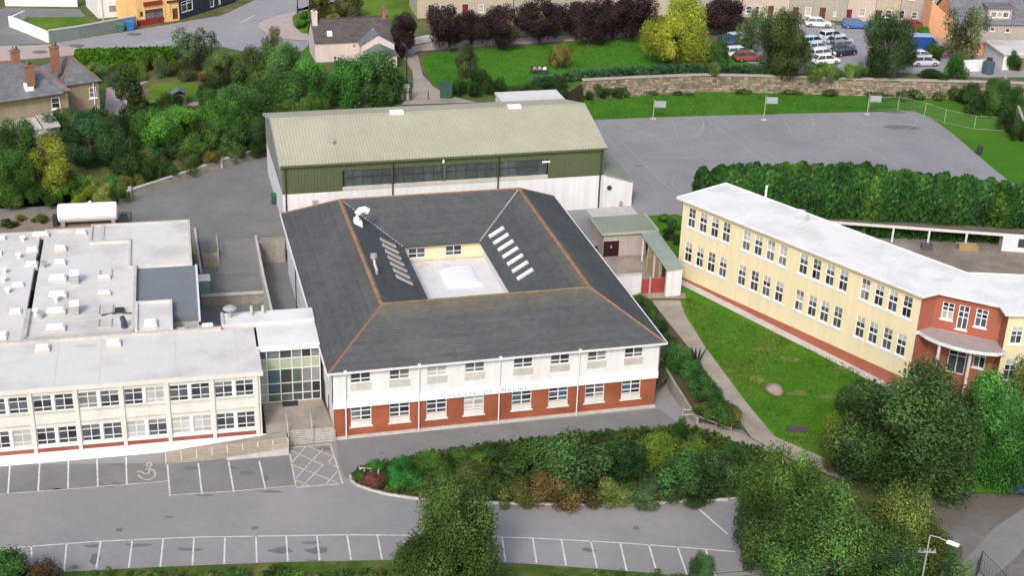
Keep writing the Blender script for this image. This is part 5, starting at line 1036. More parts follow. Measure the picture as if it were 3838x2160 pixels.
window(hh, Fac((0, bw0), (1, bw0)), *w3_, [0, 1], [0, .5, 1], white_b, [halfblind], fw=.09, d=-.08, sill=.15)
window(hh, Fac((0, bw0), (1, bw0)), w3_[0] + .21, w3_[1] + .06, zh, zh + 2.1, [0, 1], [0, .7, 1], white_b, [glass_t], d=-.08, name='door_frame')
mb = MB(); r = slab_hip(mb, 0, hw_, 0, db_ - .5, ze, ze + 2.6, 2.6); slab_hip(mb, -12.5, -.2, 0, db_ - .5, ze, ze + 2.6, 2.6); mb.obj('slate_roof', slate_h, hh, kind='stuff'); ridge_line(hh, *r)
for e, k in (((0, 0, ze), 0), ((hw_, 0, ze), 1)): ridge_line(hh, e, r[k])
rb_ = Fhh.px(70, 148, ze + 3.4).y; mb = MB(); r = slab_hip(mb, -14, hw_ - 1.0, rb_ - 4.2, rb_ + 4.2, ze, ze + 3.4, 3.5); mb.obj('slate_roof', slate_h, hh, kind='stuff'); ridge_line(hh, *r); mb = MB(); boxwalls(mb, -13.5, hw_ - 1.4, db_ + .01, rb_ + 3.8, zh - 1, ze); mb.obj('rear_wall', house_w, hh)
ap_ = Fhh.px(177, 139, ze + 3.0); mb = MB(); m_b = bw0 - .4
slates(mb, [(hw_ - .6, m_b, ze), (wr, m_b, ze), (ap_.x, ap_.y, ze + 3.0)], .6, .45); slates(mb, [(wr, m_b, ze), (wr, m_b + 9, ze), (ap_.x, ap_.y, ze + 3.0)], .6, .45); slates(mb, [(wr, m_b + 9, ze), (hw_ - .6, m_b + 9, ze), (ap_.x, ap_.y, ze + 3.0)], .6, .45); slates(mb, [(hw_ - .6, m_b + 9, ze), (hw_ - .6, m_b, ze), (ap_.x, ap_.y, ze + 3.0)], .6, .45); mb.obj('slate_roof', slate_h, hh, kind='stuff')
ridge_line(hh, (wr, m_b, ze), (ap_.x, ap_.y, ze + 3.0)); ridge_line(hh, (hw_ - .6, m_b, ze), (ap_.x, ap_.y, ze + 3.0))
for x, y, zb_, zt_, pz in ((74, 185, ze + 1.2, ze + 3.5, ze + 2.6), (40, 152, ze + 2.5, ze + 4.5, ze + 3.4), (138, 142, ze + 1.5, ze + 4.5, ze + 3.4)):
    p = Fhh.px(x, y, pz); chimney(hh, p.x, p.y, zb_, zt_, .95, .65)
p = Fhh.px(72, 215, ze + 1.2); m_ = MB(); m_.box(p.x - .5, p.x + .5, p.y - .3, p.y + .3, ze + .6, ze + 1.5); m_.obj('chimney_flashing', white_b, hh)
MB().tube([Fac((0, bw0), (1, bw0)).at(wr - 1.0, .1, zh), Fac((0, bw0), (1, bw0)).at(wr - 1.0, .1, ze)], .06, 6).obj('downpipe', white_b, hh)
q0, q1 = A(85, 292, zh + 2.6), A(128, 288, zh + 2.6); cr0 = Fhh.px(88, 290, zh + 2.7); cr1 = Fhh.px(132, 285, zh + 2.7)
lean = MB(); nn = 10
for k in range(nn):
    x0 = cr0.x + (cr1.x - cr0.x) * k / nn; x1 = x0 + (cr1.x - cr0.x) / nn; lean.hexa([(x0, -2.6, zh + 1.9), (x1 - .06, -2.6, zh + 1.9), (x1 - .06, .3, zh + 2.7), (x0, .3, zh + 2.7), (x0, -2.6, zh + 1.98), (x1 - .06, -2.6, zh + 1.98), (x1 - .06, .3, zh + 2.78), (x0, .3, zh + 2.78)])
for k in range(6): x0 = cr0.x - 3.6 + k * .6; lean.hexa([(x0, -2.2, zh + 1.8), (x0 + .54, -2.2, zh + 1.8), (x0 + .54, .3, zh + 2.5), (x0, .3, zh + 2.5), (x0, -2.2, zh + 1.88), (x0 + .54, -2.2, zh + 1.88), (x0 + .54, .3, zh + 2.58), (x0, .3, zh + 2.58)])
lean.obj('lean_to_roof', conc_l, hh, kind='stuff')
mb = MB(); boxwalls(mb, cr0.x - 3.4, cr1.x - .1, -2.1, .33, zh - 1, zh + 1.8); mb.obj('lean_to_wall', white_l, hh)
# --- cottage by the park
zc_ = ZC; c0, c1 = A(794, 157, zc_), A(905, 152, zc_); Fct = Frame((c0.x, c0.y), math.atan2(c1.y - c0.y, c1.x - c0.x)); zE = zat(c0, 794, 107); 
ct = fthing(Fct, 'gabled_cottage', 'cream two storey cottage with dark slate roof and a projecting gable beside the park', 'cottage')
cr_ = Fct.px(867, 47, zE + 2.6); dpt = max(2 * cr_.y, 6); xr = Fct.px(985, 100, zE).x; xg0 = Fct.px(911, 115, zE).x; gF = -2.2
def cwin(x, y0, y1, wpx, b):
    p = Fct.front(x, y0, b); w = wpx * mpp(Fct.w(p.x, b, p.z)) / 2; return (p.x - w, p.x + w, Fct.front(x, y1, b).z, p.z)
ca, cb, cc_ = cwin(843, 141, 158, 9, 0), cwin(891, 112, 120, 10, 0), cwin(945, 111, 119, 13, gF)
mb = MB(); boxwalls(mb, 0, xr, 0, dpt, zc_ - .5, zE, [ca, cb], gz=zE + 2.5); mb.obj('wall', cottage_w, ct)
gm = (xg0 + xr) / 2; zg = Fct.front(946, 88, gF).z
mb = MB(); wallgrid(mb, Fac((xg0, gF), (xr, gF)), 0, xr - xg0, zc_ - .5, zE, [(cc_[0] - xg0, cc_[1] - xg0, cc_[2], cc_[3])], .12); mb.add([(xg0, gF, zE), (xr, gF, zE), (gm, gF, zg)], ((0, 1, 2),)); wallgrid(mb, Fac((xg0, 0), (xg0, gF)), 0, -gF, zc_ - .5, zE); wallgrid(mb, Fac((xr, gF), (xr, 0)), 0, -gF, zc_ - .5, zE); mb.obj('gable_wall', cottage_w, ct)
for h, b in ((ca, 0), (cb, 0), (cc_, gF)): window(ct, Fac((0, b), (1, b)), *h, [0, 1], [0, .5, 1], white_w, [glass], d=-.08, fw=.06, sill=.1)
mb = MB(); r = slab_hip(mb, -.15, xr + .15, -.3, dpt + .3, zE - .05, zE + 2.6, gable=True); mb.obj('slate_roof', slate_br, ct, kind='stuff'); ridge_line(ct, *r, m=hall_dark)
mb = MB(); rbk = dpt / 2 * .85
slates(mb, [(xg0 - .25, gF - .2, zE - .1), (xg0 - .25, .0, zE - .1), (gm, rbk, zg + .1), (gm, gF - .2, zg + .1)], .6, .45); slates(mb, [(xr + .25, 0, zE - .1), (xr + .25, gF - .2, zE - .1), (gm, gF - .2, zg + .1), (gm, rbk, zg + .1)], .6, .45); mb.obj('gable_roof', slate_h, ct, kind='stuff')
chimney(ct, .35, dpt / 2 - .3, zE + 1.2, zE + 3.6, .7, 1.3, 1, cottage_w); chimney(ct, xr - .5, dpt / 2, zE + 2, zE + 3.7, .6, .9, 1)
p = Fct.l(onpl(829, 86, Fct.w(0, -.3, zE), (Fct.n.x * -2.65, Fct.n.y * -2.65, dpt / 2 + .3))); MB().hexa([(p.x - .35, p.y - .35, p.z - .2), (p.x + .35, p.y - .35, p.z - .2), (p.x + .35, p.y + .35, p.z + .2), (p.x - .35, p.y + .35, p.z + .2), (p.x - .35, p.y - .35, p.z - .05), (p.x + .35, p.y - .35, p.z - .05), (p.x + .35, p.y + .35, p.z + .4), (p.x - .35, p.y + .35, p.z + .4)]).obj('rooflight', white_b, ct)
p = A(958, 168, ZC); sd2 = thing('green_shed', 'small shed with green pitched roof in front of the cottage gable', 'shed', p, Fct.yaw); mb = MB(); boxwalls(mb, -2, 2, -1.5, 1.5, -.2, 1.9); mb.obj('wall', cottage_w, sd2)
mb = MB(); mb.hexa([(-2.3, -1.8, 1.8), (0, -1.8, 2.9), (0, 1.8, 2.9), (-2.3, 1.8, 1.8), (-2.3, -1.8, 1.9), (0, -1.8, 3.0), (0, 1.8, 3.0), (-2.3, 1.8, 1.9)]); mb.hexa([(0, -1.8, 2.9), (2.3, -1.8, 1.8), (2.3, 1.8, 1.8), (0, 1.8, 2.9), (0, -1.8, 3.0), (2.3, -1.8, 1.9), (2.3, 1.8, 1.9), (0, 1.8, 3.0)]); mb.add([(-2, -1.5, 1.9), (2, -1.5, 1.9), (0, -1.5, 2.85)], ((0, 1, 2),)); mb.obj('roof', mat('green shed roof', (.13, .17, .14), .8, .1, 1), sd2)
p = A(850, 138 + 20, ZC)
# --- terrace along the top edge
def terrace_house(x0, x1, y0, y1, wm, name, label, doors, wins, roofm=slate_h, hgt=6.6):
    a, b = A(x0, y0, ZC), A(x1, y1, ZC); F = Frame((a.x, a.y), math.atan2(b.y - a.y, b.x - a.x)); L_ = (b - a).xy.length
    t = fthing(F, name, label, 'house', 0, 'terraced houses along the far street'); hs = []; fin = []
    for x, w, h, m_ in doors:
        s = F.front(x, y0 + (y1 - y0) * (x - x0) / (x1 - x0), 0).x; hs.append((s - w / 2, s + w / 2, ZC + .02, ZC + h)); fin.append(('d', m_))
    for x, y, w, h, g in wins:
        p = F.front(x, y, 0); hs.append((p.x - w / 2, p.x + w / 2, p.z - h / 2, p.z + h / 2)); fin.append(('w', g))
    n = max(2, int(L_ / 3.2))
    for k in range(n): s = L_ * (k + .5) / n; hs.append((s - .45, s + .45, ZC + 3.9, ZC + 5.5)); fin.append(('w', glass))
    mb = MB(); wallgrid(mb, Fac((0, 0), (L_, 0)), 0, L_, ZC - .5, ZC + hgt, hs, .12); wallgrid(mb, Fac((L_, 0), (L_, 8)), 0, 8, ZC - .5, ZC + hgt); wallgrid(mb, Fac((0, 8), (0, 0)), 0, 8, ZC - .5, ZC + hgt); wallgrid(mb, Fac((L_, 8), (0, 8)), 0, L_, ZC - .5, ZC + hgt)
    for q in (0, L_): mb.add([(q, 0, ZC + hgt), (q, 8, ZC + hgt), (q, 4, ZC + hgt + 2.4)], ((0, 1, 2),))
    mb.obj('wall', wm, t); F0_ = Fac((0, 0), (L_, 0))
    for h, (k, m_) in zip(hs, fin):
        if k == 'd':
            d_ = MB().fbox(F0_, h[0] + .02, h[1] - .02, -.1, -.04, h[2], h[3] - .02).obj('door', m_, t); MB().fbox(F0_, h[1] - .2, h[1] - .12, -.04, .0, ZC + 1, ZC + 1.12).obj('handle', metal_g, d_)
        else: window(t, F0_, *h, [0, 1], [0, .5, 1], white_w, [m_], d=-.08, fw=.08, sill=.12, one=True)
    mb = MB(); slab_hip(mb, 0, L_, -.3, 8.3, ZC + hgt - .05, ZC + hgt + 2.5, gable=True, ch=.6, cw=.9); mb.obj('roof', roofm, t, kind='stuff'); chimney(t, L_ - .6, 4, ZC + hgt + 1.5, ZC + hgt + 3.6)
bd, md, dd = mat('brown door', (.10, .045, .025), .6, .1, 1), mat('maroon door', (.13, .02, .03), .6, .1, 1), mat('dark door', (.06, .055, .05), .6, .1, 1)
T = 'terraced_house'
terrace_house(1050, 1290, 46, 40, beige_w, T, 'beige terraced house behind the leftmost copper trees', [(1085, .9, 2.1, dd), (1170, .9, 2.1, md)], [(1115, 22, .9, 1.3, glass), (1210, 20, .9, 1.3, blind), (1255, 20, .9, 1.3, glass)])
terrace_house(1292, 1500, 40, 36, grey_w, T, 'grey beige terraced house behind the middle copper trees', [(1330, .9, 2.1, bd), (1440, .9, 2.1, dd)], [(1375, 18, .9, 1.3, blind), (1470, 16, .9, 1.3, glass)])
terrace_house(1502, 1700, 36, 38, beige_w, T, 'beige terraced house behind the yellow green tree', [(1560, .9, 2.1, md)], [(1525, 16, .9, 1.3, glass), (1600, 16, .9, 1.3, glass)])
terrace_house(1702, 1863, 38, 42, grey_w, T, 'grey terraced house behind the rightmost copper tree', [(1780, .9, 2.1, bd)], [(1740, 16, .9, 1.3, glass)])
terrace_house(1865, 1982, 42, 46, pink_w, T, 'pinkish cream terraced house behind the pale grey green tree', [(1937, .9, 2.0, bd)], [(1884, 38 - 14, .9, 1.2, glass), (1905, 24, .8, 1.2, halfblind)])
terrace_house(1983, 2127, 46, 52, grey_w, T, 'brown grey terraced house behind the white side-on car', [(1999, .9, 1.9, bd), (2067, .95, 2.0, bd)], [(2033, 28, 1.0, 1.4, blind), (2100, 34, .5, .8, blind)])
terrace_house(2128, 2198, 52, 54, pink_w, T, 'pinkish terraced house behind the blue side-on car', [(2134, .85, 1.9, md)], [(2169, 30, 1.0, 1.3, blind)])
terrace_house(2199, 2259, 54, 57, beige_w, T, 'narrow beige terraced house with dark door', [(2207, .95, 1.9, dd)], [(2235, 34, .9, 1.2, glass)])
terrace_house(2260, 2357, 57, 64, grey_w, T, 'grey terraced house with white door behind the red car', [(2333, .95, 2.0, white_b)], [(2269, 36, .8, 1.4, glass), (2300, 38, .9, 1.1, halfblind)])
# --- peach gabled house with blue grey roof at the top right
a, b = A(2392, 102, ZC), A(2640, 106, ZC); Fo = Frame((a.x, a.y), math.atan2(b.y - a.y, b.x - a.x)); Lo = (b - a).xy.length; zo = Fo.front(2500, 59, 0).z
ph = fthing(Fo, 'peach_house', 'grey house with peach gable and blue grey dormered roof at the top right', 'house')
ho = [(s - .35, s + .35, z - .3, z + .3) for s, z in ((lambda p: (p.x, p.z))(Fo.front(x, y, 0)) for x, y in ((2497, 73), (2535, 76)))]
mb = MB(); wallgrid(mb, Fac((0, 0), (Lo, 0)), 0, Lo, ZC - .5, zo, ho, .12); wallgrid(mb, Fac((Lo, 0), (Lo, 9)), 0, 9, ZC - .5, zo); wallgrid(mb, Fac((Lo, 9), (0, 9)), 0, Lo, ZC - .5, zo); mb.obj('wall', grey_w, ph)
mb = MB(); wallgrid(mb, Fac((0, 9), (0, 0)), 0, 9, ZC - .5, zo); mb.add([(0, 0, zo), (0, 9, zo), (0, 4.5, zo + 3.6)], ((0, 1, 2),)); mb.quad((-.0, 0, ZC - .5), (-2.6, 3.5, ZC - .5), (-2.6, 3.5, zo + 2.5), (0, 0, zo + .3)); mb.quad((-2.6, 3.5, ZC - .5), (-2.6, 7, ZC - .5), (-2.6, 7, zo + 2.5), (-2.6, 3.5, zo + 2.5)); mb.obj('gable_wall', orange_g, ph)
for h in ho: window(ph, Fac((0, 0), (Lo, 0)), *h, [0, 1], [0, 1], white_w, [glass], d=-.08, sill=.1)
mb = MB(); slab_hip(mb, -.2, Lo + .2, -.4, 9.4, zo - .05, zo + 4.2, gable=True); mb.obj('slate_roof', slate_h, ph, kind='stuff')
dp = Fo.front(2509, 52, .8); dz0, dz1 = zo + .1, zo + 2.4; dw = 1.9; mb = MB(); dwn = [(dp.x - 1.5 - (dp.x - dw), dp.x + 1.5 - (dp.x - dw), dz0 + .75, dz0 + 1.75)]
wallgrid(mb, Fac((dp.x - dw, .3), (dp.x + dw, .3)), 0, 2 * dw, dz0, dz1, dwn, .1); wallgrid(mb, Fac((dp.x - dw, 4), (dp.x - dw, .3)), 0, 3.7, dz0, dz1); wallgrid(mb, Fac((dp.x + dw, .3), (dp.x + dw, 4)), 0, 3.7, dz0, dz1); mb.obj('dormer_wall', grey_w, ph)
window(ph, Fac((dp.x - dw, .3), (dp.x + dw, .3)), *dwn[0], [0, .33, .67, 1], [0, 1], white_b, [halfblind, blind, halfblind], d=-.06, fw=.12, bw=.12)
MB().hexa([(dp.x - dw - .3, 0, dz1), (dp.x + dw + .3, 0, dz1), (dp.x + dw + .3, 4.2, dz1 + .2), (dp.x - dw - .3, 4.2, dz1 + .2), (dp.x - dw - .3, 0, dz1 + .15), (dp.x + dw + .3, 0, dz1 + .15), (dp.x + dw + .3, 4.2, dz1 + .35), (dp.x - dw - .3, 4.2, dz1 + .35)]).obj('dormer_roof', slate_h, ph)
wallthing('peach_wall', 'peach painted garden wall behind the tree at upper right', [A(2366, 136, ZC), A(2440, 138, ZC), A(2512, 140, ZC)], .4, ZC - .3, 1.9, orange_g)
wallthing('white_garden_wall', 'white boarded wall right of the small bush above the stone wall', AP([(2418, 180), (2474, 178)], ZC), .25, ZC - .3, 1.7, white_w)
tk2 = thing('garden_tank', 'dark teal tank beside the white boarded wall', 'tank', A(2484, 184, ZC)); MB().tube([(0, 0, 0), (0, 0, 1.7), (0, 0, 1.95)], [.85, .85, .3], 12).obj('body', mat('dark teal plastic', (.05, .09, .12), .6, .1, 1), tk2); MB().tube([(0, 0, 1.9), (0, 0, 2.3)], .4, 10).obj('cap', metal_d, tk2)
g0 = A(2520, 176, ZC); gr = thing('pale_garage', 'pale roofed garage at the right edge above the playing court', 'garage', g0, .1); mb = MB(); boxwalls(mb, 0, 12, 0, 7, -.3, 2.3, [(1, 3.4, 0, 1.9)]); mb.obj('wall', white_l, gr); MB().box(-.3, 12, -.3, 7.3, 2.3, 2.5).obj('roof', felt_w, gr); MB().box(1, 3.4, .08, .12, 0, 1.9).obj('door', mat('brown garage door', (.20, .12, .09), .7, .1, 1), gr)
wallthing('edge_wall', 'grey rendered wall at the right edge above the hedge slope', [A(2524, 205, ZC), A(2548, 250, 4.0), A(2576, 330, 3.4), A(2640, 420, 2.8)], .35, 2.0, .9, grey_w)
# --- top left: white house, shops, walls
w0, w1 = A(247, 46, ZC), A(338, 38, ZC); Fwh = Frame((w0.x, w0.y), math.atan2(w1.y - w0.y, w1.x - w0.x)); Lw = (w1 - w0).xy.length
wh = fthing(Fwh, 'white_house', 'white rendered house with one wide window behind the grey green wall', 'house'); p = Fwh.front(291, 21, 0); hs = [(p.x - 1.0, p.x + 1.0, p.z - .5, p.z + .5)]
mb = MB(); wallgrid(mb, Fac((0, 0), (Lw, 0)), 0, Lw, ZC - .5, ZC + 5.5, hs, .12); wallgrid(mb, Fac((Lw, 0), (Lw, 8)), 0, 8, ZC - .5, ZC + 5.5); wallgrid(mb, Fac((0, 8), (0, 0)), 0, 8, ZC - .5, ZC + 5.5); wallgrid(mb, Fac((Lw, 8), (0, 8)), 0, Lw, ZC - .5, ZC + 5.5); mb.obj('wall', white_w, wh); window(wh, Fac((0, 0), (Lw, 0)), *hs[0], [0, .5, 1], [0, 1], grey_w, [halfblind], d=-.08)
mb = MB(); slab_hip(mb, -.3, Lw + .3, -.3, 8.3, ZC + 5.4, ZC + 7.8, ch=.6, cw=.9); mb.obj('roof', slate_h, wh, kind='stuff')
wallthing('grey_green_wall', 'grey green roadside wall running from the white garden wall to the yellow shop', [A(126, 108, ZC), A(200, 97, ZC), A(343, 70, ZC)], .35, ZC - .3, zat(A(200, 97, ZC), 200, 66) - ZC, wall_gg, cope=conc_l)
wallthing('white_wall', 'bright white garden wall at the top left corner', [A(26, 66, ZC), A(70, 84, ZC), A(124, 107, ZC)], .35, ZC - .3, 1.6, white_b)
wallthing('white_return_wall', 'short white wall return beside the top left garden lawn', [A(62, 48, ZC), A(27, 65, ZC)], .35, ZC - .3, 1.3, white_w)
wallthing('long_white_wall', 'long white wall along the top left edge of the picture', [A(14, 14, ZC), A(196, 16, ZC)], .35, ZC - .3, 2.0, white_w)
sheet('garden_lawn', AP([(55, 66), (120, 98), (210, 86), (235, 66), (215, 42), (70, 44)], ZC), lawn_m, .05)
sheet('side_lane', AP([(-100, 130), (-60, 40), (10, 20), (200, 22), (215, 42), (65, 46), (25, 68), (122, 110), (60, 112)], ZC), asphalt_d, .02)
def shop(x0, x1, y0, y1, m, name, label, parts, hgt=6.5, zcol=3.6):
    a, b = A(x0, y0, ZC), A(x1, y1, ZC); F = Frame((a.x, a.y), math.atan2(b.y - a.y, b.x - a.x)); L_ = (b - a).xy.length; t = fthing(F, name, label, 'shop'); F_ = Fac((0, 0), (L_, 0)); hs = []
    for x, ya, yb, w, kind, mm in parts:
        p, q = F.front(x, ya, 0), F.front(x, yb, 0); hs.append((max(p.x - w / 2, .05), min(p.x + w / 2, L_ - .05), max(q.z, ZC + .05), p.z))
    mb = MB(); wallgrid(mb, F_, 0, L_, ZC - .3, ZC + hgt, hs, .15); wallgrid(mb, Fac((L_, 0), (L_, 8)), 0, 8, ZC - .3, ZC + hgt); wallgrid(mb, Fac((0, 8), (0, 0)), 0, 8, ZC - .3, ZC + hgt); wallgrid(mb, Fac((L_, 8), (0, 8)), 0, L_, ZC - .3, ZC + hgt); mb.obj('wall', m, t)
    for h, (x, ya, yb, w, kind, mm) in zip(hs, parts):
        if kind == 'door': MB().fbox(F_, h[0], h[1], -.12, -.06, h[2], h[3]).obj('door', mm[0], t)
        else: window(t, F_, *h, [0, .5, 1] if w > 1.5 else [0, 1], [0, .75, 1] if w > 1.5 else [0, 1], mm[0], mm[1:], d=-.1, fw=.14)
    mb = MB(); slab_hip(mb, 0, L_, -.3, 8.3, ZC + hgt, ZC + hgt + 2.4, gable=True, ch=.6, cw=.9); mb.obj('roof', slate_h, t, kind='stuff'); return t, F_, L_, F
t, F_, L_, F = shop(345, 452, 66, 50, shop_y, 'corner_shop', 'yellow fronted shop with maroon shop window and base at the top left', [(388, 22, 52, 3.0, 'win', [shop_r, halfblind, glass, halfblind, glass]), (356, 27, 44, .7, 'win', [shop_y, glass]), (440, 20, 48, .9, 'door', [bd])])
MB().fbox(F_, .0, L_ * .62, .0, .12, ZC, ZC + .9).obj('stall_riser', shop_r, t); MB().fbox(F_, L_ * .18, L_ * .60, .0, .3, ZC + 2.9, ZC + 3.5).obj('fascia', shop_r, t); MB().fbox(F_, L_ * .72, L_ * .98, .0, .25, ZC + 2.9, ZC + 3.2).obj('fascia', bd, t)
for u in (.02, .16, .62, .74): MB().fbox(F_, L_ * u, L_ * u + .3, .0, .1, ZC + .9, ZC + 2.9).obj('pilaster', shop_y, t)
t, F_, L_, F = shop(453, 592, 50, 5, shop_n, 'navy_shop', 'dark navy shop with white framed display window and two pale doorways', [(470, 0, 29, 2.8, 'win', [white_b, glass, glass]), (533, -8, 18, 1.0, 'win', [white_b, glass]), (552, -8, 12, .6, 'door', [white_w])])
sb = thing('pavement_board', 'small white folding board on the pavement beside the yellow shop', 'sign', A(449, 47, ZC)); MB().hexa([(-.35, -.25, 0), (.35, -.25, 0), (.35, .25, 0), (-.35, .25, 0), (-.3, -.04, 1.0), (.3, -.04, 1.0), (.3, .04, 1.0), (-.3, .04, 1.0)]).obj('board', white_w, sb)
bn = thing('wheelie_bin', 'dark green wheelie bin against the grey green roadside wall', 'bin', A(303, 80, ZC), Fwh.yaw, 'bins by the roadside wall'); bin_parts(bn, (.06, .15, .12), .9, .9, 1.2)
bn = thing('wheelie_bin', 'blue wheelie bin beside the yellow shop corner', 'bin', A(327, 76, ZC), Fwh.yaw, 'bins by the roadside wall'); bin_parts(bn, (.04, .15, .38), 1.1, 1.0, 1.35)
wallthing('terrace_wall', 'white low wall and gravel edge right of the cottage under the copper trees', [A(975, 106, ZC), A(1040, 112, ZC), A(1100, 100, ZC)], .3, ZC - .2, 1.0, white_w)
hu = thing('garden_hut', 'small brown garden hut with grey roof on the lawn beside the conifer', 'hut', A(452, 262, ZC), .3); mb = MB(); boxwalls(mb, -.8, .8, -.7, .7, -.1, 1.5); mb.obj('wall', mat('hut timber', (.10, .07, .05), .9, .1, 1), hu)
mb = MB(); mb.hexa([(-1.0, -.9, 1.45), (0, -.9, 2.05), (0, .9, 2.05), (-1.0, .9, 1.45), (-1.0, -.9, 1.53), (0, -.9, 2.13), (0, .9, 2.13), (-1.0, .9, 1.53)]); mb.hexa([(0, -.9, 2.05), (1.0, -.9, 1.45), (1.0, .9, 1.45), (0, .9, 2.05), (0, -.9, 2.13), (1.0, -.9, 1.53), (1.0, .9, 1.53), (0, .9, 2.13)]); mb.obj('roof', slate_h, hu)
sheet('garden', AP([(268, 322), (262, 220), (300, 160), (560, 160), (640, 180), (560, 240), (400, 285)], ZC), rough_m, .01)
sheet('garden_lawn', AP([(372, 262), (380, 212), (470, 204), (515, 222), (520, 240), (470, 258)], ZC), lawn_m, .03)
sheet('garden_path', AP([(262, 300), (268, 222), (350, 200), (372, 205), (330, 225), (310, 290), (470, 262), (520, 250), (510, 262), (330, 305)], ZC), pave_m, .024)
sheet('front_lawn', AP([(640, 150), (660, 108), (790, 108), (790, 150), (740, 160)], ZC), lawn_w, .008)
sheet('town_green', AP([(742, 80), (736, 40), (760, 30), (860, 5), (1000, -15), (1065, 10), (1050, 50), (1000, 80), (980, 95), (880, 60), (800, 50), (785, 85)], ZC), lawn_m, .02)
wallthing('green_edge_wall', 'thin white wall curving along the right edge of the far green', [A(1040, -10, ZC), A(1053, 18, ZC), A(1052, 40, ZC)], .25, ZC - .2, .5, white_w)
# ================================================================== VEGETATION
def cloud_mesh(name, P, Nn, size, seed, tint_var=.2, warmv=.09, clump=None, up=0.0, aspect=1.5, upright=False):
    """many leaf-sized quads at points P (n,3) facing roughly Nn"""
    r = np.random.default_rng(seed); n = len(P)
    N_ = Nn + r.normal(0, .55, (n, 3)); N_[:, 2] += up; N_ /= np.linalg.norm(N_, axis=1)[:, None] + 1e-9
    T = np.cross(N_, r.normal(0, 1, (n, 3))); T /= np.linalg.norm(T, axis=1)[:, None] + 1e-9; B = np.cross(N_, T)
    if upright: T = np.array([0, 0, 1.0]) + .45 * Nn + r.normal(0, .3, (n, 3)); T /= np.linalg.norm(T, axis=1)[:, None]; B = np.cross(Nn + r.normal(0, .4, (n, 3)), T); B /= np.linalg.norm(B, axis=1)[:, None] + 1e-9
    s = (size * r.uniform(.6, 1.35, n))[:, None]; T = T * s * aspect * .5; B = B * s * .5
    V = np.stack([P - T, P - B * .9, P + T, P + B * .9], 1).reshape(-1, 3)
    me = bpy.data.meshes.new(name); me.vertices.add(4 * n); me.vertices.foreach_set('co', V.ravel().astype(np.float32))
    me.loops.add(4 * n); me.loops.foreach_set('vertex_index', np.arange(4 * n, dtype=np.int32))
    me.polygons.add(n); me.polygons.foreach_set('loop_start', np.arange(0, 4 * n, 4, dtype=np.int32)); me.polygons.foreach_set('loop_total', np.full(n, 4, dtype=np.int32))
    k = r.lognormal(0, tint_var, n); 
    if clump is not None: k *= clump
    w = r.normal(0, warmv, n); col = np.ones((n, 4)); col[:, 0] = k * (1 + w * 1.6); col[:, 1] = k * (1 + w * .4); col[:, 2] = k * (1 - w)
    at = me.color_attributes.new('tint', 'FLOAT_COLOR', 'CORNER'); at.data.foreach_set('color', np.repeat(np.clip(col, .05, 4), 4, axis=0).ravel().astype(np.float32))
    me.materials.append(LEAF); me.update(calc_edges=True); return me
def sph(r, n):
    v = r.normal(0, 1, (n, 3)); return v / np.linalg.norm(v, axis=1)[:, None]
ZM = {'round': 2.0, 'tall': 3.0, 'vase': 2.0, 'cone': 2.6, 'dome': 1.2}
def crown(name, n, seed, lobes=16, size=.06, style='round', lobe_r=(.26, .44), squash=1.0):
    """crown in a unit box: radius 1 across, 0..1 high"""
    r = np.random.default_rng(seed); P = []; Nn = []; K = []
    cs = []
    for i in range(lobes):
        d = sph(r, 1)[0]; rad = r.uniform(.45, .82); lr = r.uniform(*lobe_r)
        if style == 'round': c = np.array([d[0] * rad, d[1] * rad, .5 + d[2] * rad * .5])
        elif style == 'dome': c = np.array([d[0] * rad, d[1] * rad, .12 + abs(d[2]) * rad * .8])
        elif style == 'tall': c = np.array([d[0] * rad * .8, d[1] * rad * .8, .5 + d[2] * .45])
        elif style == 'cone':
            z = r.uniform(.05, .92); q = (1 - z) ** .75 * .8; a = r.uniform(0, 6.28); c = np.array([math.cos(a) * q * r.uniform(.5, 1), math.sin(a) * q * r.uniform(.5, 1), z]); lr *= (.45 + .75 * (1 - z))
        elif style == 'vase': z = r.uniform(.35, .85); a = r.uniform(0, 6.28); q = r.uniform(.2, .75); c = np.array([math.cos(a) * q, math.sin(a) * q, z])
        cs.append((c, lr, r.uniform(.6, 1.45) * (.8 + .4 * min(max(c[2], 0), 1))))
    w = np.array([c[1] ** 2 for c in cs]); w = (w / w.sum() * n).astype(int)
    for (c, lr, kk), m in zip(cs, w):
        d = sph(r, m); rr = lr * r.uniform(.25, 1.0, m) ** .4 * r.normal(1, .12, m)
        p = c + d * rr[:, None] * np.array([1, 1, .5 * squash + .12]); P.append(p); Nn.append(d); K.append(np.full(m, kk))
    P = np.concatenate(P); Nn = np.concatenate(Nn); K = np.concatenate(K); P[:, 2] = np.clip(P[:, 2], 0.0, None)
    zm = ZM[style]; mx = np.percentile(np.hypot(P[:, 0], P[:, 1]), 98); P[:, :2] /= mx; P[:, 2] = zm * (P[:, 2] - np.percentile(P[:, 2], 1)) / (np.percentile(P[:, 2], 99.3) - np.percentile(P[:, 2], 1))
    return cloud_mesh(name, P, Nn, size, seed + 1, clump=K, up=.25, aspect=1.6)
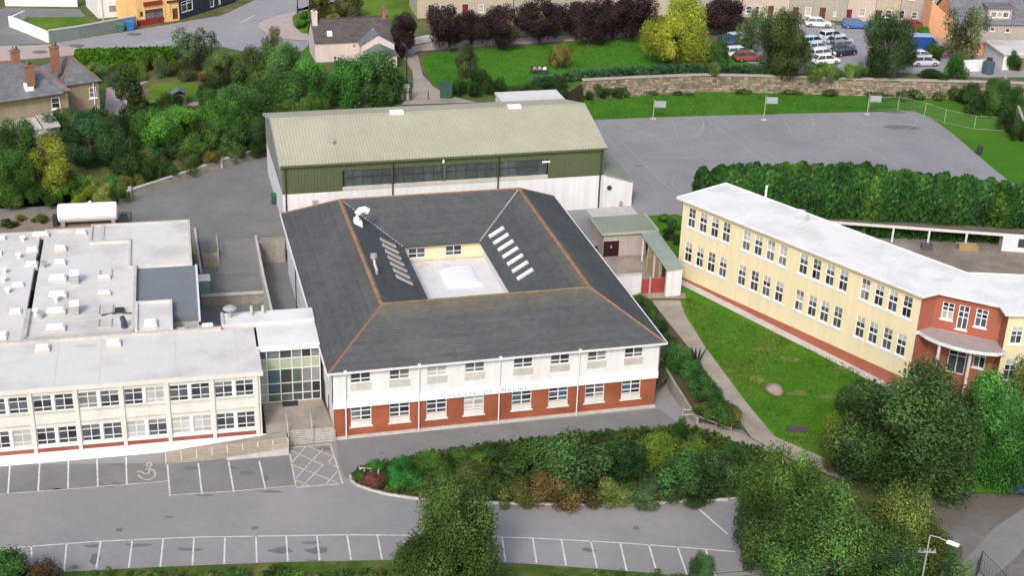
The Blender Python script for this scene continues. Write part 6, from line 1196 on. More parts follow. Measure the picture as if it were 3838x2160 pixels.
def cypress(seed, n=13000, spires=9):
    r = np.random.default_rng(seed); P = []; N_ = []; K = []
    for i in range(spires):
        a = r.uniform(0, 6.28); q = r.uniform(.1, .72) if i else 0; top = r.uniform(2.7, 3.0); w = r.uniform(.34, .5); m = n // spires; z = r.uniform(0, 1, m) ** .85
        rad = w * np.sqrt(np.clip(1 - z ** 4, .004, 1)) * r.uniform(.65, 1.06, m); t = r.uniform(0, 6.28, m); d = np.stack([np.cos(t), np.sin(t), np.full(m, .35)], 1)
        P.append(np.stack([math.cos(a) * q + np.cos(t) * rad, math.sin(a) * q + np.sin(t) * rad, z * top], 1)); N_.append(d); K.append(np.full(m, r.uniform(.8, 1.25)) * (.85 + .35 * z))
    return cloud_mesh('crown', np.concatenate(P), np.concatenate(N_), .085, seed + 3, .3, .14, np.concatenate(K), 0, 2.2, True)
CR = {
    'cypress': [cypress(101 + i) for i in range(4)],
    'big': [crown('crown', 40000, 11 + i, 34, .031, 'round', (.18, .36)) for i in range(3)],
    'mid': [crown('crown', 20000, 31 + i, 22, .041, 'round', (.20, .40)) for i in range(3)],
    'tall': [crown('crown', 16000, 51 + i, 24, .052, 'tall', (.24, .40)) for i in range(2)],
    'loose': [crown('crown', 7000, 61 + i, 18, .05, 'vase', (.16, .30)) for i in range(2)],
    'cone': [crown('crown', 9000, 71 + i, 30, .07, 'cone', (.20, .34)) for i in range(2)],
    'bush': [crown('foliage', 8000, 81 + i, 18, .052, 'dome', (.24, .42)) for i in range(4)],
    'small': [crown('foliage', 1500, 91 + i, 9, .11, 'dome', (.28, .46)) for i in range(3)],
}
KZ = {'cypress': 3.0, 'big': 2.0, 'mid': 2.0, 'tall': 3.0, 'loose': 2.0, 'cone': 2.6, 'bush': 1.2, 'small': 1.2}
def trunk_mesh(seed, limbs=6, fork=.45):
    r = random.Random(seed); mb = MB(); mb.tube([(0, 0, -.02), (.01, .0, .2), (r.uniform(-.02, .02), r.uniform(-.02, .02), fork), (r.uniform(-.05, .05), r.uniform(-.05, .05), .8)], [.045, .034, .026, .008], 8)
    for i in range(limbs):
        a = i * 6.28 / limbs + r.uniform(-.4, .4); z0 = r.uniform(fork * .6, fork * 1.15); l = r.uniform(.2, .34)
        mb.tube([(0, 0, z0), (math.cos(a) * l * .5, math.sin(a) * l * .5, z0 + .13), (math.cos(a) * l, math.sin(a) * l, z0 + .32)], [.018, .013, .004], 6)
    return mb.mesh('trunk', bark)
TR = [trunk_mesh(i) for i in range(3)]; TRS = [trunk_mesh(9, 5, .25)]
cnt = [0]
def lift(c): return (c[0] * 1.5 + .004, c[1] * 1.55 + .005, c[2] * 1.4 + .004)
def plant(name, label, cat, x, y, z, ytop, w, col, kind='mid', low=.12, group=None, trunk=True, depth=1.0):
    b = A(x, y, z); H = max(zat(b, x, ytop) - z, .3); R_ = w * mpp((b.x, b.y, z + H / 2)) / 2
    tn = (CH - z) / math.hypot(b.x, b.y) * depth              # a rounded crown seen from above rises over its tip
    if kind in ('bush', 'small'): H = max(math.sqrt(max(H * H - (R_ * tn * .75) ** 2, 0)), .55 * H)
    else:
        h0, h1 = .4 * H, H
        for _ in range(30):
            m = (h0 + h1) / 2; hh_ = m * (1 - low) / 2
            if low * m + hh_ + math.hypot(hh_, R_ * .8 * tn) > H: h1 = m
            else: h0 = m
        H = h0
    return plant_at(name, label, cat, b, H, R_, col, kind, low, group, trunk, depth)
def plant_at(name, label, cat, b, H, R_, col, kind='mid', low=.12, group=None, trunk=True, depth=1.0):
    cnt[0] += 1; i = cnt[0]; r = random.Random(i)
    if not trunk and H < 1.4 or kind == 'small':
        o = link(name, CR[kind][i % len(CR[kind])], None, b); o.rotation_euler = (0, 0, r.uniform(0, 6.28)); o.scale = (R_, R_ * depth, H / KZ[kind]); o.color = (*lift(col), 1); props(o, label, cat, group); return o
    t = thing(name, label, cat, b, 0, group); ms = CR[kind]
    c = link('crown' if trunk else 'foliage', ms[i % len(ms)], t, (0, 0, H * low)); c.rotation_euler = (0, 0, r.uniform(0, 6.28) if depth == 1.0 else 0); c.scale = (R_, R_ * depth, H * (1 - low) / KZ[kind]); c.color = (*lift(col), 1)
    k = link('trunk' if trunk else 'stems', (TR if trunk else TRS)[i % (3 if trunk else 1)], t); q_ = min(H, 2.3 * R_) * (1 if trunk else .8); k.scale = (q_, q_, H * (.9 if trunk else .7)); k.rotation_euler = (0, 0, r.uniform(0, 6.28)); return t
DG, MG, BG, YG, CO, OL, RU, GG, LG = (.024, .052, .013), (.036, .082, .018), (.05, .135, .018), (.20, .22, .028), (.030, .0155, .019), (.085, .085, .022), (.13, .075, .03), (.075, .11, .05), (.10, .15, .04)
# copper trees of the park
cop_g = 'copper leaved trees along the park'
for i, (x, y, tp, w, l) in enumerate(((1014, 143, 28, 76, 'leftmost copper leaved tree, standing at the head of the hall path'), (1129, 130, 14, 104, 'copper leaved tree with bare stem, second from the left along the park'), (1186, 112, 28, 74, 'smaller copper leaved tree between two larger ones left of centre'), (1249, 121, 10, 104, 'dark copper leaved tree third of the large ones in the park row'), (1357, 112, 0, 116, 'dark copper leaved tree nearest behind the thin brown tree'), (1448, 101, 8, 86, 'copper leaved tree set slightly back right of the thin brown tree'), (1479, 113, -4, 94, 'dark copper leaved tree in front of two others in the park row'), (1540, 96, -6, 100, 'copper leaved tree just left of the yellow green tree, set back'), (1590, 97, -10, 110, 'copper leaved tree touching the left side of the yellow green tree'), (1815, 88, -8, 116, 'copper leaved tree right of the yellow green tree by the parked cars'))):
    plant('copper_tree', l, 'tree', x, y, ZC, tp, w * 1.18, CO, 'mid', .17, cop_g)
plant('yellow_green_tree', 'large bright yellow green tree at the right end of the park lawn', 'tree', 1695, 168, ZC, -8, 168, YG, 'big', .06)
plant('thin_tree', 'thin orange brown round tree on the park lawn near the seated people', 'tree', 1410, 172, ZC, 106, 72, (.13, .10, .03), 'loose', .12)
plant('conifer', 'bushy grey green conifer at the left of the park lawn', 'tree', 1172, 196, ZC, 112, 62, (.055, .07, .028), 'tall', .02)
for x, y, tp, w, c, l in ((1205, 238, 178, 72, DG, 'dark shrub behind the white store at the park edge'), (1160, 240, 192, 50, MG, 'green shrub left of the dark one at the park edge'), (1250, 236, 195, 56, DG, 'dark green shrub nearest the white store roof'), (1804, 168, 104, 70, MG, 'rounded mid green bush beside the yellow green tree'), (1795, 188, 156, 42, LG, 'pale yellow green bush standing on the stone wall'), (2065, 186, 156, 40, BG, 'small bright bush left in the flowering row above the wall')):
    plant('park_shrub', l, 'shrub', x, y, ZC, tp, w, c, 'bush', .02, 'shrubs at the park edge', False)
for i, x in enumerate((2045, 2085, 2125, 2165)):
    plant('flowering_shrub', 'yellow green arching shrub in the row on top of the stone wall', 'shrub', x, 198 - (i % 2), ZC, 160, 56, LG, 'bush', .02, 'arching shrubs on the stone wall', False)
plant('willow_tree', 'pale grey green feathery tree in front of the pinkish terraced house', 'tree', 1888, 135, ZC, 16, 84, GG, 'loose', .08)
plant('dark_tree', 'large dark bushy tree left of the arching shrubs by the town car park', 'tree', 1965, 194, ZC, 24, 132, (.04, .058, .016), 'big', .02)
plant('dark_tree', 'large dark rounded tree right of the arching shrubs by the town car park', 'tree', 2228, 194, ZC, 34, 136, (.03, .058, .02), 'big', .03)
plant('mottled_tree', 'olive mottled tree in front of the peach garden wall', 'tree', 2420, 158, ZC, 20, 118, (.07, .085, .035), 'loose', .06)
for x, y, tp, w, c, l in ((2400, 200, 130, 62, (.035, .11, .02), 'bright green bush left of the white boarded wall'), (2318, 98, 68, 62, BG, 'low green bush in front of the red car'), (2548, 178, 128, 44, MG, 'small green tree by the pale garage'), (2355, 150, 105, 60, MG, 'green bush behind the two white cars on the right'), (2345, 196, 172, 80, DG, 'dark low shrub on the wall top right of the dark rounded tree')):
    plant('town_shrub', l, 'shrub', x, y, ZC, tp, w, c, 'bush', .02, None, False)
for x, y, tp, w, c, l in ((806, 45, -22, 60, OL, 'olive brown round tree left of two behind the cottage'), (878, 48, -22, 76, (.06, .06, .025), 'brown green round tree right of two behind the cottage'), (838, 52, 34, 34, (.22, .19, .05), 'small yellow bush between two round trees behind the cottage')):
    plant('green_tree', l, 'tree', x, y, ZC, tp, w, c, 'mid', .05)
for x, y, w in ((757, 72, 30), (775, 68, 34), (790, 80, 30), (765, 50, 30)):
    plant('verge_shrub', 'low bright green shrub on the pavement corner left of the cottage', 'shrub', x, y, ZC, y - 22, w, BG, 'small', 0, 'low shrubs on the pavement corner', False)
# the garden and the bank at the left
plant('multi_stem_tree', 'loose multi stemmed grey green tree at the roadside hedge', 'tree', 495, 178, ZC, 64, 136, (.05, .085, .035), 'loose', .08)
plant('garden_conifer', 'dark ragged conifer between the brown house and the garden lawn', 'tree', 332, 318, ZC, 166, 108, (.03, .05, .014), 'cone', .02)
for x, y, tp, w, c, l, k in ((686, 150, 64, 60, (.06, .07, .03), 'thin leafed grey tree beside the road left of the cottage', 'loose'), (560, 215, 128, 90, (.05, .07, .022), 'olive tree at the far end of the garden', 'mid'), (640, 235, 112, 126, (.042, .072, .02), 'grey green rounded tree left of the cottage group', 'mid'), (722, 262, 118, 158, (.05, .105, .03), 'large pale green round tree in front of the cottage', 'big'), (800, 268, 146, 128, (.035, .105, .022), 'bright laurel tree below the cottage wall', 'mid'), (872, 268, 140, 118, (.03, .10, .018), 'glossy laurel tree below the cottage gable', 'mid'), (945, 264, 132, 128, (.036, .09, .022), 'green laurel tree nearest the hall path', 'mid'), (985, 262, 166, 70, MG, 'small laurel at the hall path edge', 'mid'), (690, 300, 190, 130, (.034, .08, .018), 'dark green bushy tree at the rear left corner of the hall', 'mid'), (600, 330, 216, 130, (.036, .085, .02), 'mid green bushy tree on the bank left of the hall', 'mid'), (480, 352, 262, 150, (.05, .125, .016), 'bright green bushy tree in the middle of the bank', 'mid'), (556, 352, 246, 110, (.045, .115, .018), 'bright green bushy tree right of the garden hut', 'mid'), (398, 392, 276, 120, (.045, .11, .018), 'green bushy tree right of the ragged conifer', 'mid'), (232, 412, 290, 150, (.022, .052, .02), 'dark blue green bushy tree in front of the brown house', 'big'), (300, 420, 300, 110, (.024, .055, .018), 'dark bushy tree below the ragged conifer', 'mid'), (52, 420, 302, 116, (.024, .058, .012), 'dark green tree in front of the lean to roof', 'mid'), (132, 480, 340, 104, (.135, .15, .02), 'yellow green slender tree on the bank', 'tall'), (35, 492, 370, 110, (.04, .095, .018), 'mid green tree at the left edge of the bank', 'mid')):
    plant('bank_tree', l, 'tree', x, y, ZC if y < 300 else 3.9, tp, w, tuple(v * 1.3 for v in c), k, .02)
rs = random.Random(5)
def bankpt(u, v):
    i = min(int(u * 8.999), 8); f = u * 9 - i; return (lo[i].lerp(lo[i + 1], f)).lerp(hi[i].lerp(hi[i + 1], f), v)
for k in range(120):
    u, v = rs.uniform(.02, .98), rs.uniform(.03, 1.0) ** .9; p = bankpt(u * .72, v); p.z = min(p.z, 5)
    c = rs.choice([MG, DG, (.05, .10, .02), (.045, .075, .022), (.03, .065, .02), OL if rs.random() < .5 else MG]); 
    tone_ = 'olive' if c == OL else ('dark green' if c in (DG, (.03, .065, .02)) else ('yellowish green' if c == (.05, .10, .02) else 'mid green'))
    where_ = 'below the brown house' if u < .3 else ('in the middle, behind the yard wall' if u < .6 else 'towards the sports hall')
    plant_at('bank_shrub', tone_ + ' shrub on the overgrown bank ' + where_, 'shrub', p, rs.uniform(1.6, 3.4), rs.uniform(1.3, 2.4), c, 'bush', .02, 'shrubs on the overgrown bank', False)
for k, (x, y, w, h, c) in enumerate(((230, 505, 60, 40, YG), (262, 512, 62, 46, (.16, .19, .05)), (180, 500, 60, 44, (.07, .15, .02)), (150, 505, 50, 40, BG), (300, 505, 50, 42, (.07, .12, .02)), (215, 480, 60, 40, (.10, .17, .03)), (120, 512, 56, 40, MG), (80, 500, 70, 46, MG), (30, 515, 70, 44, (.05, .10, .02)), (315, 480, 40, 34, (.09, .10, .03)), (345, 470, 44, 30, OL), (390, 455, 50, 34, (.10, .10, .04)), (430, 448, 50, 30, MG), (480, 432, 60, 40, (.06, .09, .025)), (530, 415, 60, 36, OL), (585, 400, 60, 34, (.06, .09, .025)), (640, 386, 60, 30, DG), (200, 520, 40, 30, (.15, .20, .02)), (275, 480, 40, 44, (.045, .14, .03)))):
    plant('border_shrub', ('yellowish' if c[0] > .1 else 'green') + ' low shrub along the foot of the bank by the white tank and yard wall', 'shrub', x, y, 3.0, y - h, w, c, 'bush', 0, 'low shrubs at the foot of the bank', False)
for k, (x, y, w, h, c, l) in enumerate(((20, 572, 50, 22, DG, 'small dark shrub at the left edge above the white roof'), (100, 560, 44, 20, (.10, .13, .03), 'small yellowish shrub left of the white tank'), (48, 556, 34, 16, (.12, .13, .03), 'tiny yellowish shrub on the dirt left of the white tank'))):
    plant('dirt_shrub', l, 'shrub', x, y, ZB, y - h, w, c, 'small', 0, None, False)
for k, (x, y, w, h, c) in enumerate(((236, 178, 40, 24, LG), (268, 195, 56, 38, (.07, .13, .035)), (300, 190, 50, 28, (.07, .11, .035)), (335, 205, 60, 46, (.09, .15, .03)), (352, 178, 60, 38, (.09, .15, .025)), (400, 180, 44, 44, (.10, .13, .05)), (420, 192, 60, 34, (.06, .09, .04)), (300, 215, 80, 40, (.055, .08, .035)), (455, 190, 60, 36, OL), (540, 178, 60, 40, (.07, .07, .03)), (590, 175, 70, 40, OL), (470, 200, 60, 24, (.06, .07, .03)), (520, 205, 50, 26, RU), (560, 200, 50, 30, (.10, .09, .04)), (250, 205, 40, 24, MG))):
    plant('garden_shrub', 'rounded garden shrub between the roadside hedge and the garden lawn', 'shrub', x, y, ZC, y - h, w, c, 'bush', 0, 'garden shrubs behind the roadside hedge', False)
# clipped roadside hedge
ha, hb = A(192, 178, ZC), A(440, 172, ZC); hd = (hb - ha); Lh = hd.length; r = np.random.default_rng(3); n = 7000
Hh_ = zat(A(300, 178, ZC), 300, 140) - ZC; P = np.stack([r.uniform(0, Lh, n), r.uniform(-.2, 3.2, n), r.uniform(0, Hh_, n)], 1); f = r.integers(0, 3, n); P[f == 0, 2] = Hh_ + r.normal(0, .08, (f == 0).sum()); P[f == 1, 1] = -.2 + r.normal(0, .1, (f == 1).sum())
Nn = np.zeros((n, 3)); Nn[f == 0, 2] = 1; Nn[f == 1, 1] = -1; Nn[f == 2] = r.normal(0, 1, ((f == 2).sum(), 3))
h_ = thing('clipped_hedge', 'long bright green clipped hedge between the road and the garden', 'hedge', ha, math.atan2(hd.y, hd.x)); o = link('foliage', cloud_mesh('foliage', P, Nn, .42, 4), h_); o.color = (.06, .15, .012, 1)
MB().box(.2, Lh - .2, .1, 2.9, 0, Hh_ - .25).obj('stems', mat('hedge core', (.03, .05, .012), .95, .3, 2), h_)
# conifer hedge row
hg = 'conifers in the tall hedge behind the yellow school'
for i in range(22):
    t = i / 21; x = 1795 + 820 * t; tp = 408 + (0 if x < 2150 else (x - 2150) * .12) + rs.uniform(-4, 9); y = 566 + 42 * t
    c = rs.choice([(.025, .070, .016), (.028, .078, .018), (.042, .088, .014), (.023, .064, .020)])
    plant('hedge_conifer', ('yellowish green' if c[0] > .04 else ('blue green' if c[2] > .019 else ('bright green' if c[1] > .075 else 'dark green'))) + ' tall conifer in the hedge between playing court and yellow school', 'tree', x, y, ZB, tp, 150, c, 'cypress', .0, hg, True, .5)
# front planting bed
bed = [(1250, 1150, 100, 40, DG, 'dark green shrub at the back of the front bed near the brick wall'), (1170, 1165, 110, 42, (.055, .11, .018), 'low green shrub left of centre in the front bed'), (1090, 1180, 120, 36, (.06, .125, .018), 'bright low shrub behind the fern in the front bed'), (1355, 1195, 190, 84, (.05, .095, .02), 'big rounded green shrub left in the middle of the front bed'), (1460, 1222, 240, 126, (.045, .09, .026), 'biggest rounded green shrub in the middle of the front bed'), (1570, 1185, 130, 84, (.02, .06, .016), 'dark green shrub right of the biggest one in the front bed'), (1655, 1150, 140, 56, (.085, .135, .016), 'yellow green shrub at the back right of the front bed'), (1730, 1150, 120, 52, (.075, .125, .016), 'yellow green shrub near the end of the sloping path'), (1700, 1232, 170, 98, (.036, .09, .024), 'rounded green shrub at the right of the front bed'), (1800, 1220, 130, 90, (.035, .075, .026), 'dark rounded shrub at the far right of the front bed'), (1395, 1258, 160, 74, (.095, .066, .025), 'rust brown shrub by the kerb of the front bed'), (1470, 1262, 110, 44, (.085, .066, .024), 'low rust brown shrub right of the larger one by the kerb'), (1290, 1262, 110, 60, (.075, .085, .022), 'olive shrub behind the front tree at the bed kerb'), (1540, 1258, 110, 56, (.12, .15, .045), 'pale yellowish shrub by the kerb of the front bed'), (1620, 1258, 120, 44, (.05, .085, .032), 'grey green shrub by the kerb right of the pale one'), (1720, 1256, 130, 40, (.035, .06, .024), 'dark low shrub along the right kerb of the front bed'), (1200, 1215, 120, 56, (.06, .08, .02), 'olive green shrub beside the front tree'), (1008, 1192, 80, 42, (.03, .15, .03), 'bright fern green shrub near the left tip of the bed'), (1020, 1225, 84, 44, (.035, .16, .03), 'bright green shrub by the kerb near the left tip'), (945, 1182, 56, 26, (.04, .13, .018), 'small green shrub at the back of the left tip'), (948, 1220, 72, 30, (.12, .045, .04), 'reddish shrub at the left tip of the bed'), (904, 1205, 44, 20, (.07, .13, .02), 'small yellow green shrub at the very tip of the bed'), (1840, 1160, 90, 44, MG, 'green shrub beside the end of the sloping path'), (1060, 1238, 70, 30, (.06, .12, .03), 'low green shrub left of the front tree by the kerb'), (1880, 1240, 120, 70, MG, 'green shrub between the bed and the large right trees'), (1110, 1215, 90, 50, (.05, .11, .02), 'green shrub partly behind the front tree')]
for x, y, w, h, c, l in bed: plant('bed_shrub', l, 'shrub', x, y, .12, y - h * .92, w, c, 'bush', .0, None, False)
P = []; bp = [(p.x, p.y) for p in ccw(bed_pts)]
def inpoly(x, y, poly):
    c = False; j = len(poly) - 1
    for i in range(len(poly)):
        if (poly[i][1] > y) != (poly[j][1] > y) and x < (poly[j][0] - poly[i][0]) * (y - poly[i][1]) / (poly[j][1] - poly[i][1]) + poly[i][0]: c = not c
        j = i
    return c
while len(P) < 9000:
    x, y = rng.uniform(min(p[0] for p in bp), max(p[0] for p in bp)), rng.uniform(min(p[1] for p in bp), max(p[1] for p in bp))
    if inpoly(x, y, bp): P.append((x, y, .14 + rng.uniform(.02, .4)))
P = np.array(P); o = link('ground_cover', cloud_mesh('ground_cover', P, np.tile([0, 0, 1.0], (len(P), 1)), .34, 8), None, kind='stuff'); o.color = (.055, .10, .02, 1)
# sloping bed and path side
for i, (x, y, w, h, c, l) in enumerate(((1612, 772, 44, 30, MG, 'green shrub nearest the red gate beside the slate school'), (1632, 800, 46, 34, (.035, .09, .02), 'second green shrub along the path from the red gate'), (1655, 838, 50, 40, DG, 'darker green shrub along the path halfway to the corner'), (1678, 875, 56, 36, MG, 'green shrub beside the right corner of the slate roof'), (1700, 922, 90, 52, (.04, .11, .025), 'bright leafy shrub behind the low concrete wall'), (1728, 950, 80, 46, (.035, .10, .024), 'leafy shrub below the spiky plant'), (1755, 985, 90, 50, (.04, .11, .024), 'leafy shrub in the middle of the sloping bed'), (1785, 1020, 90, 50, (.035, .095, .022), 'leafy shrub in the lower part of the sloping bed'), (1810, 1055, 90, 46, MG, 'dense green shrub at the foot of the sloping bed'), (1838, 1062, 60, 40, (.10, .11, .03), 'brownish shrub at the lower path edge of the sloping bed'), (1770, 1045, 60, 30, (.07, .10, .02), 'low olive shrub by the ramp railing'))):
    b = A(x, y, 1.0 if y > 860 else 1.6); plant('path_shrub', l, 'shrub', x, y, 1.0 if y > 860 else 1.7, y - h, w, c, 'bush', 0, None, False)
plant('round_bush', 'round dark clipped bush at the corner of the grey drive', 'shrub', 1705, 1108, .1, 1052, 52, (.026, .07, .014), 'bush', 0, None, False)
yp = A(1752, 915, 1.5); yu = thing('spiky_plant', 'dark spiky plant with stiff upright leaves beside the path', 'plant', yp)
mb = MB()
for i in range(9):
    a = i * 2.4; l = 1.5 + .5 * (i % 3) / 2; t = .25 + .12 * (i % 3); d = Vector((math.cos(a) * t, math.sin(a) * t, 1)); n_ = Vector((-math.sin(a), math.cos(a), 0)) * .09
    q = Vector((math.cos(a) * .15, math.sin(a) * .15, 0)); mb.add([q - n_, q + n_, q + d * l * .6 + n_, q + d * l, q + d * l * .6 - n_], ((0, 1, 2, 3, 4),))
lf = mb.obj('leaves', mat('spiky leaves', (.018, .035, .02), .5, .1, 1), yu); MB().tube([(0, 0, -.2), (0, 0, .35)], .1, 8).obj('stem', bark, yu)
# great trees at the right front
for x, y, z, tp, w, c, k, lw_, l in ((2268, 1225, .2, 925, 365, (.032, .062, .018), 'big', .02, 'largest dark green tree in front of the terracotta entrance'), (2115, 1190, .3, 1040, 130, (.085, .105, .016), 'mid', .02, 'yellow green tree at the left side of the largest dark tree'), (2490, 1210, .2, 940, 240, (.034, .105, .02), 'big', .02, 'bright green tree right of the largest dark tree'), (2572, 1130, .3, 866, 130, (.06, .075, .018), 'mid', .02, 'olive tree at the right edge beside the yellow wall'), (2160, 1060, .4, 955, 130, (.04, .078, .022), 'mid', .02, 'grey green tree by the lawn end left of the entrance'), (1922, 1410, 0, 1108, 205, (.034, .064, .014), 'big', .04, 'dark green tree in front of the end of the sloping path'), (2020, 1390, 0, 1150, 150, (.042, .082, .018), 'mid', .02, 'green tree between the path end tree and the big front group'), (2080, 1500, 0, 1215, 300, (.044, .088, .02), 'big', .02, 'broad leafy tree at the front right of the car park'), (2260, 1470, 0, 1205, 240, (.062, .08, .018), 'big', .02, 'olive topped tree left of the brown road'), (1985, 1490, 0, 1290, 180, (.04, .085, .02), 'mid', .02, 'leafy tree at the front edge of the big right group'), (2190, 1560, 0, 1330, 260, (.034, .07, .016), 'big', .02, 'dark tree at the bottom edge left of the lamp post'), (1762, 1478, 0, 1394, 70, (.03, .07, .026), 'mid', .02, 'small dark green tree at the end of the lower parking row'), (2385, 1500, 0, 1372, 110, (.04, .075, .025), 'loose', .02, 'loose leaved tree right of the street lamp'), (1124, 1530, 0, 1222, 280, (.038, .064, .014), 'big', .12, 'dark green tree standing among the lower parking bays'), (1082, 1510, 0, 1330, 205, (.036, .064, .014), 'big', .02, 'lower leafy tree under the dark tree among the bays'), (40, 1520, 0, 1386, 210, (.024, .055, .012), 'mid', .02, 'dark green tree at the bottom left corner'), (110, 1500, 0, 1415, 100, (.05, .028, .018), 'bush', .0, 'reddish brown bush at the bottom left corner')):
    plant('front_tree', l, 'tree', x, y, z, tp, w, tuple(v * 1.22 for v in c), k, lw_)
for i, x in enumerate(range(240, 1000, 42)):
    plant('edge_shrub', 'low green shrub along the bottom edge behind the lower parking bays', 'shrub', x + rs.uniform(-15, 15), 1462, 0, 1462 - rs.uniform(16, 34), rs.uniform(40, 80), rs.choice([(.06, .11, .025), (.09, .11, .03), MG]), 'small', 0, 'low shrubs along the bottom edge', False)
for i, x in enumerate(range(1240, 1760, 46)):
    plant('edge_shrub', 'low green shrub along the bottom edge right of the front tree', 'shrub', x + rs.uniform(-15, 15), 1466, 0, 1466 - rs.uniform(16, 38), rs.uniform(40, 80), rs.choice([(.05, .11, .025), (.10, .13, .04), MG]), 'small', 0, 'low shrubs right of the front tree', False)
# ivy and undergrowth by the stone wall, hedge slope at the right
for k, (x, y, w, h, c) in enumerate(((1450, 248, 60, 40, DG), (1490, 246, 60, 40, MG), (1530, 246, 60, 34, (.04, .075, .02)), (1405, 240, 60, 30, DG), (1560, 244, 46, 28, (.05, .08, .025)), (1340, 228, 70, 22, DG), (1400, 222, 70, 24, DG), (1300, 236, 60, 24, (.04, .09, .02)))):
    plant('wall_ivy', 'dark ivy bush at the left end of the stone wall', 'shrub', x, y, ZB if x > 1420 else ZC, y - h, w, c, 'bush', 0, 'ivy bushes at the end of the stone wall', False)
for k, (x, y, z, h, w, c) in enumerate(((2440, 262, 2.6, 50, 70, DG), (2480, 270, 2.6, 60, 80, MG), (2505, 290, 2.6, 70, 70, (.04, .09, .02)), (2530, 330, 2.6, 70, 60, (.03, .07, .02)), (2545, 285, 3.2, 70, 50, MG), (2500, 235, 4.0, 40, 50, (.05, .11, .02)), (2560, 350, 2.6, 60, 50, DG), (2450, 285, 2.6, 36, 60, DG), (2525, 250, 3.6, 50, 40, (.05, .10, .03)))):
    plant('slope_shrub', 'overgrown green shrub on the slope at the right end of the stone wall', 'shrub', x, y, z, y - h, w, c, 'bush', 0, 'shrubs on the slope by the wall end', False)
for k, (x, y, z, h, w, c) in enumerate(((1668, 560, ZB, 20, 40, BG), (1690, 575, ZB, 24, 40, MG), (1685, 600, ZB, 26, 44, DG), (1700, 620, 2.2, 30, 30, DG))):
    plant('gap_shrub', 'low green shrub in the gap between boiler shed and yellow school', 'shrub', x, y, z, y - h, w, c, 'small', 0, 'shrubs in the gap by the boiler shed', False)
# ================================================================== FENCES, HOOPS, LAMPS
def fence(name, label, pts, hgt, step, mp, mw, mesh=.35, rails=2, cat='fence'):
    o = pts[0]; t = thing(name, label, cat, o); mesh_b = MB()
    for i in range(len(pts) - 1):
        p, q = pts[i] - o, pts[i + 1] - o; L_ = (q - p).length; n = max(1, int(L_ / step))
        for k in range(n + (1 if i == len(pts) - 2 else 0)):
            c = p.lerp(q, k / n); MB().tube([c - Vector((0, 0, .2)), c + Vector((0, 0, hgt))], .045, 6).obj('post', mp, t)
        for rl_ in range(rails):
            z = Vector((0, 0, hgt * (1 - rl_ * .94) )); MB().tube([p + z, q + z], .022, 5).obj('rail', mp, t)
        m = int(L_ / mesh)
        for k in range(m):
            a, b = p.lerp(q, k / m), p.lerp(q, (k + 1) / m); mesh_b.tube([a + Vector((0, 0, .05)), b + Vector((0, 0, hgt))], .008, 3, cap=False); mesh_b.tube([b + Vector((0, 0, .05)), a + Vector((0, 0, hgt))], .008, 3, cap=False)
        for k in range(1, 5): z = Vector((0, 0, hgt * k / 5)); mesh_b.tube([p + z, q + z], .008, 3, cap=False)
    mesh_b.obj('wire_mesh', mw, t, kind='stuff'); return t
fence('court_fence', 'pale green wire fence curving round the right corner of the court', [A(2186, 279, ZB), A(2258, 277, ZB), A(2325, 293, ZB), A(2375, 310, ZB), A(2450, 326, ZB), A(2535, 332, ZB)], 1.9, 2.6, fence_w, mat('pale green wire', (.12, .20, .11), .7, .1, 1), .3)
fence('park_fence', 'dark green wire fence on the bank above the stone wall', [A(1330, 214, ZC), A(1484, 196, ZC), A(1614, 190, ZC), A(1764, 185, ZC), A(1900, 186, ZC), A(2000, 188, ZC)], 1.5, 3, fence_g, fence_g, .22)
P = []; r = np.random.default_rng(12)
for k in range(9000):
    i = r.integers(0, 5); fp = [(1340, 222), (1484, 200), (1614, 193), (1764, 187), (1920, 190), (2000, 192)]; f = r.uniform(); x = fp[i][0] + (fp[i + 1][0] - fp[i][0]) * f; y = fp[i][1] + (fp[i + 1][1] - fp[i][1]) * f
    p = A(x, y - r.uniform(0, 10), ZC); P.append((p.x, p.y, ZC + abs(r.normal(0, .4))))
o = link('bank_undergrowth', cloud_mesh('bank_undergrowth', np.array(P), np.tile([0, -.5, 1.0], (len(P), 1)), .4, 13), None, kind='stuff'); o.color = (.032, .075, .028, 1)
fence('corner_fence', 'dark wire fence corner at the bottom right beside the brown road', [A(2452, 1462, 0), A(2462, 1440, 0), A(2520, 1500, 0)], 1.8, 2, metal_d, metal_d, .3)
def rail(name, label, pts, hgt):
    o = pts[0]; t = thing(name, label, 'railing', o)
    for p in pts: MB().tube([p - o - Vector((0, 0, .1)), p - o + Vector((0, 0, hgt))], .035, 6).obj('post', metal_g, t)
    for z in (hgt, hgt * .5): MB().tube([p - o + Vector((0, 0, z)) for p in pts], .035, 6).obj('rail', metal_g, t)
rail('ramp_railing', 'grey metal railing along the ramp at the foot of the sloping bed', [A(1715, 1056, .2), A(1748, 1056, .4), A(1770, 1066, .3), A(1800, 1078, .3), A(1838, 1092, .3)], .95)
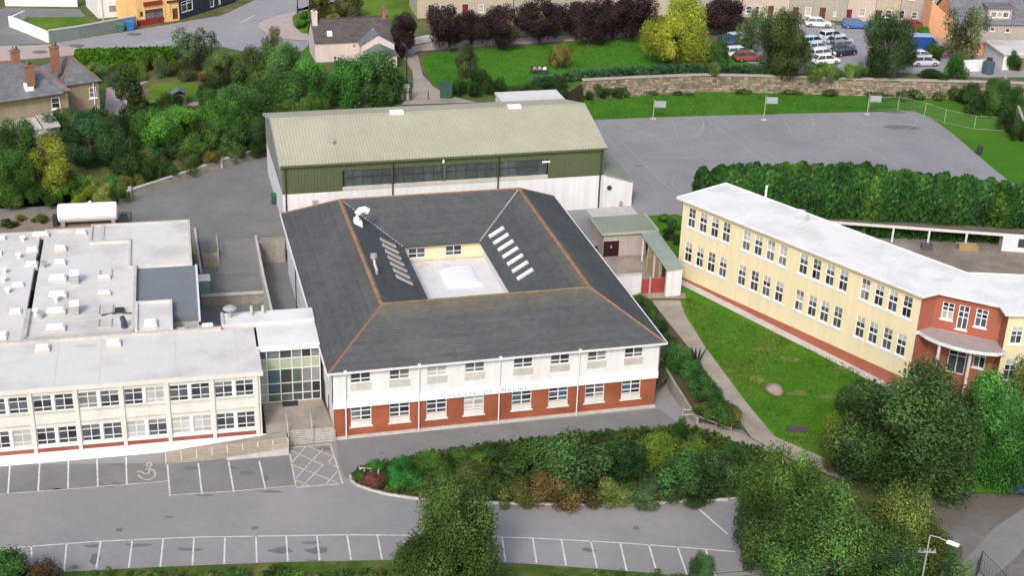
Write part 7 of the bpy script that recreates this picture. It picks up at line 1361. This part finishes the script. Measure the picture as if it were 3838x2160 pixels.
for x, yb, yt, l in ((1643, 299, 250, 'white basketball hoop stand left of three beside the court'), (1921, 302, 240, 'white basketball hoop stand in the middle on a white base'), (2181, 288, 236, 'white basketball hoop stand right of three at the fence corner')):
    b = A(x, yb, ZB); H = zat(b, x, yt) - ZB; t = thing('hoop_stand', l, 'basketball hoop', b, 0, 'basketball hoop stands along the court')
    MB().tube([(0, 0, 0), (0, 0, H)], .07, 8).obj('pole', fence_w, t); MB().box(-.35, .35, -.25, .25, 0, .12).obj('base', conc_l, t); MB().tube([(0, 0, H - .4), (.25, -.5, H - .3)], .05, 6).obj('arm', fence_w, t)
    MB().box(.0, 1.5, -.56, -.5, H - .9, H).obj('backboard', mat('backboard', (.29, .34, .33), .5, .05, 1), t)
    m_ = MB(); m_.tube([(.75 + .23 * math.cos(k * .524), -.8 + .23 * math.sin(k * .524), H - .7) for k in range(13)], .02, 5, cap=False); m_.obj('rim', metal_g, t)
b = A(2463, 388, ZB); t = thing('litter_bin', 'dark litter bin at the right edge of the playing court', 'bin', b); MB().tube([(0, 0, 0), (0, 0, .95)], [.34, .4], 12).obj('body', metal_d, t); MB().tube([(0, 0, .95), (0, 0, 1.15)], [.42, .2], 12).obj('lid', metal_d, t)
def lamp(label, x, y, z, yt, armx, army, m=metal_g, head=white_b, r_=.065):
    b = A(x, y, z); H = zat(b, x, yt) - z; t = thing('street_lamp', label, 'street lamp', b); tp = Vector((0, 0, H)); q = A(armx, army, z + H) - b
    MB().tube([(0, 0, -.1), (0, 0, 1.2), (0, 0, 1.21), tp], [r_ * 1.5, r_ * 1.5, r_, r_ * .7], 8).obj('pole', m, t); q.z = H + .05; MB().tube([tp, tp.lerp(q, .5) + Vector((0, 0, .08)), q], r_ * .55, 6).obj('arm', m, t)
    d = (q - tp).normalized(); h_ = MB().beam(q - d * .05, q + d * .75, .28, .14); h_.obj('lamp_head', head, t); return t, b, H
L1_, lbp, lH = lamp('tall street lamp with white head at the bottom right', 2293, 1600, 0, 1338, 2384, 1366)
mb_ = MB(); mb_.box(-.6, .6, -.05, .05, lH - 1.35, lH - 1.25); [mb_.tube([(x, 0, lH - 1.25), (x, 0, lH - 1.05)], .05, 6) for x in (-.5, -.17, .17, .5)]; mb_.obj('crossarm', metal_g, L1_)
for k in range(4):
    p0 = lbp + Vector((0, .0, lH - 1.05 - .16 * k)); p1 = A(1880, 1428 + 12 * k, p0.z - .1) ; p1 = p0 + (p1 - p0) * 1.6; mid = p0.lerp(p1, .5) - Vector((0, 0, .35))
    c = thing('overhead_wire', ('highest', 'second highest', 'third highest', 'lowest')[k] + ' of the dark cables running left from the street lamp', 'cable', p0); MB().tube([(0, 0, 0), p0.lerp(p1, .25) - p0 - Vector((0, 0, .26)), mid - p0, p0.lerp(p1, .75) - p0 - Vector((0, 0, .26)), p1 - p0], .022, 4).obj('cable', wire_m, c)
lamp('tall dark lamp post beside the path to the hall', 1023, 222, ZC, 118, 1019, 116, metal_d, metal_d, .11)
lamp('dark lamp post among the cars in the town car park', 2092, 148, ZC, 66, 2098, 62, metal_d, metal_g, .07)
lamp('grey lamp post in front of the white house at top left', 264, 84, ZC, -30, 268, -32, metal_g, metal_g, .1)
lamp('dark post left of two on the pavement corner by the green', 749, 34, ZC, -34, 752, -36, metal_d, metal_d, .09)
lamp('thick dark post right of two on the pavement corner by the green', 780, 32, ZC, -30, 783, -31, metal_d, metal_d, .16)
# gate pieces by the hall path
b = A(1034, 258, ZC - .3); g = thing('path_gate', 'dark green metal gate beside the path to the sports hall', 'gate', b, .2); H = zat(b, 1034, 206) - b.z
for x in (-2.6, 0): MB().box(x - .12, x + .12, -.12, .12, -.3, H).obj('post', teal_m if False else mat('dark green steel', (.03, .07, .05), .6, .1, 1), g)
for z in (.25, H * .5, H - .15): MB().box(-2.48, -.12, -.04, .04, z, z + .1).obj('bar', mat('dark green steel', (0, 0, 0)), g)
b = A(985, 258, ZC - .3); g = thing('pale_store', 'pale concrete bin store with open front behind the sports hall', 'shelter', b, .2); H = zat(b, 985, 222) - b.z
for x in (0, .7, 1.4, 2.1): MB().box(x - .14, x + .14, 0, .3, -.3, H).obj('pillar', pink_w, g)
MB().box(-.3, 2.4, -.1, 1.2, H, H + .15).obj('roof', conc_l, g); MB().box(-.2, 2.3, 1.0, 1.15, -.3, H).obj('back_wall', grey_w, g)
b = A(1122, 248, ZC); g = thing('cabinet', 'dark green metal cabinet at the park edge by the path', 'cabinet', b); MB().box(-.8, .8, 0, .9, 0, 1.9).obj('body', mat('cabinet green', (.035, .075, .06), .6, .1, 1), g); MB().box(-.85, .85, -.05, .95, 1.9, 2.0).obj('top', mat('cabinet green', (0, 0, 0)), g)
b = A(1077, 251, ZC); g = thing('bollard', 'thin dark bollard in the middle of the hall path', 'bollard', b); MB().tube([(0, 0, 0), (0, 0, 1.1)], .06, 8).obj('post', metal_d, g)
# boulder, slab
b = AL(1948, 990); bm = bmesh.new(); bmesh.ops.create_icosphere(bm, subdivisions=3, radius=.75)
for v in bm.verts: v.co *= 1 + .22 * mnoise.noise(v.co * 1.6); v.co.z = v.co.z * .72 + .32; v.co.x *= 1.1
me = bpy.data.meshes.new('boulder'); bm.to_mesh(me); bm.free(); me.materials.append(rock_m); link('boulder', me, None, b, label='grey brown boulder lying on the lawn before the yellow school', cat='boulder')
b = AL(2005, 1086); t = thing('low_slab', 'dark low stone slab at the near end of the school lawn', 'slab', b, -.1); MB().hexa([(-.9, -.15, -.2), (.9, -.15, -.2), (.9, .2, -.2), (-.9, .2, -.2), (-.85, -.12, .42), (.85, -.12, .42), (.85, .17, .44), (-.85, .17, .44)]).obj('slab', mat('dark stone', (.07, .072, .07), .9, .2, 2), t)
b = A(931, 1200, .1); t = thing('bed_edging', 'small pale timber frame at the tip of the front bed', 'frame', b); mb = MB(); mb.box(-.9, .7, .5, .6, 0, .45); mb.box(.6, .7, -.4, .5, 0, .45); mb.obj('boards', conc_l, t)
# ================================================================== CARS
def car_proto(lx=4.2, estate=False):
    root = bpy.data.objects.new('proto', None); h = .88
    st = [(-lx / 2, .45, .62, .70), (-lx / 2 + .06, .28, .84, .80), (-lx * .30, .22, .93, .86), (0, .2, .92, .87), (lx * .22, .2, .90, .86), (lx / 2 - .22, .24, .76, .80), (lx / 2 - .03, .32, .66, .70), (lx / 2, .42, .55, .62)]
    b = MB(); rings = [[(x, -w * .94, z0), (x, -w, (z0 + z1) / 2), (x, -w * .93, z1 - .04), (x, -w * .8, z1), (x, w * .8, z1), (x, w * .93, z1 - .04), (x, w, (z0 + z1) / 2), (x, w * .94, z0)] for x, z0, z1, w in st]
    for i in range(len(rings) - 1):
        for k in range(8): b.quad(rings[i][k], rings[i + 1][k], rings[i + 1][(k + 1) % 8], rings[i][(k + 1) % 8])
    b.poly(rings[0]); b.poly(rings[-1][::-1]); b.obj('body', car_m, root)
    r0, r1 = (-lx * .44 if estate else -lx * .36), lx * .10; b0, b1 = -lx * .47, lx * .26
    g = MB(); g.hexa([(b0, -.76, .90), (b1, -.76, .88), (b1, .76, .88), (b0, .76, .90), (r0, -.6, 1.40), (r1, -.6, 1.40), (r1, .6, 1.40), (r0, .6, 1.40)]); g.obj('windows', glass, root)
    t = MB(); t.hexa([(r0 - .05, -.64, 1.385), (r1 + .05, -.64, 1.385), (r1 + .05, .64, 1.385), (r0 - .05, .64, 1.385), (r0 + .1, -.5, 1.47), (r1 - .15, -.5, 1.47), (r1 - .15, .5, 1.47), (r0 + .1, .5, 1.47)])
    for y in (-1, 1):
        for xb, xr in ((b0, r0), (b1, r1), (-lx * .12, -lx * .12)): t.beam((xb, y * .765, .9), (xr, y * .615, 1.4), .07, .05)
    t.obj('roof', car_m, root)
    for x in (-lx * .31, lx * .31):
        for y in (-1, 1):
            w = MB().tube([(x, y * .68, .31), (x, y * .89, .31)], .31, 14).obj('wheel', tyre_m, root); MB().tube([(x, y * .87, .31), (x, y * .9, .31)], .19, 10).obj('hub', hub_m, w)
    for y in (-1, 1): MB().box(lx / 2 - .12, lx / 2 - .01, y * .56 - .13, y * .56 + .13, .52, .64).obj('headlight', lamp_m, root); MB().box(-lx / 2 - .01, -lx / 2 + .08, y * .6 - .1, y * .6 + .1, .6, .78).obj('tail_light', gate_m, root)
    MB().box(-lx / 2 + .04, lx / 2 - .1, -.7, .7, .16, .3).obj('underbody', metal_d, root); return root
PR = [car_proto(4.2), car_proto(4.4, True)]
ftr = math.atan2((A(2140, 52, ZC) - A(1990, 46, ZC)).y, (A(2140, 52, ZC) - A(1990, 46, ZC)).x)
cars = [(2057, 66, ftr, (.7, .7, .7), 'white car parked side-on before the brown grey terraced house'), (2152, 70, ftr, (.05, .13, .36), 'blue car parked side-on before the pinkish terraced house'), (2298, 72, ftr + .1, (.30, .02, .03), 'red car parked before the grey terraced house with white door'),
        (2044, 112, ftr + .5, (.42, .55, .68), 'pale blue car at the back of the left line in the town car park'), (2054, 128, ftr + .5, (.62, .65, .72), 'silver white car second in the left line of the town car park'), (2068, 144, ftr + .5, (.78, .78, .82), 'white car third in the left line of the town car park'), (2076, 160, ftr + .4, (.8, .8, .76), 'white car nearest the arching shrubs'),
        (2092, 98, ftr + .55, (.6, .64, .62), 'pale car at the back beside the car park lamp post'), (2112, 112, ftr + .55, (.45, .5, .53), 'silver car behind the navy one right of the lamp post'), (2118, 124, ftr + .55, (.2, .25, .28), 'dark silver car beside the navy one'), (2122, 138, ftr + .55, (.02, .028, .05), 'navy car nearest in the right line of the town car park'),
        (2314, 150, ftr + .3, (.7, .7, .72), 'white car behind the silver one right of the dark rounded tree'), (2324, 164, ftr + .2, (.5, .51, .55), 'silver car nearest right of the dark rounded tree'),
        (1838, 112, ftr + .5, (.04, .09, .15), 'dark blue car behind the bush beside the yellow green tree'), (1846, 126, ftr + .5, (.06, .12, .2), 'teal blue car second behind the rounded bush'), (1858, 140, ftr + .4, (.7, .72, .75), 'white car beside the rounded bush'), (1880, 152, ftr + .3, (.28, .09, .07), 'reddish car at the front left of the town car park'), (1862, 104, ftr + .5, (.55, .6, .66), 'pale car half hidden under the copper tree'),
        (2572, 240, 1.2, (.32, .08, .08), 'dark red car at the right edge beside the grey wall'), (2572, 1216, 1.1, (.03, .11, .42), 'bright blue car at the right edge by the brown road')]
for i, (x, y, yaw, c, l) in enumerate(cars):
    z = 0 if y > 1000 else (3.6 if x > 2560 else ZC); o = copy_tree(PR[i % 2]); o.name = 'parked_car'; o.location = A(x, y, z) + Vector((0, 0, .03)); o.rotation_euler = (0, 0, yaw); props(o, l, 'car', 'parked cars')
    for ch in o.children:
        if ch.name.split('.')[0] in ('body', 'roof'): ch.color = (*c, 1)
def kill(o):
    for c in list(o.children): kill(c)
    bpy.data.objects.remove(o)
for p_ in PR:
    for c in list(p_.children): kill(c)
    bpy.data.objects.remove(p_)
b = A(2312, 126, ZC); v = thing('blue_van', 'boxy blue van with pale roof behind the two white cars', 'van', b, ftr); o = MB().hexa([(-1.9, -.95, .35), (1.6, -.95, .35), (1.6, .95, .35), (-1.9, .95, .35), (-1.85, -.88, 2.3), (1.5, -.88, 2.3), (1.5, .88, 2.3), (-1.85, .88, 2.3)]).obj('box', car_m, v); o.color = (.02, .07, .28, 1)
MB().box(-1.95, 1.6, -.98, .98, 2.302, 2.42).obj('roof', mat('pale blue roof', (.30, .42, .6), .5, .05, 1), v); o = MB().hexa([(1.6, -.9, .35), (2.5, -.85, .4), (2.5, .85, .4), (1.6, .9, .35), (1.6, -.85, 2.2), (1.9, -.75, 1.9), (1.9, .75, 1.9), (1.6, .85, 2.2)]).obj('cab', car_m, v); o.color = (.02, .07, .28, 1)
for x in (-1.2, 1.6):
    for y in (-1, 1): MB().tube([(x, y * .75, .35), (x, y * .97, .35)], .35, 12).obj('wheel', tyre_m, v)
# ================================================================== PEOPLE sitting on the park lawn
def person_mesh(seed):
    r = random.Random(seed); me = bpy.data.meshes.new('p'); s = r.uniform(.95, 1.05)
    V = [(0, 0, .56), (.02, 0, .82), (.04, 0, 1.0), (.03, 0, 1.1), (.05, 0, 1.24), (.04, .10, .54), (.44, .13, .55), (.46, .14, .10), (.62, .15, .06), (.04, -.10, .54), (.45, -.13, .55), (.48, -.15, .10), (.64, -.16, .06), (.05, .19, .97), (.12, .25, .74), (.36, .16, .66), (.05, -.19, .97), (.12, -.25, .74), (.36, -.16, .66)]
    E = [(0, 1), (1, 2), (2, 3), (3, 4), (0, 5), (5, 6), (6, 7), (7, 8), (0, 9), (9, 10), (10, 11), (11, 12), (2, 13), (13, 14), (14, 15), (2, 16), (16, 17), (17, 18)]
    R = [.15, .14, .13, .055, .105, .1, .07, .05, .045, .1, .07, .05, .045, .06, .045, .035, .06, .045, .035]
    me.from_pydata([(x * s, y * s, z * s) for x, y, z in V], E, []); ob = bpy.data.objects.new('p', me); COL.objects.link(ob); md = ob.modifiers.new('s', 'SKIN'); ob.modifiers.new('d', 'SUBSURF').levels = 1
    for i, k in enumerate(R): me.skin_vertices[0].data[i].radius = (k, k)
    me.skin_vertices[0].data[0].use_root = True
    out = bpy.data.meshes.new_from_object(ob.evaluated_get(bpy.context.evaluated_depsgraph_get())); bpy.data.objects.remove(ob)
    out.materials.clear(); [out.materials.append(m) for m in (cloth_m, trouser_m, skin_m)]
    for p in out.polygons:
        c = p.center; p.material_index = 2 if c.z > 1.07 or (c.x > .28 and c.z > .64) else (1 if c.z < .64 else 0); p.use_smooth = True
    out.name = 'body'; return out
pmesh = person_mesh(1); hm = MB(); hm.tube([(.03, 0, 1.22), (.03, 0, 1.31), (.03, 0, 1.355)], [.115, .105, .03], 10); hmesh = hm.mesh('hair', hair_m, True)
bp_ = A(1357, 186, ZC + .02); bnch = thing('park_bench', 'dark park bench on the lawn under three seated people', 'bench', bp_, 0.05)
for k in range(4): MB().box(-1.25, 1.25, -.2 + .14 * k, -.09 + .14 * k, .42, .46).obj('seat_slat', metal_d, bnch)
for k in range(3): MB().box(-1.25, 1.25, .36, .4, .55 + .14 * k, .65 + .14 * k).obj('back_slat', metal_d, bnch)
for x in (-1.1, 1.1): MB().box(x - .04, x + .04, -.18, .36, 0, .42).obj('leg', metal_d, bnch)
for x, y, yaw, c, l in ((1345, 186, -1.45, (.34, .25, .22), 'person in a tan top sitting on the park bench, left of the three'), (1357, 186, -1.55, (.42, .30, .28), 'person in a pinkish top sitting on the park bench between two others'), (1370, 186, -1.7, (.72, .70, .68), 'person in a white top sitting on the park bench, right of the three')):
    t = thing('person', l, 'person', A(x, y, ZC + .02), yaw, 'people sitting on the park lawn'); o = link('body', pmesh, t); o.color = (*c, 1); link('hair', hmesh, t)

def tufts(name, poly, n, size, col, zf, seed):
    pl_ = [(p.x, p.y) for p in ccw(poly)]; r = np.random.default_rng(seed); xs = [p[0] for p in pl_]; ys_ = [p[1] for p in pl_]; P = []
    while len(P) < n:
        x, y = r.uniform(min(xs), max(xs)), r.uniform(min(ys_), max(ys_))
        if inpoly(x, y, pl_): P.append((x, y, zf((x, y)) + .04))
    P = np.array(P); o = link(name, cloud_mesh(name, P, np.tile([0, -.5, 1.0], (len(P), 1)), size, seed, .14, .06), None, kind='stuff'); o.color = (*col, 1)
tufts('lawn_grass', [AL(x, y) for x, y in [(1722, 745), (2150, 928), (2220, 975), (2300, 1100), (2060, 1140), (1960, 1098), (1890, 1024), (1830, 946), (1770, 862), (1725, 785)]], 11000, .10, (.068, .155, .015), lambda p: lz(p), 21)
tufts('park_grass', AP([(1075, 150), (1130, 132), (1400, 113), (1600, 100), (1790, 115), (1850, 150), (1600, 188), (1484, 196), (1420, 222), (1140, 236), (1080, 190)], ZC), 8000, .15, (.056, .16, .018), lambda p: ZC + .02, 22)
tufts('court_grass', AP([(1480, 256), (1614, 242), (1764, 233), (1914, 236), (2145, 242), (2330, 250), (2290, 276), (2000, 283), (1640, 293), (1500, 298)], ZB), 6000, .14, (.056, .16, .018), lambda p: ZB, 23)
for k, (x, y, w, h) in enumerate(((1640, 238, 50, 12), (1720, 233, 70, 10), (1860, 231, 60, 12), (1990, 234, 80, 14), (2080, 238, 60, 18), (2200, 243, 90, 16), (2290, 246, 90, 26), (2380, 250, 80, 34))):
    plant('wall_foot_plant', 'low weedy plant at the grassy foot of the stone wall', 'plant', x, y, ZB, y - h, w, (.06, .09, .03), 'small', 0, 'weeds at the foot of the stone wall', False)

bare = mat('dry turf', (.17, .165, .06), .95, .25, 1.2, .4, 12, col2=(.10, .15, .03), mixscale=1.5)
for i, (x, y, rx, ry) in enumerate(((1966, 838, .9, .35), (1985, 905, .8, .5), (2130, 925, 1.0, .4), (1905, 955, .7, .5), (2010, 990, .8, .4), (1930, 880, 1.1, .4), (2090, 1000, .9, .5))):
    c = AL(x, y); pts = []
    for k in range(14): t_ = k * math.pi / 7; px_, py_ = c.x + rx * math.cos(t_) * (1 + .3 * math.sin(3 * t_ + i)), c.y + ry * math.sin(t_) * (1 + .3 * math.cos(2 * t_ + i)); pts.append((px_, py_, lz((px_, py_))))
    sheet('dry_patch', pts, bare, .008)
